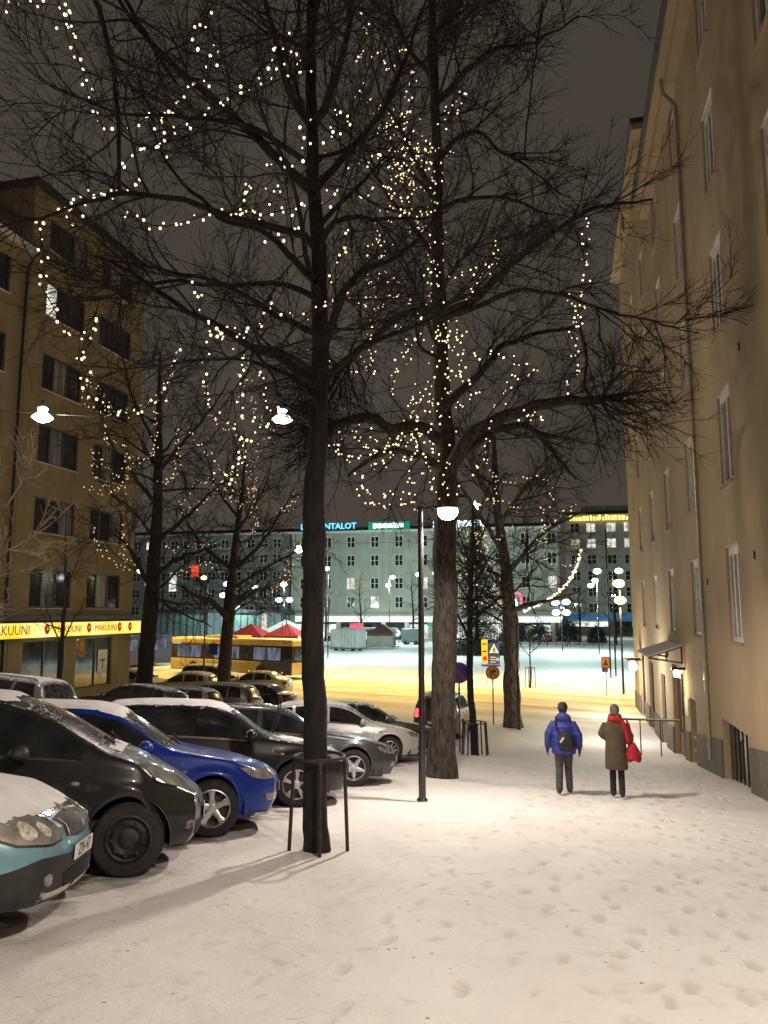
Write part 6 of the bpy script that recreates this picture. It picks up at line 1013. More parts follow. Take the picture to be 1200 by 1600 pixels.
STRANDS = [([(-5.59, 6.21, 8.12), (-5.58, 6.24, 8.0), (-5.24, 6.32, 8.03), (-4.98, 6.4, 8.0), (-5.03, 6.42, 7.81), (-4.94, 6.45, 7.8), (-4.95, 6.44, 7.99), (-4.92, 6.5, 7.7), (-4.89, 6.55, 7.47), (-4.84, 6.59, 7.31), (-4.81, 6.64, 7.12), (-4.74, 6.7, 6.89), (-4.59, 6.77, 6.74), (-4.33, 6.83, 6.86), (-4.01, 6.9, 6.97), (-3.84, 6.96, 6.9), (-3.78, 6.99, 6.89)], 'A'), ([(-4.43, 6.73, 6.31), (-4.37, 6.75, 6.4), (-4.12, 6.82, 6.54), (-3.85, 6.89, 6.79), (-3.69, 6.94, 6.91), (-3.49, 7.01, 7.03), (-3.31, 7.07, 7.21), (-3.11, 7.14, 7.32), (-2.98, 7.19, 7.5), (-2.95, 7.22, 7.64)], 'A'), ([(-3.46, 6.75, 7.86), (-3.66, 6.74, 7.75), (-3.69, 6.78, 7.61), (-3.46, 6.88, 7.59), (-3.56, 6.91, 7.43), (-3.63, 6.95, 7.29), (-3.83, 6.95, 7.26), (-3.93, 6.98, 7.15), (-4.09, 7.0, 7.06), (-4.22, 7.04, 6.88), (-4.16, 7.14, 6.62)], 'A'), ([(-4.93, 6.66, 5.94), (-5.08, 6.65, 5.85), (-5.32, 6.63, 5.76), (-5.3, 6.68, 5.53), (-5.29, 6.75, 5.27), (-5.37, 6.76, 5.2), (-5.29, 6.84, 5.01), (-5.22, 6.91, 4.82), (-5.11, 6.99, 4.62), (-4.97, 7.04, 4.67), (-4.87, 7.08, 4.8), (-5.03, 7.11, 4.5), (-5.14, 7.13, 4.43), (-5.05, 7.2, 4.34), (-5.13, 7.24, 4.14), (-4.93, 7.34, 3.94), (-4.69, 7.45, 3.84), (-4.43, 7.53, 3.97), (-4.27, 7.57, 4.18), (-4.17, 7.58, 4.53)], 'A'), ([(-4.93, 6.66, 5.94), (-4.61, 6.74, 6.03), (-4.47, 6.83, 5.88), (-4.09, 6.97, 5.73), (-3.78, 7.07, 5.83), (-3.58, 7.14, 5.91), (-3.34, 7.23, 5.94), (-3.12, 7.33, 5.93), (-2.89, 7.41, 6.0), (-2.67, 7.5, 6.07)], 'A'), ([(-4.43, 6.73, 6.3), (-4.28, 6.84, 6.17), (-4.48, 6.89, 6.1), (-4.76, 6.9, 6.13), (-5.03, 6.94, 6.13), (-5.26, 7.01, 5.95), (-5.14, 7.13, 6.04)], 'A'), ([(-3.19, 7.05, 6.04), (-3.07, 7.03, 6.12), (-3.1, 6.99, 5.85), (-3.18, 6.92, 5.72), (-2.94, 6.91, 5.72), (-2.81, 6.85, 5.81), (-2.72, 6.78, 5.89), (-2.63, 6.73, 5.79)], 'A'), ([(-2.92, 7.08, 6.3), (-2.84, 7.09, 6.38), (-2.75, 7.13, 6.3), (-2.59, 7.16, 6.38), (-2.52, 7.16, 6.51), (-2.58, 7.12, 6.72), (-2.51, 7.13, 6.79)], 'A'), ([(-2.63, 7.21, 5.87), (-2.71, 7.31, 5.76), (-2.7, 7.45, 5.74), (-2.94, 7.55, 5.76), (-3.13, 7.66, 5.8)], 'A'), ([(-2.68, 6.96, 7.65), (-2.73, 6.99, 7.57), (-2.58, 7.08, 7.46), (-2.53, 7.15, 7.39), (-2.81, 7.13, 7.43), (-2.89, 7.12, 7.74)], 'A'), ([(-3.74, 7.05, 5.07), (-3.68, 7.11, 5.02), (-3.73, 7.16, 4.88), (-3.58, 7.28, 4.6), (-3.65, 7.31, 4.56), (-3.38, 7.42, 4.63), (-3.14, 7.51, 4.8), (-3.08, 7.55, 4.98), (-2.86, 7.68, 4.88), (-2.63, 7.77, 4.99), (-2.33, 7.88, 5.16)], 'A'), ([(-2.47, 7.89, 7.28), (-2.43, 7.96, 7.49), (-2.32, 8.11, 7.41), (-2.49, 8.21, 7.38), (-2.66, 8.3, 7.38), (-2.76, 8.44, 7.31)], 'A'), ([(-2.6, 7.95, 6.62), (-2.58, 8.07, 6.61), (-2.49, 8.24, 6.62), (-2.73, 8.36, 6.55), (-2.85, 8.51, 6.56)], 'A'), ([(-2.36, 8.08, 6.03), (-2.37, 8.16, 5.92), (-2.49, 8.25, 5.74), (-2.63, 8.35, 5.56), (-2.69, 8.47, 5.37), (-2.55, 8.61, 5.48), (-2.42, 8.73, 5.7)], 'A'), ([(-3.99, 7.89, 4.56), (-4.02, 8.0, 4.21), (-3.95, 8.15, 3.94), (-3.75, 8.32, 3.8), (-3.74, 8.47, 3.52), (-3.94, 8.57, 3.34), (-4.17, 8.64, 3.33)], 'A'), ([(-3.56, 7.99, 4.56), (-3.65, 8.17, 4.32), (-3.73, 8.41, 3.99), (-3.67, 8.67, 3.97)], 'A'), ([(-3.77, 7.91, 4.82), (-3.94, 7.92, 4.88), (-3.73, 8.04, 4.94), (-3.6, 8.16, 4.93), (-3.74, 8.24, 4.74), (-3.61, 8.39, 4.62), (-3.52, 8.53, 4.49), (-3.55, 8.68, 4.13)], 'A'), ([(-3.22, 8.15, 3.97), (-3.41, 8.25, 3.78), (-3.69, 8.35, 3.66), (-3.83, 8.52, 3.47), (-4.0, 8.69, 3.19)], 'A'), ([(-3.7, 13.49, 13.56), (-3.52, 13.55, 13.29), (-3.72, 13.55, 12.63), (-3.21, 13.62, 12.73), (-3.15, 13.65, 12.32), (-2.82, 13.63, 12.74), (-2.7, 13.68, 12.27), (-2.57, 13.68, 12.11), (-2.76, 13.63, 11.83), (-2.64, 13.66, 11.49), (-2.84, 13.6, 11.15), (-2.7, 13.63, 10.87), (-2.88, 13.58, 10.47), (-2.57, 13.6, 10.5), (-2.7, 13.6, 9.92)], 'B'), ([(-3.62, 13.7, 12.16), (-3.76, 13.7, 11.91), (-3.39, 13.82, 11.72), (-3.49, 13.86, 11.28), (-3.09, 13.98, 11.16), (-3.29, 13.98, 10.84), (-3.68, 13.93, 10.59), (-4.0, 13.88, 10.51)], 'B'), ([(-3.28, 13.91, 11.21), (-3.13, 13.96, 10.88), (-3.4, 13.89, 10.67), (-2.77, 13.98, 10.9), (-2.59, 14.03, 10.57), (-2.77, 13.99, 10.29), (-3.11, 13.86, 10.37), (-3.16, 13.87, 9.87), (-2.83, 13.94, 9.66), (-2.64, 13.96, 9.45), (-2.52, 13.99, 9.18)], 'B'), ([(-2.58, 14.04, 11.4), (-2.53, 14.1, 11.15), (-2.39, 14.17, 10.96), (-2.49, 14.21, 10.53), (-2.31, 14.3, 10.28), (-2.38, 14.33, 10.03), (-2.23, 14.42, 9.78), (-2.52, 14.38, 9.66), (-2.6, 14.43, 9.28), (-2.38, 14.52, 9.1), (-2.47, 14.55, 8.79), (-2.3, 14.64, 8.54), (-2.58, 14.62, 8.39), (-2.39, 14.7, 8.23)], 'B'), ([(-2.15, 14.15, 11.4), (-2.02, 14.17, 11.67), (-1.87, 14.22, 11.82), (-1.7, 14.26, 12.1), (-1.75, 14.33, 11.87), (-1.94, 14.36, 11.65), (-2.12, 14.39, 11.42)], 'B'), ([(-3.81, 13.96, 9.87), (-3.54, 13.9, 9.94), (-3.31, 13.79, 9.98), (-3.03, 13.7, 9.96), (-3.05, 13.58, 9.43), (-2.86, 13.47, 9.21)], 'B'), ([(-3.58, 14.07, 9.49), (-3.43, 14.1, 9.22), (-3.46, 14.12, 8.69), (-3.33, 14.15, 8.29), (-3.63, 14.05, 8.14), (-3.57, 14.06, 7.74), (-3.6, 14.08, 7.09), (-3.55, 14.1, 6.58), (-3.64, 14.08, 6.06)], 'B'), ([(-3.67, 14.2, 8.34), (-3.35, 14.25, 8.2), (-3.09, 14.24, 8.24), (-3.21, 14.2, 7.9), (-2.83, 14.24, 7.74), (-2.71, 14.23, 7.47)], 'B'), ([(-2.24, 14.55, 8.22), (-1.87, 14.67, 8.37), (-1.56, 14.8, 8.53), (-1.25, 14.93, 8.69), (-1.18, 14.97, 9.11), (-1.13, 15.11, 8.83), (-1.4, 15.17, 8.61), (-1.68, 15.23, 8.39), (-1.83, 15.34, 8.1), (-2.03, 15.37, 8.27), (-2.25, 15.44, 8.11)], 'B'), ([(-2.14, 14.68, 7.45), (-1.96, 14.77, 7.34), (-1.91, 14.87, 6.97), (-1.61, 15.02, 6.73), (-1.3, 15.14, 6.81), (-1.05, 15.26, 6.76), (-0.78, 15.4, 6.63), (-0.49, 15.53, 6.6), (-0.56, 15.59, 6.43), (-0.95, 15.56, 6.45), (-1.09, 15.64, 6.07), (-1.37, 15.67, 5.82)], 'B'), ([(-2.15, 14.71, 7.2), (-2.07, 14.72, 6.86), (-1.9, 14.72, 6.65), (-1.87, 14.71, 6.25), (-1.71, 14.69, 6.1), (-1.58, 14.65, 5.96), (-1.82, 14.54, 5.68), (-2.0, 14.43, 5.54)], 'B'), ([(0.65, 15.06, 9.49), (0.59, 15.12, 9.12), (0.53, 15.2, 8.76), (0.59, 15.31, 8.39), (0.44, 15.37, 8.03), (0.19, 15.36, 7.97), (0.4, 15.48, 7.83), (0.44, 15.59, 7.5), (0.24, 15.61, 7.39), (0.38, 15.74, 7.08), (0.3, 15.81, 6.84), (0.41, 15.93, 6.6), (0.14, 15.96, 6.35), (0.2, 16.06, 6.17)], 'B'), ([(0.44, 15.22, 7.9), (0.51, 15.12, 7.65), (0.33, 14.92, 7.39), (0.34, 14.73, 7.12)], 'B'), ([(-2.81, 14.72, 5.93), (-2.88, 14.76, 5.68), (-2.77, 14.84, 5.43), (-2.97, 14.85, 5.18), (-2.73, 14.95, 5.06), (-2.57, 14.98, 5.38), (-2.34, 15.03, 5.58), (-2.47, 15.0, 5.85), (-2.63, 15.01, 5.73), (-2.79, 14.98, 5.93), (-2.96, 14.97, 5.94), (-2.9, 15.15, 4.97)], 'B'), ([(-4.46, 14.45, 5.04), (-4.19, 14.47, 4.76), (-3.8, 14.47, 4.62), (-3.4, 14.43, 4.69), (-3.09, 14.33, 4.94), (-2.85, 14.26, 4.91)], 'B'), ([(-4.33, 14.48, 5.04), (-4.37, 14.37, 4.88), (-4.09, 14.32, 4.6), (-3.86, 14.2, 4.63), (-3.45, 14.1, 4.72), (-3.11, 13.98, 4.74)], 'B'), ([(-4.57, 14.36, 5.54), (-4.26, 14.69, 5.21), (-3.87, 15.0, 5.66), (-3.89, 15.36, 5.2)], 'B'), ([(-3.99, 14.68, 4.14), (-3.85, 14.69, 3.88), (-3.59, 14.68, 3.74), (-3.2, 14.69, 3.73), (-2.93, 14.63, 3.91), (-3.0, 14.5, 3.95)], 'B'), ([(-3.31, 14.6, 5.93), (-3.22, 14.51, 6.29), (-3.07, 14.42, 6.64), (-2.86, 14.35, 6.87), (-2.59, 14.3, 7.02), (-2.63, 14.15, 7.3)], 'B'), ([(-3.98, 14.64, 4.46), (-3.84, 14.88, 4.04), (-3.7, 15.12, 3.87), (-3.54, 15.34, 4.1), (-3.14, 15.69, 3.86), (-2.79, 16.02, 3.76)], 'B'), ([(-0.69, 15.25, 5.67), (-0.45, 15.47, 5.58), (-0.33, 15.7, 5.56), (-0.59, 15.84, 5.68), (-0.8, 16.03, 5.67)], 'B'), ([(-1.73, 15.18, 4.4), (-1.45, 15.05, 4.88), (-1.36, 14.85, 5.35)], 'B'), ([(-4.6, 30.97, 5.97), (-4.34, 31.33, 5.21), (-3.54, 31.88, 4.45), (-2.79, 32.32, 4.6), (-2.13, 32.68, 5.3)], 'C'), ([(-4.48, 31.04, 5.71), (-3.79, 31.77, 4.84), (-3.2, 32.5, 4.77)], 'C'), ([(-2.65, 31.28, 7.14), (-2.28, 31.54, 6.91), (-1.64, 31.86, 7.12), (-0.87, 32.24, 7.24), (-0.5, 32.61, 6.88), (-0.47, 32.96, 6.11)], 'C'), ([(-0.82, 31.86, 5.97), (-0.8, 32.2, 4.95), (-0.79, 32.6, 3.92), (-0.34, 33.04, 3.54), (0.59, 33.53, 3.74)], 'C'), ([(-3.45, 31.24, 5.97), (-2.83, 31.63, 6.27), (-2.08, 32.19, 6.06), (-1.85, 32.67, 5.84)], 'C'), ([(-4.17, 31.44, 3.24), (-3.58, 32.03, 3.26), (-2.97, 32.7, 3.69)], 'C'), ([(-0.81, 32.07, 4.41), (-1.19, 32.13, 4.82), (-0.54, 32.48, 5.24), (-0.01, 32.81, 5.8), (0.53, 33.2, 6.11)], 'C'), ([(-3.01, 31.1, 7.79), (-2.7, 31.76, 6.82), (-2.9, 32.39, 6.11)], 'C'), ([(-16.67, 23.95, 10.12), (-16.97, 24.07, 9.45), (-16.61, 24.34, 9.02), (-16.12, 24.61, 8.94), (-15.5, 24.89, 9.1), (-14.76, 25.18, 9.49), (-14.32, 25.36, 10.13), (-13.99, 25.45, 11.38)], 'D'), ([(-16.14, 24.26, 8.73), (-16.21, 24.44, 7.82), (-15.58, 24.7, 7.72), (-15.54, 24.89, 7.16), (-15.97, 24.98, 6.6), (-16.59, 24.87, 7.21), (-17.0, 24.85, 7.59), (-17.03, 25.08, 6.78), (-16.72, 25.35, 6.33), (-16.1, 25.66, 6.11)], 'D'), ([(-16.9, 24.42, 6.19), (-16.45, 24.75, 5.98), (-15.89, 25.1, 6.26), (-15.8, 25.34, 6.77), (-15.82, 25.53, 7.55)], 'D'), ([(-16.71, 24.65, 4.8), (-16.73, 24.92, 4.24), (-16.43, 25.32, 3.67), (-16.13, 25.72, 3.33), (-16.07, 26.05, 3.23)], 'D'), ([(-15.69, 24.89, 4.8), (-15.75, 25.25, 4.13), (-16.07, 25.59, 3.68), (-15.82, 26.07, 3.47)], 'D'), ([(-14.32, 24.66, 8.96), (-14.53, 25.0, 8.1), (-14.8, 25.38, 7.47), (-15.59, 25.62, 7.31)], 'D'), ([(-13.59, 24.92, 8.27), (-13.75, 25.31, 7.16), (-14.13, 25.65, 6.64), (-14.79, 25.92, 6.47)], 'D'), ([(-13.2, 25.01, 8.27), (-13.0, 25.41, 7.75), (-12.6, 25.93, 7.23), (-12.54, 26.38, 6.95)], 'D'), ([(-16.67, 23.98, 9.89), (-16.43, 24.34, 9.73), (-16.37, 24.78, 9.24), (-15.89, 25.32, 8.98)], 'D'), ([(-17.98, 35.63, 13.42), (-17.99, 36.1, 12.17), (-17.52, 36.7, 11.43), (-16.88, 37.33, 11.02), (-16.59, 37.99, 10.09), (-16.71, 38.6, 8.97)], 'E'), ([(-15.83, 35.96, 14.74), (-15.99, 36.64, 13.58), (-15.9, 37.53, 12.42), (-15.88, 38.4, 11.92)], 'E'), ([(-16.18, 35.97, 14.08), (-16.54, 36.93, 13.0), (-16.97, 38.14, 11.92)], 'E'), ([(-19.47, 36.12, 7.14), (-18.9, 36.36, 8.17), (-18.04, 36.82, 8.55), (-17.54, 37.33, 8.27), (-17.38, 37.82, 7.65), (-16.85, 38.28, 8.05), (-16.3, 38.69, 8.97)], 'E'), ([(-19.31, 36.2, 6.81), (-18.67, 36.7, 7.19), (-18.04, 37.23, 8.1), (-17.24, 37.81, 9.38), (-16.94, 38.34, 10.54)], 'E'), ([(-16.49, 36.56, 9.12), (-16.84, 36.99, 8.19), (-16.74, 37.65, 7.26), (-16.45, 38.23, 7.67), (-16.31, 38.72, 8.8)], 'E'), ([(-20.5, 36.14, 5.15), (-19.88, 36.72, 4.85), (-19.29, 37.34, 5.06), (-18.54, 38.06, 5.28), (-17.79, 38.88, 4.98)], 'E'), ([(-19.9, 36.51, 3.5), (-19.33, 37.15, 3.86), (-18.82, 37.94, 4.24), (-18.33, 38.89, 3.94)], 'E'), ([(-15.54, 36.91, 8.13), (-15.95, 37.5, 7.21), (-16.08, 38.31, 6.28), (-16.74, 39.03, 5.68)], 'E'), ([(-14.47, 36.73, 11.43), (-15.19, 37.23, 10.56), (-15.97, 37.83, 10.03), (-16.47, 38.63, 9.15)], 'E'), ([(-14.45, 37.35, 6.81), (-14.09, 38.28, 7.26), (-14.12, 39.33, 8.11)], 'E'), ([(-14.38, 37.81, 3.5), (-14.18, 38.66, 4.22), (-14.22, 39.76, 4.63)], 'E'), ([(-15.06, 37.76, 2.67), (-14.71, 38.69, 3.03), (-14.59, 39.79, 3.77)], 'E')]
SWAG = [(1.31, 63.87, 6.67), (0.97, 63.7, 5.53), (0.33, 63.41, 4.24), (-0.6, 62.98, 3.22), (-1.7, 62.46, 2.4), (-2.59, 61.92, 1.95), (-3.26, 61.39, 1.7)]
# ------------------------------------------------------------------ trees
M_bark = mat('bark_dark', (.014, .011, .0085), .9, var=.4, vscale=14, bump=1.0, bscale=24, stretch=(1, 1, .3), bdist=.04)
M_bark2 = mat('bark_grey', (.068, .055, .040), .9, var=.42, vscale=18, bump=1.0, bscale=30, stretch=(1, 1, .3), bdist=.06, snow=.12, sscale=5)
M_twig = mat('twig_brown', (.020, .015, .012), .85, var=.3, vscale=2)
M_twigP = mat('twig_lamplit', (.62, .52, .38), .85, var=.3, vscale=3)  # lighter twig copy, the hanging lamp's light put into its colour
class Tubes:
    """many tapered tubes collected as arrays"""
    def __init__(s): s.V = []; s.F = []; s.n = 0
    def add(s, P, r, k):
        P = np.asarray(P, float); n = len(P); T = np.gradient(P, axis=0); T /= np.linalg.norm(T, axis=1)[:, None] + 1e-9
        ref = np.array([0, 0, 1.]) if abs(T[0, 2]) < .8 else np.array([1., 0, 0])
        A = np.cross(T, ref); A /= np.linalg.norm(A, axis=1)[:, None] + 1e-9; B = np.cross(T, A)
        an = np.arange(k) * 2 * math.pi / k; c, sn = np.cos(an), np.sin(an); r = np.asarray(r, float)
        V = P[:, None, :] + r[:, None, None] * (A[:, None, :] * c[None, :, None] + B[:, None, :] * sn[None, :, None])
        s.V.append(V.reshape(-1, 3)); i = np.arange(n - 1)[:, None] * k + np.arange(k)[None]; j = np.arange(n - 1)[:, None] * k + (np.arange(k)[None] + 1) % k
        s.F.append(np.stack([i, j, j + k, i + k], -1).reshape(-1, 4) + s.n); s.n += n * k
    def build(s, name, m, parent, off):
        if not s.V: return None
        V = np.concatenate(s.V) - np.array(off); F = np.concatenate(s.F); me = bpy.data.meshes.new(name)
        me.vertices.add(len(V)); me.vertices.foreach_set('co', V.ravel()); me.loops.add(F.size); me.loops.foreach_set('vertex_index', F.ravel().astype(np.int32))
        me.polygons.add(len(F)); me.polygons.foreach_set('loop_start', np.arange(0, F.size, 4, dtype=np.int32)); me.polygons.foreach_set('loop_total', np.full(len(F), 4, np.int32))
        me.polygons.foreach_set('use_smooth', np.ones(len(F), bool)); me.update(); me.materials.append(m)
        o = bpy.data.objects.new(name, me); COL.objects.link(o); o.parent = parent; return o
def resample(P, step, wob, rs):
    P = np.asarray(P, float); d = np.concatenate([[0], np.cumsum(np.linalg.norm(np.diff(P, axis=0), axis=1))]); n = max(3, int(d[-1] / step) + 1); t = np.linspace(0, d[-1], n)
    # smooth through the control points
    Q = np.stack([pchip(list(zip(d, P[:, k])))(t) if len(P) > 2 else np.interp(t, d, P[:, k]) for k in range(3)], 1)
    w = np.cumsum(rs.randn(n, 3), 0); w -= np.linspace(0, 1, n)[:, None] * w[-1]; Q[1:-1] += w[1:-1] * wob
    return Q, d[-1]
def child(P, rs, i, lo, hi, length, droop, nseg, up):
    t = P[min(i + 1, len(P) - 1)] - P[max(i - 1, 0)]; t = t / (np.linalg.norm(t) + 1e-9)
    a = rs.randn(3); a[2] += up; a -= t * a.dot(t); a /= np.linalg.norm(a) + 1e-9; an = R(rs.uniform(lo, hi)); d = t * math.cos(an) + a * math.sin(an)
    pts = [P[i].copy()]; p = P[i].copy(); st = length / nseg
    for k in range(nseg):
        d = d + rs.randn(3) * .13 + np.array([0, 0, droop]); d /= np.linalg.norm(d); p = p + d * st; pts.append(p)
    return np.array(pts)
def make_tree(name, label, key, mtr, mtw, seed, dens=1.0, step=(.34, .17, .11), lens=(1.5, .62, .30), rad=(.016, .0075, .0045), auto=12, auto_len=(2.2, 4.0), group=None, zlo=0.3, levels=3, knob=()):
    rs = np.random.RandomState(seed); T = TREES[key]; tr = np.array(T['trunk']); base = tr[0, :3]
    root = thing(name, label, 'tree', tuple(base), group=group)
    Q, Ln = resample(tr[:, :3], .12, .006, rs); rr = np.interp(np.linspace(0, 1, len(Q)), np.concatenate([[0], np.cumsum(np.linalg.norm(np.diff(tr[:, :3], axis=0), axis=1))]) / Ln, tr[:, 3])
    # lumpy trunk, built as rings with bark ridges
    k = 22; an = np.arange(k) * 2 * math.pi / k; V = []
    for i, (p, r) in enumerate(zip(Q, rr)):
        for j in range(k):
            u = Vector((math.cos(an[j]) * 1.6, math.sin(an[j]) * 1.6, p[2] * 1.1 + seed)); f = 1 + .13 * mnoise.noise(u) + .09 * mnoise.noise(Vector((math.cos(an[j]) * 5, math.sin(an[j]) * 5, p[2] * 1.8)))
            if i < 6: f += .20 * max(0, math.sin(an[j] * 2.5 + seed)) * (1 - i / 6)
            V.append((p[0] + math.cos(an[j]) * r * f, p[1] + math.sin(an[j]) * r * f, p[2]))
    m = MB(base); n = len(Q); m.add(V, [(i * k + j, i * k + (j + 1) % k, (i + 1) * k + (j + 1) % k, (i + 1) * k + j) for i in range(n - 1) for j in range(k)]); m.build('trunk', mtr, root, True, 180, fix=False)
    l1 = []
    for (P, r0, r1) in T['limbs']:
        Pq, ln = resample(P, .16, .012 * min(1.5, 1 + r0 * 4), rs); l1.append((Pq, np.linspace(r0, r1, len(Pq)) ** 1.0, ln))
    zs = Q[:, 2] - Q[0, 2]; H = zs[-1]
    for _ in range(auto):
        i = rs.choice(np.where((zs > H * zlo) & (zs < H * .93))[0]); fr = 1 - (zs[i] / H - zlo) / (1 - zlo) * .6
        ln = rs.uniform(*auto_len) * fr; P = child(Q, rs, i, 45, 75, ln, rs.uniform(-.01, .05), 9, .5); Pq, l_ = resample(P, .2, .01, rs); l1.append((Pq, np.linspace(min(rr[i] * .42, .06), .008, len(Pq)), l_))
    tw = Tubes(); cnt = 0
    for q, (P, r, ln) in enumerate(l1):
        t = Tubes(); t.add(P, r, 8); t.build('limb', mtr, root, base)
        n2 = max(2, int(ln / step[0] * dens)); idx = np.clip((rs.uniform(.12, 1.0, n2) * (len(P) - 1)).astype(int), 1, len(P) - 1)
        if q in knob: idx = np.concatenate([idx, np.full(16, len(P) - 1), np.full(8, len(P) - 3)])
        for i in idx:
            f = 1 - .45 * i / len(P); L2 = lens[0] * rs.uniform(.55, 1.3) * f; ra = min(r[i] * .6, rad[0] * rs.uniform(.8, 1.5))
            if i >= len(P) - 3: P2 = child(P, rs, i, 0, 75, L2 * 1.1, rs.uniform(-.06, .05), 8, .0)
            else: P2 = child(P, rs, i, 28, 68, L2, rs.uniform(-.05, .07), 8, .25)
            tw.add(P2, np.linspace(ra, rad[1] * .8, len(P2)), 5)
            if levels < 2: continue
            n3 = max(1, int(L2 / step[1] * dens))
            for i3 in np.clip((rs.uniform(.15, 1.0, n3) * 8).astype(int), 1, 8):
                L3 = lens[1] * rs.uniform(.5, 1.35); P3 = child(P2, rs, i3, 20, 58, L3, rs.uniform(-.05, .06), 6, .15); tw.add(P3, np.linspace(rad[1], rad[2] * .8, len(P3)), 4)
                if levels < 3: continue
                n4 = max(1, int(L3 / step[2] * dens))
                for i4 in np.clip((rs.uniform(.2, 1.0, n4) * 6).astype(int), 1, 6):
                    P4 = child(P3, rs, i4, 16, 52, lens[2] * rs.uniform(.4, 1.3), rs.uniform(-.04, .05), 3, .1); tw.add(P4, np.linspace(rad[2], rad[2] * .55, len(P4)), 3)
    c = tw.build('crown', mtw, root, base); c['kind'] = 'stuff'
    return root
def tree_guard(label, x, y, r, h, n, group='tree guards', ring2=False):
    z = G(x, y); g = thing('tree_guard', label, 'tree guard', (x, y, z), group=group)
    for k in range(n):
        a = 2 * math.pi * k / n + .35; m = MB(); m.tube([(math.cos(a) * r * 1.18, math.sin(a) * r * 1.18, -.15), (math.cos(a) * r, math.sin(a) * r, h)], .022, 6); m.build('stake', M_gd, g)
    for zz in ((h - .02, h * .55) if ring2 else (h - .02,)):
        m = MB(); R2 = r * (1 + .18 * (1 - zz / h)); m.tube([(math.cos(2 * math.pi * k / 24) * R2, math.sin(2 * math.pi * k / 24) * R2, zz) for k in range(25)], .018, 6, False); m.build('ring', M_gd, g, True)
    return g
M_gd = mat('guard_metal', (.055, .042, .035), .6, metal=.4, var=.3, vscale=12)
def trees():
    make_tree('street_tree', 'slender dark bare tree in a metal guard among the nearest parked cars', 'A', M_bark, M_twig, 11, 1.0, auto=16, auto_len=(1.6, 3.0), zlo=.40, step=(.30, .16, .11), lens=(1.7, .75, .36), rad=(.012, .0056, .0032))
    make_tree('street_tree', 'thick old bare tree with sawn-off side limbs beside the lit lamp post', 'B', M_bark2, M_twig, 23, 1.0, auto=16, auto_len=(2.5, 4.5), zlo=.36, step=(.36, .19, .13), lens=(2.1, .9, .42), rad=(.017, .0082, .0048), knob=(0, 8, 9))
    make_tree('street_tree', 'stout bare tree at the pavement end with its trunk lit pale below', 'C', mat('bark_lamplit', (.15, .125, .095), .9, var=.4, vscale=12, bump=1.0, bscale=20, stretch=(1, 1, .3), bdist=.06), M_twig, 31, 1.0, auto=14, auto_len=(3, 5), zlo=.30, step=(.6, .30, .24), lens=(2.4, 1.0, .5), rad=(.028, .014, .009))  # bark lightened for this trunk: shop light on it put into the colour
    make_tree('street_tree', 'bare tree with hanging light strings in front of the ochre block', 'D', M_bark, M_twig, 41, 1.0, auto=16, auto_len=(3, 5), zlo=.30, step=(.55, .28, .22), lens=(2.2, .95, .45), rad=(.024, .012, .008))
    make_tree('street_tree', 'bare tree with forked pale trunk standing before the yellow bus', 'E', M_bark2, M_twig, 53, 1.0, auto=16, auto_len=(3, 5.5), zlo=.28, step=(.65, .34, .27), lens=(2.6, 1.1, .5), rad=(.03, .016, .010))
    make_tree('young_tree', 'thin young tree leaning in a small round guard on the pavement', 'F', M_bark, M_twig, 61, .9, auto=14, auto_len=(1.2, 2.2), zlo=.42, step=(.4, .2, .15), lens=(1.1, .5, .25), rad=(.014, .009, .006))
    make_tree('young_tree', 'thin young tree in front of the yellow shop sign', 'H', M_twigP if False else M_bark, M_twig, 71, .8, auto=10, auto_len=(.9, 1.6), zlo=.4, step=(.4, .2, .16), lens=(.8, .4, .2), rad=(.012, .008, .006))
    # little tree at the left edge, lamplight put into its pale twig colour
    TREES['K'] = dict(trunk=[(-11.2, 12.0, G(-11.2, 12) - .1, .07), (-11.2, 12.0, 1.2, .06), (-11.15, 12.05, 2.6, .045), (-11.1, 12.1, 3.6, .02)],
        limbs=[([(-11.15, 12.05, 2.6), (-10.6, 12.3, 3.2), (-10.1, 12.6, 4.1), (-9.95, 12.75, 4.85)], .03, .007), ([(-11.15, 12.05, 2.2), (-10.4, 12.5, 2.7), (-9.7, 12.9, 3.3), (-9.3, 13.1, 3.8)], .03, .006), ([(-11.15, 12.05, 2.9), (-10.7, 12.4, 3.9), (-10.7, 12.5, 4.5)], .025, .006), ([(-11.2, 12.0, 1.9), (-10.5, 12.5, 2.3), (-9.6, 13.0, 2.7)], .025, .006)])
    make_tree('young_tree', 'little bare tree with pale lit twigs under the hanging lamp', 'K', M_twigP, M_twigP, 77, .62, auto=4, auto_len=(.8, 1.4), zlo=.45, step=(.2, .11, .09), lens=(.95, .45, .22), rad=(.013, .009, .0065))
    tree_guard('rusty four-legged tree guard around the slender dark tree trunk', -2.66, 8.23, .27, 1.0, 4)
    tree_guard('small round stake guard around the leaning young tree', -2.72, 23.14, .34, .95, 8)
    # little tree on the square
    TREES['P'] = dict(trunk=[(-2.38, 51.0, -3.3, .06), (-2.36, 51, -1.8, .05), (-2.38, 51, -.9, .04), (-2.36, 51, .6, .012)], limbs=[([(-2.37, 51, -1.2), (-2.9, 51, -.6), (-3.2, 51.1, .2)], .03, .008), ([(-2.37, 51, -1.0), (-1.8, 51, -.5), (-1.3, 51.1, 0)], .03, .008)])
    make_tree('young_tree', 'small bare sapling on the near edge of the snowy square', 'P', M_bark, M_twig, 81, .7, auto=5, auto_len=(.8, 1.3), zlo=.5, step=(.5, .3, .3), lens=(.8, .4, .2), rad=(.012, .01, .008), levels=2)
    tree_guard('staked guard around the sapling on the square', -2.38, 51.0, .3, 1.3, 4)
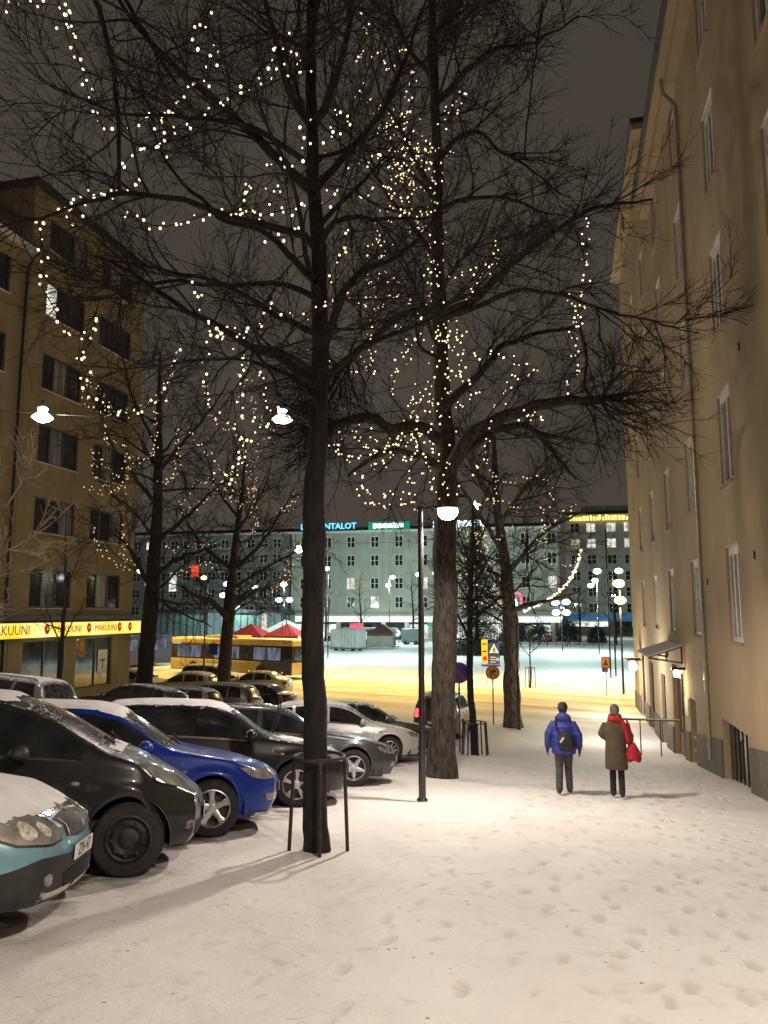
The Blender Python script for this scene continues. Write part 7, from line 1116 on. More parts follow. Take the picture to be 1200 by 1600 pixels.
    # bare trees standing before the far buildings
    rn = random.Random(12); sp = [(-38.6, 122, 12), (-33.0, 123, 11), (-24.0, 122, 12), (-66, 118, 12), (-58, 116, 10), (-76, 118, 11), (-47, 119, 11), (2.0, 128, 10), (-3, 138, 11), (7, 120, 9)]
    labs = ['slim bare tree before the office block under the blue roof letters', 'slim bare tree behind the red kiosk sign', 'slim bare tree beside the grey box trailer', 'slim bare tree before the long grey office building', 'slim bare tree showing over the yellow bus roof', 'slim bare tree next to the ochre block corner far back',
        'slim bare tree between the two far office buildings', 'slim bare tree before the pale stone block', 'slim bare tree behind the Christmas spruce', 'slim bare tree by the blue shop fascia of the stone block']
    for i, (x, y, h) in enumerate(sp):
        key = 'Z%d' % i; z = -3.3; TREES[key] = dict(trunk=[(x, y, z, .2), (x + .1, y, z + h * .35, .16), (x - .1, y, z + h * .7, .09), (x, y, z + h, .02)], limbs=[])
        make_tree('square_tree', labs[i], key, M_bark, M_twig, 100 + i, .7, auto=14, auto_len=(2.5, 4), zlo=.28, step=(.8, .55, .4), lens=(1.9, .9, .4), rad=(.04, .025, .018), levels=2, group='slim trees on the far side of the square')
trees()
def spruce():
    x, y, z0, H = -10.0, 89.0, -3.2, 17.0; root = thing('christmas_tree', 'tall dark Christmas spruce with swags of lights and a glowing star', 'tree', (x, y, z0))
    m = MB(root.location); m.tube([(x, y, z0), (x, y, z0 + H - .5)], [.25, .03], 8); m.build('trunk', M_bark, root)
    rs = np.random.RandomState(4); V = []; F = []
    for zz in np.linspace(.5, H - .5, 60):
        rad = 3.1 * (1 - zz / H) ** .85 + .15; nb = int(10 + rad * 7)
        for b in range(nb):
            a = rs.rand() * 6.283; L = rad * rs.uniform(.7, 1.12); dz = -.28 * L
            d = np.array([math.cos(a), math.sin(a), 0]); s_ = np.array([-d[1], d[0], 0]); p0 = np.array([x, y, z0 + zz])
            for k in range(7):
                t = (k + .6) / 7; c = p0 + d * L * t + np.array([0, 0, dz * t * t]); w = .10 + .22 * (1 - t)
                for sg in (-1, 1):
                    i = len(V); tip = c + s_ * sg * w * rs.uniform(.7, 1.5) + d * .16 + np.array([0, 0, rs.uniform(-.14, .04)]); V += [c, c + d * .11 + np.array([0, 0, .02]), tip]; F.append((i, i + 1, i + 2))
                    i = len(V); V += [c, c + d * .08, c + d * .05 + np.array([0, 0, -.18]) + s_ * sg * .05]; F.append((i, i + 1, i + 2))
    m = MB(root.location); m.add([tuple(v) for v in V], F); o = m.build('foliage', mat('spruce_needles', (.030, .050, .030), .8, var=.4, vscale=3), root, fix=False); o['kind'] = 'stuff'
    st = MB(root.location); c = (x, y - .2, z0 + H + .1); pr = [(c[0] + (.62 if k % 2 == 0 else .28) * math.sin(k * math.pi / 5), c[2] + (.62 if k % 2 == 0 else .28) * math.cos(k * math.pi / 5)) for k in range(10)]
    st.prism(pr, c[1] - .06, c[1] + .06, 'xz'); st.build('star', emat('star_glow', (1, 1, .95), 8), root)
    lt = thing('light_string', 'swags of white bulbs winding round the Christmas spruce', 'light string', (x, y, z0))
    mb = MB(lt.location); mc = MB(lt.location); pts = []
    for k in range(150):
        t = k / 150; zz = 2.0 + (H - 4.5) * t; rad = 3.1 * (1 - zz / H) ** .85 + .25; a = t * 2 * math.pi * 6.3; p = (x + math.cos(a) * rad, y + math.sin(a) * rad, z0 + zz + .4 * math.sin(a * 3)); pts.append(p); mb.ball(p, .095, 6, 4)
    mc.tube(pts, .012, 4); mc.build('cable', M_blackm, lt); mb.build('bulb', E_bulb2, lt, fix=False)['kind'] = 'stuff'
    # low dark ring of fir at its foot
    ff = thing('fir_hedge', 'dark clipped fir ring round the foot of the Christmas spruce', 'hedge', (x, y, z0)); V = []; F = []
    for _ in range(5200):
        a = rs.rand() * 6.283; r_ = 3.3 * math.sqrt(rs.rand()); c = np.array([x + math.cos(a) * r_ * 1.15, y + math.sin(a) * r_, z0 + rs.rand() * (1.9 - .10 * r_ ** 2)]); d = rs.randn(3) * .13; e = rs.randn(3) * .13; i = len(V); V += [c, c + d, c + e]; F.append((i, i + 1, i + 2))
    m = MB(ff.location); m.add([tuple(v) for v in V], F); m.build('foliage', MATS['spruce_needles'], ff, fix=False)['kind'] = 'stuff'
spruce()
# ------------------------------------------------------------------ strings of lights
LS = {}
def strand(P, label, br, sp, mt, rs, group, wig=.05, cat='light string'):
    Q, ln = resample(P, .05, .004, rs); base = Vector(Q[0])
    if label in LS: o = LS[label]; base = o.location.copy()
    else: o = LS[label] = thing('light_string', label, cat, base, group=group)
    m = MB(base); mc = MB(base)
    n = int(ln / sp); k = 0; ph = rs.rand() * 6
    for t in np.linspace(0, len(Q) - 1, max(2, n)):
        i = int(t); p = Q[i] + np.array([math.sin(k * 2.4 + ph), math.cos(k * 2.9 + ph), math.sin(k * 1.7 + ph)]) * wig * rs.uniform(.4, 1.2); m.ball(p, br * rs.uniform(.6, 1.3), 6, 4); k += 1
    mc.tube([tuple(q) for q in Q[::3]], .006 if br < .03 else .01, 4, False); mc.build('cable', M_twig, o); b = m.build('bulb', mt, o, True, 180, fix=False); b['kind'] = 'stuff'; return o
def strings():
    rs = np.random.RandomState(9)
    par = {'A': (.0145, .078, E_bulb, .045, 'draped string of warm bulbs draped through the slender caged tree'), 'B': (.0175, .10, E_bulb, .07, 'draped string of warm bulbs draped through the thick old tree'),
           'C': (.030, .18, E_bulb2, .08, 'string of warm bulbs in the stout tree at the pavement end'), 'D': (.023, .11, E_bulb2, .10, 'string of warm bulbs hanging in the tree before the ochre block'), 'E': (.030, .14, E_bulb2, .16, 'string of warm bulbs hung in the forked tree before the bus')}
    for P, k in STRANDS:
        br, sp, mt, wig, lab = par[k]; strand(P, lab, br, sp, mt, rs, None, wig)
    for q in range(16):       # more loops between the limbs of the thick tree
        c = np.array([-3.1 + rs.uniform(-1.3, .5), 16.2 + rs.uniform(-1.2, 1.2), rs.uniform(5.0, 12.6)]); P = [c]
        for k in range(rs.randint(5, 9)): c = c + np.array([rs.uniform(-.5, .5), rs.uniform(-.35, .35), rs.uniform(-.42, .30)]); P.append(c)
        strand(P, par['B'][4], .0175, .10, E_bulb, rs, None, .08)
    # bulbs wound round the thick trunk and limbs
    tr = np.array(TREES['B']['trunk']); zz = np.linspace(4.2, 12.5, 170); c = np.stack([np.interp(zz, tr[:, 2], tr[:, k]) for k in range(4)], 1)
    for ph in (0, 2.1):
        a = np.linspace(0, 26, 170) + ph; P = np.stack([c[:, 0] + np.cos(a) * (c[:, 3] + .04), c[:, 1] + np.sin(a) * (c[:, 3] + .04), zz], 1); strand(P[::2], 'spiral string of warm bulbs wound up the thick old trunk', .0175, .16, E_bulb, rs, None, .06)
    strand(SWAG, 'bright rope of lights swinging over the road to the stout tree', .10, .16, emat('rope_glow', (1, .86, .5), 3.2), rs, None, .06)
strings()
# ------------------------------------------------------------------ lamps
M_pole = mat('lamp_pole_black', (.022, .021, .022), .2, var=.2, vscale=6, coat=.3)
def lamp_post(label, x, y, lit, h=4.78, power=0, group='pavement lamp posts'):
    z = G(x, y); r = thing('street_lamp', label, 'street lamp', (x, y, z), group=group)
    m = MB(); m.tube([(0, 0, -.1), (0, 0, .9), (0, 0, h)], [.062, .055, .046], 12); m.build('pole', M_pole, r, True)
    m = MB(); m.lathe([(.09, 0), (.09, .03), (.065, .05)], (0, 0, 0), 14, cap=True); m.build('base_plate', M_pole, r)
    m = MB(); m.tube([(0, 0, h - .06), (.2, 0, h - .02), (.34, 0, h - .03)], .022, 8); m.build('arm', M_pole, r, True)
    m = MB(); m.lathe([(.004, .07), (.10, .06), (.19, .015), (.20, 0.0), (.17, -.005)], (.46, 0, h - .06), 22); m.build('lamp_shade', M_pole, r, True)
    m = MB(); m.lathe([(.165, 0), (.17, -.05), (.15, -.11), (.10, -.16), (.004, -.185)], (.46, 0, h - .068), 20); m.build('lamp_glass', E_lampW if lit else M_glassC, r, True)
    if lit: light('lamp_light', (.46, 0, h - .36), power, WARM, .10, r, 168, (0, 0, -1), .35)
    return r
LP_MAIN = lamp_post('lit black lamp post glaring in front of the thick old tree', -2.34, 12.62, True, power=1000)
lamp_post('unlit black lamp post beside the stout tree at the pavement end', -2.05, 33.2, False, 4.35)
def assumed_wall_bracket():
    r = thing('assumed_bracket_lamp', 'assumed lit street lamp on a bracket of the beige wall, out of view up the pavement', 'street lamp', (3.36, 1.6, 5.3))  # no lamp in view here: assumed overhead to brighten the near snow
    m = MB(); m.tube([(0, 0, -.25), (-.5, 0, .1), (-1.1, 0, .12)], .03, 8); m.build('arm', M_pole, r, True)
    m = MB(); m.bevbox((-.012, 0, -.22), (.02, .16, .3), .004, 1); m.build('wall_plate', M_pole, r)
    m = MB(); m.lathe([(.004, .07), (.10, .06), (.19, .015), (.20, 0.0), (.17, -.005)], (-1.2, 0, .09), 22); m.build('lamp_shade', M_pole, r, True)
    m = MB(); m.lathe([(.165, 0), (.15, -.05), (.10, -.09), (.004, -.10)], (-1.2, 0, .08), 20); m.build('lamp_glass', E_lampW, r, True)
    light('lamp_light', (-1.2, 0, -.12), 1650, WARM, .10, r, 168, (0, 0, -1), .35)
assumed_wall_bracket()
def hanging_lamp(label, p, power, col=WARM, s=1.0):
    r = thing('hanging_lamp', label, 'street lamp', p, group='lamps hung on wires over the street')
    m = MB(); m.lathe([(.03, .30 * s), (.05, .30 * s), (.05, .46 * s), (.03, .47 * s)], (0, 0, 0), 12, cap=True); m.build('lamp_cap', M_blackm, r, True)
    m = MB(); m.lathe([(.06 * s, .29 * s), (.13 * s, .25 * s), (.10 * s, .16 * s)], (0, 0, 0), 18, cap=True); m.build('lamp_collar', E_lampW, r, True)
    m = MB(); m.lathe([(.09 * s, .155 * s), (.15 * s, .13 * s), (.26 * s, .03 * s), (.275 * s, 0), (.25 * s, .0)], (0, 0, 0), 24); m.build('lamp_shade', emat('shade_glow', (1, .93, .80), 3.2), r, True)
    m = MB(); m.lathe([(.24 * s, .0), (.20 * s, -.05 * s), (.10 * s, -.10 * s), (.004, -.115 * s)], (0, 0, 0), 20); m.build('lamp_glass', E_lampW, r, True)
    light('lamp_light', (0, 0, -.3), power, col, .16, r)
    return r
hanging_lamp('hanging street lamp with bell shade before the ochre block', (-13.12, 16.94, 6.65), 520)
hanging_lamp('hanging street lamp with bell shade beside the slender dark tree', (-7.05, 18.38, 6.6), 700)
hanging_lamp('hanging street lamp with bell shade far down by the square', (-15.15, 42.56, 5.2), 300, s=1.0)
hanging_lamp('assumed hanging street lamp with bell shade, out of view back up the street', (-7.05, -6.5, 9.0), 900)  # unseen lamp assumed behind the viewpoint as fill on snow and wall
def wires():
    for i, (a, b, lab) in enumerate((((-21, 16.0, 8.4), (-2.7, 18.9, 7.6), 'thin span wire carrying the two near hanging lamps'), ((-21, 41.9, 6.4), (-2.9, 43.6, 6.2), 'thin span wire carrying the far hanging lamp'))):
        P = [Vector(a).lerp(Vector(b), t) - Vector((0, 0, 1.25 if i == 0 else .7)) * (4 * t * (1 - t)) for t in np.linspace(0, 1, 24)]
        m = MB(P[0]); m.tube(P, .010, 5, False); tag(m.build('span_wire', M_blackm), lab, 'wire').location = P[0]
wires()
def pole_lamp(label, x, y, h, heads, col, emt, power, spot=None, group=None, globe=.22, r=.07, name='street_lamp'):
    z = G(x, y); o = thing(name, label, 'street lamp', (x, y, z), group=group)
    m = MB(); m.tube([(0, 0, -.1), (0, 0, h * .5), (0, 0, h)], [r, r * .85, r * .6], 10); m.build('pole', M_pole, o, True)
    for (dx, dy, dz) in heads:
        m = MB(); m.tube([(0, 0, h - .25), (dx * .6, dy * .6, h + dz + .05), (dx, dy, h + dz)], .03, 6); m.build('arm', M_pole, o, True)
        m = MB(); m.ball((dx, dy, h + dz - globe * .6), globe, 12, 8, (1.15, 1.15, .8)); m.build('lamp_globe', emt, o, True)
        m = MB(); m.lathe([(.03, globe * .45), (globe * 1.25, globe * .15), (globe * 1.28, globe * .05)], (dx, dy, h + dz - globe * .5), 12); m.build('lamp_cap', M_pole, o, True)
        if power: light('lamp_light', (dx, dy, h + dz - globe * 2.2), power, col, .2, o, spot, (0, 0, -1), .6)
    return o
g = 'orange road lamps'
pole_lamp('tall pole with two orange globes beside the corner of the beige house', 3.15, 48.4, 6.7, [(-.05, -.25, 0), (.0, -.2, -1.0)], SOD, E_lampS, 2200, 165, g, .30)
pole_lamp('assumed orange road lamp on a pole hidden behind the thick old tree', -8.4, 51.6, 7.5, [(0, -.9, 0)], SOD, E_lampS, 7500, 165, g, .2)  # unseen lamp, assumed behind the trunk to light the road snow
pole_lamp('assumed orange road lamp on a pole hidden behind the slender dark tree', -18.3, 56.5, 7.5, [(0, -.9, 0)], SOD, E_lampS, 6500, 165, g, .2)  # assumed as well: head covered by the trunk, orange light for the road
pole_lamp('orange road lamp showing through the left tree crowns', -33.2, 56.5, 8.2, [(0, -.9, 0)], SOD, E_lampS, 6000, 165, g, .22)
pole_lamp('second orange road lamp showing through the forked tree crown', -31.6, 64.5, 8.0, [(0, -.9, 0)], SOD, E_lampS, 1500, 165, g, .22)
pole_lamp('assumed orange road lamp out of view past the end of the beige house', 13.5, 40.5, 7.0, [(0, -.9, 0)], SOD, E_lampS, 1500, 165, g, .22)  # assumed lamp, out of view by the house; adds road light
g = 'white lamps on the square'
pole_lamp('tall double-headed white lamp on the square near the orange globes', 3.5, 61.5, 8.1, [(-1.1, 0, 0), (.5, 0, 0)], COOL, E_lampC, 2400, 170, g, .26)
pole_lamp('white lamp pole on the right of the square', 3.5, 92.0, 8.6, [(-.2, -.4, 0), (-.7, -.3, -.6)], COOL, E_lampC, 2600, None, g, .3)
pole_lamp('white lamp pole on the square between the kiosk and grey trailer', -25.9, 113.5, 10.2, [(.6, -.6, 0), (-.1, -.4, -1.2)], COOL, E_lampC, 3000, None, g, .36)
pole_lamp('white lamp pole beside the Christmas spruce', -15.3, 82.0, 9.0, [(0, -.8, 0)], COOL, E_lampC, 5000, 170, g, .28)
pole_lamp('assumed white lamp pole hidden behind the slender tree trunk', -24.4, 78.0, 9.5, [(0, -.8, 0)], COOL, E_lampC, 6000, 170, g, .28)  # not in view: lamp assumed behind the trunk to light the square
pole_lamp('four-globe white lamp among the lights on the square', -.6, 98.0, 6.2, [(-.7, 0, 0), (.6, 0, .1), (-.65, 0, -1.2), (.6, 0, -1.2)], COOL, E_lampC, 1100, None, g, .42)
pole_lamp('four-globe white lamp far back left of the bus', -44.6, 97.0, 7.3, [(-.7, 0, 0), (.7, 0, 0), (0, -.3, 1.5)], COOL, E_lampC, 1100, None, g, .4)
pole_lamp('four-globe white lamp behind the forked tree', -39.5, 105.0, 8.4, [(-.8, 0, -1.6), (.8, 0, -1.6), (0, -.3, .6)], COOL, E_lampC, 1100, None, g, .42)
pole_lamp('white lamp pole near the red market tents', -35.0, 84.0, 7.8, [(0, -.5, 0)], COOL, E_lampC, 2200, 170, g, .3)
pole_lamp('added white lamp pole by the lit shop fronts under the blue letters', -41.0, 120.5, 7.5, [(0, -.5, 0)], COOL, E_lampC, 1700, None, g, .3)  # pole added to brighten the far facade
pole_lamp('added white lamp pole by the lit shop fronts behind the thick old tree', -14.5, 120.5, 7.5, [(0, -.5, 0)], COOL, E_lampC, 1700, None, g, .3)  # second pole added for light on the far facade
pole_lamp('white lamp pole before the pale stone block', 8.5, 148.0, 8.0, [(0, -.5, 0)], COOL, E_lampC, 1700, None, g, .3)
# ------------------------------------------------------------------ signs
M_blue = mat('sign_blue', (.012, .045, .30), .5, var=.1); M_redp = mat('sign_red_paint', (.45, .012, .015), .5, var=.1); M_yel = mat('sign_yellow_paint', (.80, .42, .02), .5, var=.08); M_wht = mat('sign_white', (.75, .75, .75), .5, var=.05)
def disc(m, c, r, d0, d1, n=32, r0=0):
    if r0 == 0: m.lathe([(.001, d0), (r, d0), (r, d1), (.001, d1)], c, n, 'y')
    else: m.lathe([(r0, d0), (r, d0), (r, d1), (r0, d1), (r0, d0)], c, n, 'y')
def signs():
    def post(label, x, y, h, nm='road_sign', rz=0):
        o = thing(nm, label, 'road sign', (x, y, G(x, y)), (0, 0, rz)); m = MB(); m.tube([(0, 0, -.1), (0, 0, h)], .03, 8); m.build('post', M_greym, o, True); return o
    o = post('round blue no-parking sign with red rim and slash beside the thick tree', -3.28, 24.0, 2.7, rz=R(8)); c = (0, -.045, 2.38)
    m = MB(); disc(m, c, .32, .0, .015); m.build('disc', M_blue, o)
    m = MB(); disc(m, c, .325, -.006, .001, 36, .262); m.build('rim', M_redp, o)
    m = MB(); m.box((0, -.049, 2.38), (.54, .006, .055), Matrix.Rotation(R(45), 3, 'Y')); m.build('slash', M_redp, o)
    o = post('round yellow sign with black bent arrow and slash by the stout tree', -3.2, 34.2, 2.45, rz=R(6)); c = (0, -.045, 2.22)
    m = MB(); disc(m, c, .30, 0, .015); m.build('disc', M_yel, o)
    m = MB(); disc(m, c, .30, -.006, .001, 36, .262); m.build('rim', M_redp, o)
    m = MB(); m.box((-.08, -.05, 2.14), (.055, .006, .2)); m.tube([(-.08, -.05, 2.22), (-.05, -.05, 2.27), (.04, -.05, 2.28)], .027, 6); m.add([(.03, -.053, 2.36), (.03, -.053, 2.2), (.17, -.053, 2.28)], [(0, 1, 2)]); m.build('arrow', M_blackm, o)
    m = MB(); m.box((0, -.058, 2.22), (.5, .004, .035), Matrix.Rotation(R(45), 3, 'Y')); m.build('slash', M_redp, o)
    o = post('blue pedestrian crossing sign above blue and yellow plates across the road', -5.4, 53.6, 3.0, rz=R(5))
    def plate(nm, x0, x1, z0, z1, mm, d=-.05): m = MB(); m.b2(x0, x1, d, d + .02, z0, z1); return m.build(nm, mm, o)
    p = plate('crossing_plate', .12, .88, 1.98, 2.74, M_blue); m = MB(); m.add([(.5, -.055, 2.68), (.18, -.055, 2.05), (.82, -.055, 2.05)], [(0, 1, 2)]); m.build('triangle', M_wht, p)
    m = MB(); m.ball((.52, -.058, 2.46), .045, 8, 6, (1, .1, 1)); m.tube([(.51, -.06, 2.4), (.5, -.06, 2.24), (.42, -.06, 2.10)], .03, 5); m.tube([(.5, -.06, 2.24), (.6, -.06, 2.10)], .025, 5); m.tube([(.42, -.06, 2.28), (.51, -.06, 2.38), (.6, -.06, 2.28)], .018, 5); m.build('walker', M_blackm, p)
    p = plate('parking_plate', .08, .88, 1.30, 1.95, M_blue)
    for k in range(3): m = MB(); m.b2(.25, .6, -.056, -.051, 1.42 + k * .16, 1.46 + k * .16); m.build('print_line', M_wht, p)
    m = MB(); disc(m, (.73, -.05, 1.62), .1, -.008, -.002, 20, .06); m.build('ring', M_wht, p)
    p = plate('yellow_plate', -.34, .07, 1.36, 2.95, M_yel)
    for k in range(2): m = MB(); m.b2(-.28, 0, -.056, -.051, 2.1 + k * .5, 2.2 + k * .5); m.build('print_line', M_blackm, p)
    m = MB(); disc(m, (-.12, -.05, 1.68), .15, -.01, -.002, 20); m.build('small_disc', M_redp, p)
    plate('lower_plate', -.36, .9, 1.14, 1.28, M_blue)
    o = post('small pedestrian warning sign on a thin post far side of the road', 2.16, 47.8, 2.25, rz=0); p = MB(); p.b2(-.24, .24, -.05, -.03, 1.55, 2.2); p = p.build('plate', M_redp, o); m = MB(); m.b2(-.19, .19, -.056, -.051, 1.62, 2.13); m.build('panel', M_yel, p); m = MB(); m.add([(0, -.06, 2.08), (-.15, -.06, 1.7), (.15, -.06, 1.7)], [(0, 1, 2)]); m.build('triangle', M_blackm, p)
    m = MB(); m.lathe([(.22, -.1), (.24, .5), (.25, .85), (.16, 1.0), (.004, 1.05)], (0, 0, 0), 14); b = tag(m.build('litter_bin', M_blackm, None, True), 'dark litter bin standing on the square beside the lamp poles', 'bin'); b.location = (2.9, 65.8, -3.19)
    o = thing('parking_sign', 'small blue parking plate on a thin post before the bus', 'road sign', (-21.3, 44.5, -3.19)); m = MB(); m.tube([(0, 0, 0), (0, 0, 3.0)], .03, 6); m.build('post', M_blackm, o); m = MB(); m.b2(-.28, .28, -.05, -.03, 2.2, 2.9); m.build('plate', M_blue, o)
    lamp_post('thin unlit lamp post between the left trees and the bus', -20.6, 41.8, False, 5.4)
    m = MB(); m.tube([(0, 0, 0), (0, 0, 11)], [.06, .05], 8); tag(m.build('steel_mast', M_pole), 'plain dark mast rising behind the double white lamp', 'mast').location = (3.05, 60.0, -3.2)
signs()
# ------------------------------------------------------------------ bus
def bus():
    L, W, H = 12.6, 2.5, 2.9; ang = R(160); r = thing('city_bus', 'yellow city bus with dark blue tail standing across the road', 'bus', (-24.6, 55.9, -3.19), (0, 0, ang))
    M_by = mat('bus_yellow', (.46, .36, .15), .4, var=.1, vscale=2, coat=.4, snow=.3); M_bb = mat('bus_blue', (.018, .030, .12), .35, var=.2, vscale=2, coat=.4)
    x0, x1 = -L / 2, L / 2
    m = MB(); m.bevbox((0, 0, .78), (L, W, .92), .08, 3); m.build('body', M_by, r, True)
    m = MB(); m.bevbox((0, 0, 1.78), (L - .04, W - .05, 1.18), .05, 2); m.build('window_band', M_seam, r, True)
    m = MB(); m.bevbox((0, 0, 2.60), (L, W - .02, .5), .16, 3); m.build('roof', M_by, r, True)
    m = MB(); m.bevbox((1.2, 0, 2.92), (3.4, 1.6, .22), .06, 2); m.build('roof_unit', M_by, r, True)
    E_bw = enoise('bus_window_lit', (.72, .80, 1.0), .05, .22, 3.0, (1, 1, .35)); M_bw = mat('bus_window', (.06, .07, .09), .08, var=.4, spec=.9)
    for sg in (1, -1):
        xs = np.linspace(x0 + 1.05, x1 - .7, 9)
        for i in range(8): m = MB(); m.bevbox(((xs[i] + xs[i + 1]) / 2, sg * (W / 2 - .018), 1.80), (xs[i + 1] - xs[i] - .09, .02, .92), .008, 1); m.build('side_window', M_bw if i in (2, 5) else E_bw, r)
        m = MB(); m.bevbox((x0 + .48, sg * (W / 2 + .0), .95), (.92, .03, 1.15), .012, 1); m.build('tail_panel', M_bb, r)
        m = MB(); P = [(x0 + .9, .42), (x0 + .9, 1.20), (x0 + 3.2, 1.20), (x0 + 2.6, .95), (x0 + 2.2, .42)]; m.prism(P, sg * (W / 2 + .002), sg * (W / 2 + .012), 'xz'); m.build('blue_swoosh', M_bb, r)
        for xw in (x0 + 2.9, x1 - 2.6):
            w = node('wheel', r); w.location = (xw, sg * (W / 2 - .12), .47); w.rotation_euler = (0, 0, 0 if sg > 0 else math.pi)
            t, q, b = wheel_mesh(.47, .26, 'steel'); t.build('tyre', M_tyre, w, True); q.build('rim', mat('bus_rim', (.4, .33, .15), .5, metal=.3), w, True)
            m = MB(); A = np.linspace(0, math.pi, 14); m.add([(xw + .58 * math.cos(a), sg * (W / 2 + .004), .45 + .58 * math.sin(a)) for a in A], [tuple(range(14))]); m.build('wheel_arch', M_seam, r)
        for xx in (x0 + .9, x0 + 4.1): m = MB(); m.ball((xx, sg * W / 2, .52), .05, 6, 4); m.build('marker_lamp', E_orange, r)
        m = MB(); m.ball((x0 + .03, sg * .98, 1.05), .075, 8, 6); m.build('tail_light', E_red, r)
        m = MB(); m.ball((x0 + .03, sg * 1.0, 2.65), .06, 8, 6); m.build('marker_lamp', E_red, r)
        m = MB(); m.ball((x1, sg * .92, .75), .11, 8, 6); m.build('headlight', M_lens, r)
    m = MB(); m.bevbox((x1 - .01, 0, 1.75), (.05, W - .3, 1.3), .02, 1); m.build('windshield', M_bw, r)
    m = MB(); m.bevbox((x0 + .01, 0, 1.8), (.05, W - .5, .9), .02, 1); m.build('rear_window', M_bw, r)
    m = MB(); m.bevbox((x1 - .7, W / 2 - .005, 2.42), (.9, .02, .2), .006, 1); m.build('route_display', emat('route_glow', (1, .8, .5), .5), r)
    # second bus seen behind the ochre corner
    q = thing('city_bus', 'dark blue bus half hidden behind the ochre building corner', 'bus', (-38.2, 60.5, -3.19), (0, 0, R(70)))
    m = MB(); m.bevbox((0, 0, 1.55), (10.5, 2.5, 2.6), .12, 3); m.build('body', M_bb, q, True)
    for sg in (1, -1):
        for i in range(6): m = MB(); m.bevbox((-4.2 + i * 1.6, sg * 1.25, 1.95), (1.45, .02, .95), .008, 1); m.build('side_window', E_bw if i % 2 else M_bw, q)
        for xw in (-3, 3): w = node('wheel', q); w.location = (xw, sg * 1.13, .47); w.rotation_euler = (0, 0, 0 if sg > 0 else math.pi); t, u, b = wheel_mesh(.47, .26, 'steel'); t.build('tyre', M_tyre, w, True); u.build('rim', M_rim, w, True)
        m = MB(); m.ball((-5.25, sg * .95, 1.1), .1, 8, 6); m.build('tail_light', E_red, q)
        m = MB(); m.ball((5.25, sg * .95, .75), .1, 8, 6); m.build('headlight', E_lampC, q)
    m = MB(); m.bevbox((5.25, 0, 1.9), (.04, 2.1, 1.2), .015, 1); m.build('windshield', M_bw, q); m = MB(); m.bevbox((-5.24, 0, 2.5), (.04, 1.6, .3), .01, 1); m.build('route_display', E_orange, q)
bus()
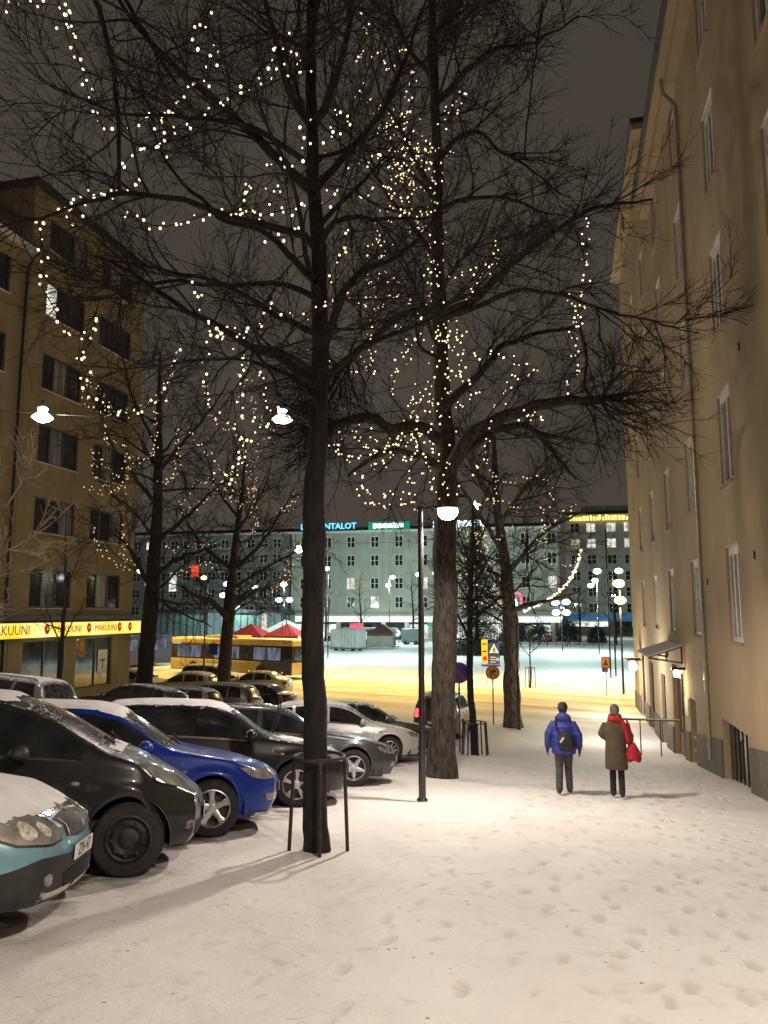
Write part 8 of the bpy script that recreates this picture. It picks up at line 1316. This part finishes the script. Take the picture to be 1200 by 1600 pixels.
# ------------------------------------------------------------------ market on the square
M_canv = mat('canvas_white', (.62, .60, .55), .8, var=.08, vscale=3); M_canr = mat('canvas_red', (.42, .02, .02), .8, var=.1, vscale=3)
def market():
    def tent(label, x, y, s, h, roofm, sidem, glow=None):
        o = thing('market_tent', label, 'tent', (x, y, -3.19), group='market tents'); hs = s / 2
        for a in (-hs, hs):
            for b in (-hs, hs): m = MB(); m.tube([(a, b, 0), (a, b, h)], .04, 6); m.build('leg', M_greym, o)
        m = MB(); m.add([(-hs - .1, -hs - .1, h), (hs + .1, -hs - .1, h), (hs + .1, hs + .1, h), (-hs - .1, hs + .1, h), (0, 0, h + s * .34)], [(0, 1, 4), (1, 2, 4), (2, 3, 4), (3, 0, 4)]); m.build('canopy', roofm, o)
        m = MB()
        for k in range(11): a = -hs + s * k / 11; m.b2(a, a + s / 11 * .93, -hs - .02 - .03 * (k % 2), -hs, .1, h - .02)
        m.build('curtain', sidem, o); m = MB(); m.b2(-hs, hs, -hs - .1, -hs - .06, h - .35, h); m.build('valance', roofm, o); return o
    E_cur = emat('tent_lit', (1, .86, .62), .38)
    tent('red peaked market tent with lit curtain behind the bus tail', -28.4, 76.5, 3.6, 2.4, M_canr, E_cur); tent('red peaked market tent next to the dark mast behind the bus', -32.0, 75.6, 3.6, 2.4, M_canr, E_cur)
    tent('grey white market tent between the two red tents', -30.2, 81.0, 4.2, 2.6, M_canv, M_canv)
    tent('brown and white tent beside the pale kiosk trailer', -24.4, 103.0, 3.6, 2.0, mat('canvas_brown', (.20, .12, .09), .8), M_canv)
    o = thing('kiosk_trailer', 'pale boxy kiosk trailer standing on the snow of the square', 'trailer', (-26.9, 94.5, -3.19), (0, 0, R(-12)))
    m = MB(); m.bevbox((0, 0, 1.5), (4.1, 2.2, 2.3), .25, 3); m.build('body', mat('trailer_white', (.55, .55, .52), .5, var=.12, vscale=1.5, snow=.5), o, True)
    m = MB(); m.bevbox((0, 0, .3), (4.2, 2.3, .14), .03, 1); m.build('frame', M_greym, o)
    for k in range(8): m = MB(); m.b2(-1.85 + k * .48, -1.82 + k * .48, -1.13, -1.10, .6, 2.3); m.build('rib', M_greym, o)
    for sx in (-1.2, 1.2):
        for sy in (-.95, .95): m = MB(); m.lathe([(.05, -.1), (.28, -.1), (.28, .1), (.05, .1)], (sx, sy, .26), 14, 'y'); m.build('wheel', M_tyre, o)
    m = MB(); m.bevbox((2.06, -.2, 1.4), (.02, 1.2, 1.6), .005, 1); m.build('door', M_canv, o)
    o = thing('grey_trailer', 'grey box trailer in front of the lit shop fronts', 'trailer', (-22.6, 114, -3.19)); m = MB(); m.bevbox((0, 0, 1.35), (2.8, 2, 2.0), .08, 2); m.build('body', mat('trailer_grey', (.26, .30, .30), .6, var=.12, snow=.4), o, True)
    for sx in (-.8, .8):
        for sy in (-.95, .95): m = MB(); m.lathe([(.05, -.1), (.3, -.1), (.3, .1), (.05, .1)], (sx, sy, .3), 14, 'y'); m.build('wheel', M_tyre, o)
    m = MB(); m.tube([(1.4, 0, .4), (2.3, 0, .4)], .04, 6); m.build('drawbar', M_greym, o)
    o = thing('kiosk', 'small glazed kiosk with a red glowing sign behind the trailer', 'kiosk', (-27.5, 108, -3.19))
    m = MB(); m.bevbox((0, 0, 1.2), (7.0, 3.0, 2.3), .06, 2); m.build('body', mat('kiosk_wall', (.16, .18, .18), .6), o); m = MB(); m.bevbox((0, 0, 2.45), (7.6, 3.6, .2), .05, 1); m.build('roof', M_snowcap, o)
    for k in range(5): m = MB(); m.b2(-3.2 + k * 1.3, -2.1 + k * 1.3, -1.53, -1.5, .9, 2.0); m.build('pane', E_shop if k in (2, 4) else M_glass, o)
    m = MB(); m.bevbox((-1.6, -1.6, 2.7), (1.9, .15, 1.0), .05, 1); m.build('red_sign', emat('kiosk_red', (1, .10, .14), 1.5), o)
    # parked van row far behind
    for i, (x, y) in enumerate(((-34.5, 118), (-30.2, 119.5))):
        make_car('parked_car', ['dark car parked before the lit shops near the red kiosk sign', 'dark car parked before the lit shops under the blue roof letters'][1 - i], dict(spec_suv((.05, .05, .05), 'far_dark')), (x, y, -3.19), R(4 + 175 * i), tilt=False, group='cars before the lit shops')
    # far hedges, fence
    rs = np.random.RandomState(6)
    for i, (x, y, w, h) in enumerate(((-4.5, 128, 4.5, 3.2), (.3, 131, 4, 3.6), (4.5, 126, 3, 2.6), (-9, 127, 4, 2.6))):
        o = thing('evergreen_shrub', ['dark rounded evergreen shrub behind the four-globe lamp', 'tall dark evergreen shrub beside the far lamp poles', 'small dark evergreen shrub before the blue shop fascia', 'dark evergreen shrub behind the stout tree trunk'][i], 'shrub', (x, y, -3.19), group='evergreen shrubs at the back of the square'); V = []; F = []
        for _ in range(1500):
            u = rs.randn(3); u /= np.linalg.norm(u); c = np.array([x, y, -3.19]) + np.array([u[0] * w / 2, u[1] * 1.2, abs(u[2]) * h]) * rs.uniform(.6, 1.0); d = rs.randn(3) * .2; e = rs.randn(3) * .2; k = len(V); V += [c, c + d, c + e]; F.append((k, k + 1, k + 2))
        m = MB(o.location); m.add([tuple(v) for v in V], F); m.build('foliage', MATS['spruce_needles'], o, fix=False)['kind'] = 'stuff'; m = MB(o.location); m.tube([(x, y, -3.3), (x, y, -1.5)], .1, 6); m.build('stem', M_bark, o)
    o = thing('low_fence', 'low dark rail fence along the far path of the square', 'fence', (-1, 112, -3.19))
    for k in range(14): m = MB(); m.tube([(-8 + k * 1.25, 0, -.1), (-8 + k * 1.25, 0, .75)], .04, 6); m.build('fence_post', M_blackm, o)
    for z in (.35, .7): m = MB(); m.tube([(-8, 0, z), (8.3, 0, z)], .035, 6); m.build('fence_rail', M_blackm, o)
    # red and white glowing decoration by the stout tree
    o = thing('lit_sign', 'glaring white lamp with a pink red neon ring past the stout tree', 'sign', (-3.6, 62, 0)); q = Vector((-4.0, 61.5, 2.3))
    m = MB(o.location); m.tube([(q.x, q.y, -3.2), (q.x, q.y, q.z - .4)], .06, 6); m.build('post', M_pole, o); m = MB(o.location); m.ball(q + Vector((-.15, 0, -.1)), .48, 12, 8, (.85, .4, 1.3)); m.build('lamp_globe', E_lampC, o, True); m = MB(o.location); m.tube([q + Vector((.35 * math.cos(a) + .25, .1, .55 * math.sin(a) + .3)) for a in np.linspace(-.6, 2.8, 14)], .09, 6); m.build('neon_tube', emat('neon_pink', (1, .12, .2), 2.2), o, True)
market()
# ------------------------------------------------------------------ people
def fuse(name, mb, vox, m_, parent, smooth=6, mats=None):
    me = mb.mesh(name); o = bpy.data.objects.new(name, me); COL.objects.link(o)
    r = o.modifiers.new('r', 'REMESH'); r.mode = 'VOXEL'; r.voxel_size = vox; r.use_smooth_shade = True
    if smooth: s_ = o.modifiers.new('s', 'SMOOTH'); s_.factor = .5; s_.iterations = smooth
    dg = bpy.context.evaluated_depsgraph_get(); me2 = bpy.data.meshes.new_from_object(o.evaluated_get(dg)); bpy.data.objects.remove(o); bpy.data.meshes.remove(me)
    me2.name = name; me2.materials.clear(); me2.materials.append(m_); me2.polygons.foreach_set('use_smooth', [True] * len(me2.polygons))
    o = bpy.data.objects.new(name, me2); COL.objects.link(o); o.parent = parent; return o
def rings(m, R_, n=20):     # elliptical rings (cx,cy,z,rx,ry[,power])
    P = []
    for (cx, cy, z, rx, ry) in R_: P.append([(cx + rx * math.cos(2 * math.pi * k / n), cy + ry * math.sin(2 * math.pi * k / n), z) for k in range(n)])
    b = len(m.v); m.grid(np.array(P), True); m.f.append(tuple(b + k for k in range(n - 1, -1, -1))); m.f.append(tuple(b + (len(P) - 1) * n + k for k in range(n)))
M_skin = mat('skin', (.50, .30, .21), .55, var=.08, vscale=20)
def hand(m, w, d, side, s=1.0, curl=.5):
    """palm and five fingers hanging from wrist w along d"""
    w = Vector(w); d = Vector(d).normalized(); lat = Vector((0, 1, 0)); out_ = Vector((side, 0, 0))
    pal = w + d * .05 * s; m.ball(pal, .045 * s, 10, 8, (.55, .95, 1.15))
    for k, (off, ln) in enumerate(((.030, .066), (.011, .076), (-.008, .072), (-.026, .056))):
        a = w + d * .085 * s + lat * off * s; b = a + d * ln * .5 * s - out_ * .008; c = b + (d * (1 - curl * .6) - out_ * curl).normalized() * ln * .5 * s; m.tube([a - d * .03 * s, a, b, c], [.0105 * s, .0105 * s, .0095 * s, .007 * s], 8)
    a = w + d * .03 * s + lat * .034 * s; m.tube([a, a + (d * .7 + lat * .75 - out_ * .2) * .035 * s, a + (d * 1.5 + lat * .9 - out_ * .5) * .045 * s], [.013 * s, .012 * s, .008 * s], 8)
def person(label, loc, rz, h, legs, arms, cloth):
    """facing local +y; legs: foot offsets; arms: (elbow, wrist) for left(-x) and right(+x)"""
    r = thing('person', label, 'person', loc, (0, 0, rz)); k = h / 1.70
    def S_(p): return (p[0] * k, p[1] * k, p[2] * k)
    hips = [(-.085, 0, .88), (.085, 0, .88)]; sh = [(-.160, -.01, 1.355), (.160, -.01, 1.355)]
    m = MB(); rings(m, [tuple(q * k for q in t) for t in ((0, 0, .80, .14, .095), (0, 0, .90, .165, .11), (0, 0, 1.05, .14, .095), (0, .01, 1.22, .165, .11), (0, 0, 1.36, .175, .10), (0, -.01, 1.42, .12, .075), (0, 0, 1.46, .055, .055))])
    m.tube([S_((0, -.01, 1.40)), S_((0, .0, 1.50)), S_((0, .015, 1.56))], [.058 * k, .052 * k, .05 * k], 12)
    m.ball(S_((0, .02, 1.605)), .1 * k, 16, 12, (.80, .98, 1.18)); m.ball(S_((0, .115, 1.585)), .018 * k, 8, 6, (.8, 1.1, 1.4)); m.ball(S_((0, .095, 1.535)), .022 * k, 8, 6, (1.2, .6, .5))
    for sx in (-1, 1): m.ball(S_((sx * .080, .01, 1.595)), .026 * k, 8, 6, (.45, .7, 1.2)); m.ball(S_((sx * .032, .092, 1.612)), .014 * k, 8, 6)
    for i in (0, 1):
        kn, an, toe = legs[i]; m.tube([S_(hips[i]), S_(((hips[i][0] + kn[0]) / 2, (hips[i][1] + kn[1]) / 2, (hips[i][2] + kn[2]) / 2)), S_(kn), S_(((kn[0] + an[0]) / 2, (kn[1] + an[1]) / 2 - .015, (kn[2] + an[2]) / 2)), S_(an)], [.07 * k, .06 * k, .042 * k, .042 * k, .034 * k], 12)
        el, wr = arms[i]; m.tube([S_(sh[i]), S_(el), S_(wr)], [.05 * k, .042 * k, .028 * k], 12); d = Vector(wr) - Vector(el); hand(m, S_(wr), d, -1 if i == 0 else 1, k)
    fuse('body', m, .009, M_skin, r, 3)
    m = MB()       # trousers
    rings(m, [tuple(q * k for q in t) for t in ((0, 0, .78, .15, .10), (0, 0, .88, .178, .125), (0, 0, .98, .165, .115))])
    for i in (0, 1):
        kn, an, toe = legs[i]; a = Vector(hips[i]); b = Vector(kn); c = Vector(an) + Vector((0, -.008, -.02)); w = cloth.get('leg', 1.0)
        m.tube([S_(a), S_(a.lerp(b, .45)), S_(b), S_(b.lerp(c, .5)), S_(c)], [.105 * k, .092 * k * w, .074 * k * w, .070 * k * w, .066 * k * w], 14)
    fuse('trousers', m, .011, cloth['trouser'], r, 4)
    for i in (0, 1):
        kn, an, toe = legs[i]; a = Vector(an); t = Vector(toe); m = MB(); m.tube([S_(a + Vector((0, -.02, .03))), S_(a + Vector((0, -.01, -.03))), S_((a + t) / 2 + Vector((0, 0, -.0))), S_(t)], [.052 * k, .055 * k, .048 * k, .034 * k], 10); m.ball(S_(a + Vector((0, -.035, -.04))), .045 * k, 8, 6); fuse('shoe', m, .010, M_shoe, r, 3)
    return r, k, S_, sh
M_shoe = mat('shoe_dark', (.03, .026, .024), .6, var=.3, vscale=20, snow=.2, sscale=20)
M_jb = mat('jacket_blue', (.020, .042, .27), .6, var=.2, vscale=9, bump=.35, bscale=14)
M_trg = mat('trousers_grey', (.060, .056, .058), .85, var=.2, vscale=14, bump=.4, bscale=16)
M_trk = mat('trousers_black', (.014, .013, .014), .85, var=.2, vscale=14, bump=.3, bscale=16)
M_coat = mat('coat_olive', (.085, .062, .040), .9, var=.14, vscale=10, bump=.3, bscale=60)
M_hair = mat('hair_dark', (.014, .010, .009), .6, var=.4, vscale=30, bump=.6, bscale=60)
M_hairg = mat('hair_grey', (.13, .115, .10), .7, var=.3, vscale=30, bump=.7, bscale=50)
M_scarf = mat('scarf_red', (.42, .010, .022), .8, var=.25, vscale=18, bump=.5, bscale=24)
M_black = mat('cloth_black', (.012, .011, .012), .7, var=.3, vscale=12, bump=.3, bscale=30)
def people():
    # blue jacket
    x, y = -.12, 14.6
    legs = [((-.09, .03, .48), (-.105, -.17, .13), (-.115, -.03, .04)), ((.08, .13, .49), (.10, .12, .09), (.12, .28, .03))]
    arms = [((-.285, -.05, 1.13), (-.305, .05, .86)), ((.285, -.03, 1.12), (.30, .07, .85))]
    r, k, S_, sh = person('person in a hooded blue jacket and grey trousers walking away with a black sling bag', (x, y, G(x, y)), R(2), 1.57, legs, arms, dict(trouser=M_trg))
    m = MB(); rings(m, [tuple(q * k for q in t) for t in ((0, 0, .76, .225, .155), (0, 0, .80, .235, .165), (0, -.01, .95, .225, .16), (0, -.01, 1.10, .215, .155), (0, -.015, 1.25, .225, .155), (0, -.015, 1.34, .205, .135), (0, -.01, 1.40, .165, .11), (0, -.005, 1.46, .09, .085))], 26)
    for i in (0, 1):
        el, wr = arms[i]; a = Vector(sh[i]); b = Vector(el); c = Vector(wr)
        pts = [a + Vector((0, 0, -.0)), a.lerp(b, .5), b, b.lerp(c, .5), b.lerp(c, .95)]; m.tube([S_(p) for p in pts], [.080 * k, .084 * k, .078 * k, .072 * k, .060 * k], 14)
        for q in (.25, .6, .85): m.ball(S_(a.lerp(b, q)), .088 * k, 10, 6, (1, 1, .55))
    for zz in (.86, 1.0, 1.14, 1.28): rings(m, [(0, -.012 * k, (zz - .04) * k, .20 * k, .14 * k), (0, -.012 * k, zz * k, .238 * k, .172 * k), (0, -.012 * k, (zz + .04) * k, .20 * k, .14 * k)], 22)
    m.ball(S_((0, -.085, 1.455)), .105 * k, 14, 10, (1.35, .80, .95)); m.tube([S_((-.13, -.03, 1.44)), S_((-.07, .06, 1.46)), S_((.07, .06, 1.46)), S_((.13, -.03, 1.44))], .04 * k, 8)
    fuse('jacket', m, .013, M_jb, r, 5)
    m = MB(); m.ball(S_((0, .0, 1.635)), .1 * k, 16, 12, (.93, 1.08, 1.08)); m.ball(S_((0, -.035, 1.575)), .085 * k, 12, 10, (.92, .75, .95))
    for q in range(40): a = random.uniform(0, 6.28); b = random.uniform(-.3, 1.2); m.ball(S_((.088 * math.cos(a) * math.cos(b), -.01 + .10 * math.sin(a) * math.cos(b) - .0, 1.64 + .1 * math.sin(b))), .02 * k, 6, 4)
    fuse('hair', m, .010, M_hair, r, 2).scale = (1, 1, 1)
    for i in (0, 1):
        el, wr = arms[i]; m = MB(); d = (Vector(wr) - Vector(el)).normalized(); m.tube([S_(Vector(wr) - d * .05), S_(Vector(wr) + d * .03)], [.045 * k, .04 * k], 10); hand(m, S_(wr), d, -1 if i == 0 else 1, 1.18 * k); fuse('glove', m, .009, M_black, r, 2)
    b = thing('sling_bag', 'black sling backpack on the back of the blue jacket', 'bag', (x, y, G(x, y)), (0, 0, R(2)))
    m = MB(); m.ball(S_((.035, -.215, 1.04)), .16 * k, 16, 12, (.95, .5, 1.12)); m.bevbox(S_((.04, -.21, .95)), (.28 * k, .13 * k, .2 * k), .05); fuse('bag_body', m, .013, M_black, b, 5)
    m = MB(); m.bevbox(S_((-.035, -.292, 1.06)), (.035, .012, .11), .005, 1, Matrix.Rotation(R(35), 3, 'Y')); m.build('buckle_patch', M_trim, b)
    m = MB(); m.tube([S_(p) for p in ((-.07, -.2, 1.12), (-.13, -.175, 1.25), (-.15, -.145, 1.38), (-.13, -.03, 1.46), (-.10, .1, 1.38))], .017, 6); m.tube([S_(p) for p in ((.13, -.2, .98), (.2, -.14, .95), (.24, -.02, .95))], .015, 6); m.build('strap', M_black, b, True)
    # long olive coat
    x, y = .78, 14.55
    legs = [((-.07, .12, .49), (-.075, .08, .09), (-.085, .24, .03)), ((.08, .02, .48), (.085, -.15, .13), (.095, -.01, .04))]
    arms = [((-.265, .02, 1.16), (-.20, .22, 1.06)), ((.27, -.02, 1.14), (.27, .10, .92))]
    r, k, S_, sh = person('person in a long olive brown coat and red scarf walking beside the house wall', (x, y, G(x, y)), R(-2), 1.57, legs, arms, dict(trouser=M_trk, leg=.86))
    m = MB(); rings(m, [tuple(q * k for q in t) for t in ((0, -.005, .52, .205, .165), (0, -.005, .55, .212, .17), (0, 0, .80, .205, .165), (0, 0, .98, .195, .15), (0, -.005, 1.12, .20, .145), (0, -.01, 1.26, .205, .145), (0, -.012, 1.34, .19, .125), (0, -.01, 1.41, .14, .095), (0, -.005, 1.47, .085, .08))], 26)
    for i in (0, 1):
        el, wr = arms[i]; a = Vector(sh[i]); b = Vector(el); c = Vector(wr); m.tube([S_(p) for p in (a, a.lerp(b, .5), b, b.lerp(c, .5), b.lerp(c, .96))], [.074 * k, .076 * k, .068 * k, .062 * k, .056 * k], 14)
    fuse('coat', m, .013, M_coat, r, 6)
    m = MB(); m.ball(S_((0, .012, 1.62)), .1 * k, 16, 12, (.92, 1.06, 1.14)); m.ball(S_((0, -.03, 1.57)), .08 * k, 12, 10, (.95, .8, 1)); fuse('hair', m, .011, M_hairg, r, 2)
    m = MB()
    for q, zz in enumerate((1.43, 1.465, 1.50)): m.tube([S_(((.115 - .012 * q) * math.cos(a), -.005 + (.105 - .01 * q) * math.sin(a), zz + .02 * math.sin(a * 2 + q))) for a in np.linspace(0, 2 * math.pi, 20)], .034 * k, 8)
    m.tube([S_(p) for p in ((.09, -.07, 1.45), (.16, -.09, 1.36), (.21, -.08, 1.2), (.235, -.075, 1.02))], [.045, .05, .05, .045], 8); m.tube([S_(p) for p in ((-.10, -.06, 1.46), (-.02, -.115, 1.46), (.09, -.10, 1.43))], .045, 8); m.tube([S_(p) for p in ((.10, .06, 1.45), (.13, .14, 1.3), (.15, .16, 1.05))], .045, 8)
    fuse('scarf', m, .011, M_scarf, r, 4)
    for i in (0, 1):
        el, wr = arms[i]; m = MB(); d = (Vector(wr) - Vector(el)).normalized(); m.tube([S_(Vector(wr) - d * .05), S_(Vector(wr) + d * .03)], [.042 * k, .038 * k], 10); hand(m, S_(wr), d, -1 if i == 0 else 1, 1.12 * k, .9); fuse('glove', m, .009, M_black, r, 2)
    b = thing('shoulder_bag', 'soft red shoulder bag hanging at the side of the olive coat', 'bag', (x, y, G(x, y)), (0, 0, R(-2)))
    m = MB(); rings(m, [tuple(q * k for q in t) for t in ((.32, -.03, .70, .10, .10), (.315, -.03, .74, .15, .13), (.305, -.03, .86, .135, .11), (.30, -.03, .97, .085, .085), (.295, -.03, 1.03, .05, .055))], 20); m.ball(S_((.40, -.05, .72)), .055, 8, 6); m.ball(S_((.25, -.07, .73)), .06, 8, 6); fuse('bag_body', m, .011, M_scarf, b, 3)
    m = MB(); m.tube([S_(p) for p in ((.30, -.06, 1.0), (.285, -.06, 1.2), (.25, -.06, 1.38), (.20, -.03, 1.465), (.23, .05, 1.36), (.285, .06, 1.15), (.30, .02, 1.0))], .016, 6); m.build('strap', M_scarf, b, True)
    # tiny walkers across the square
    cols = [(.02, .02, .022), (.30, .02, .03), (.03, .03, .04), (.05, .045, .045)]
    labs = ['dark dressed walker left of the red coat far across the square', 'distant walker in a red coat on the far path', 'dark walker with a wide stride on the far path', 'grey dressed walker beside the far lamp pole']
    for i, (xx, yy) in enumerate(((-4.0, 117), (-2.8, 116), (.2, 113), (1.6, 117))):
        st = .12 if i == 2 else .05; cm = mat('walker_cloth_%d' % i, cols[i], .85, var=.2)
        p = thing('person', labs[i], 'person', (xx, yy, -3.19), (0, 0, R(40 * i)), 'walkers on the far path'); m = MB()
        for sg in (-1, 1): m.tube([(sg * .09, 0, .9), (sg * .1, sg * st, .5), (sg * .1, sg * st * 2, .04)], [.1, .075, .055], 10); m.tube([(sg * .2, 0, 1.42), (sg * .27, -sg * .06, 1.12), (sg * .26, sg * -.1 + .06, .86)], [.075, .065, .05], 10); m.ball((sg * .1, sg * st * 2 + .08, .05), .06, 8, 6, (.8, 1.7, .7)); m.ball((sg * .26, -sg * .1 + .06, .80), .05, 8, 6)
        rings(m, [(0, 0, .72, .19, .14), (0, 0, .95, .19, .14), (0, 0, 1.2, .2, .14), (0, 0, 1.4, .2, .11), (0, 0, 1.48, .07, .07)]); fuse('body', m, .02, cm, p, 4)
        m = MB(); m.ball((0, 0, 1.62), .11, 12, 8, (.9, 1, 1.15)); m.tube([(0, 0, 1.42), (0, 0, 1.56)], .06, 8); fuse('head', m, .018, M_hair if i != 1 else M_skin, p, 2)
people()
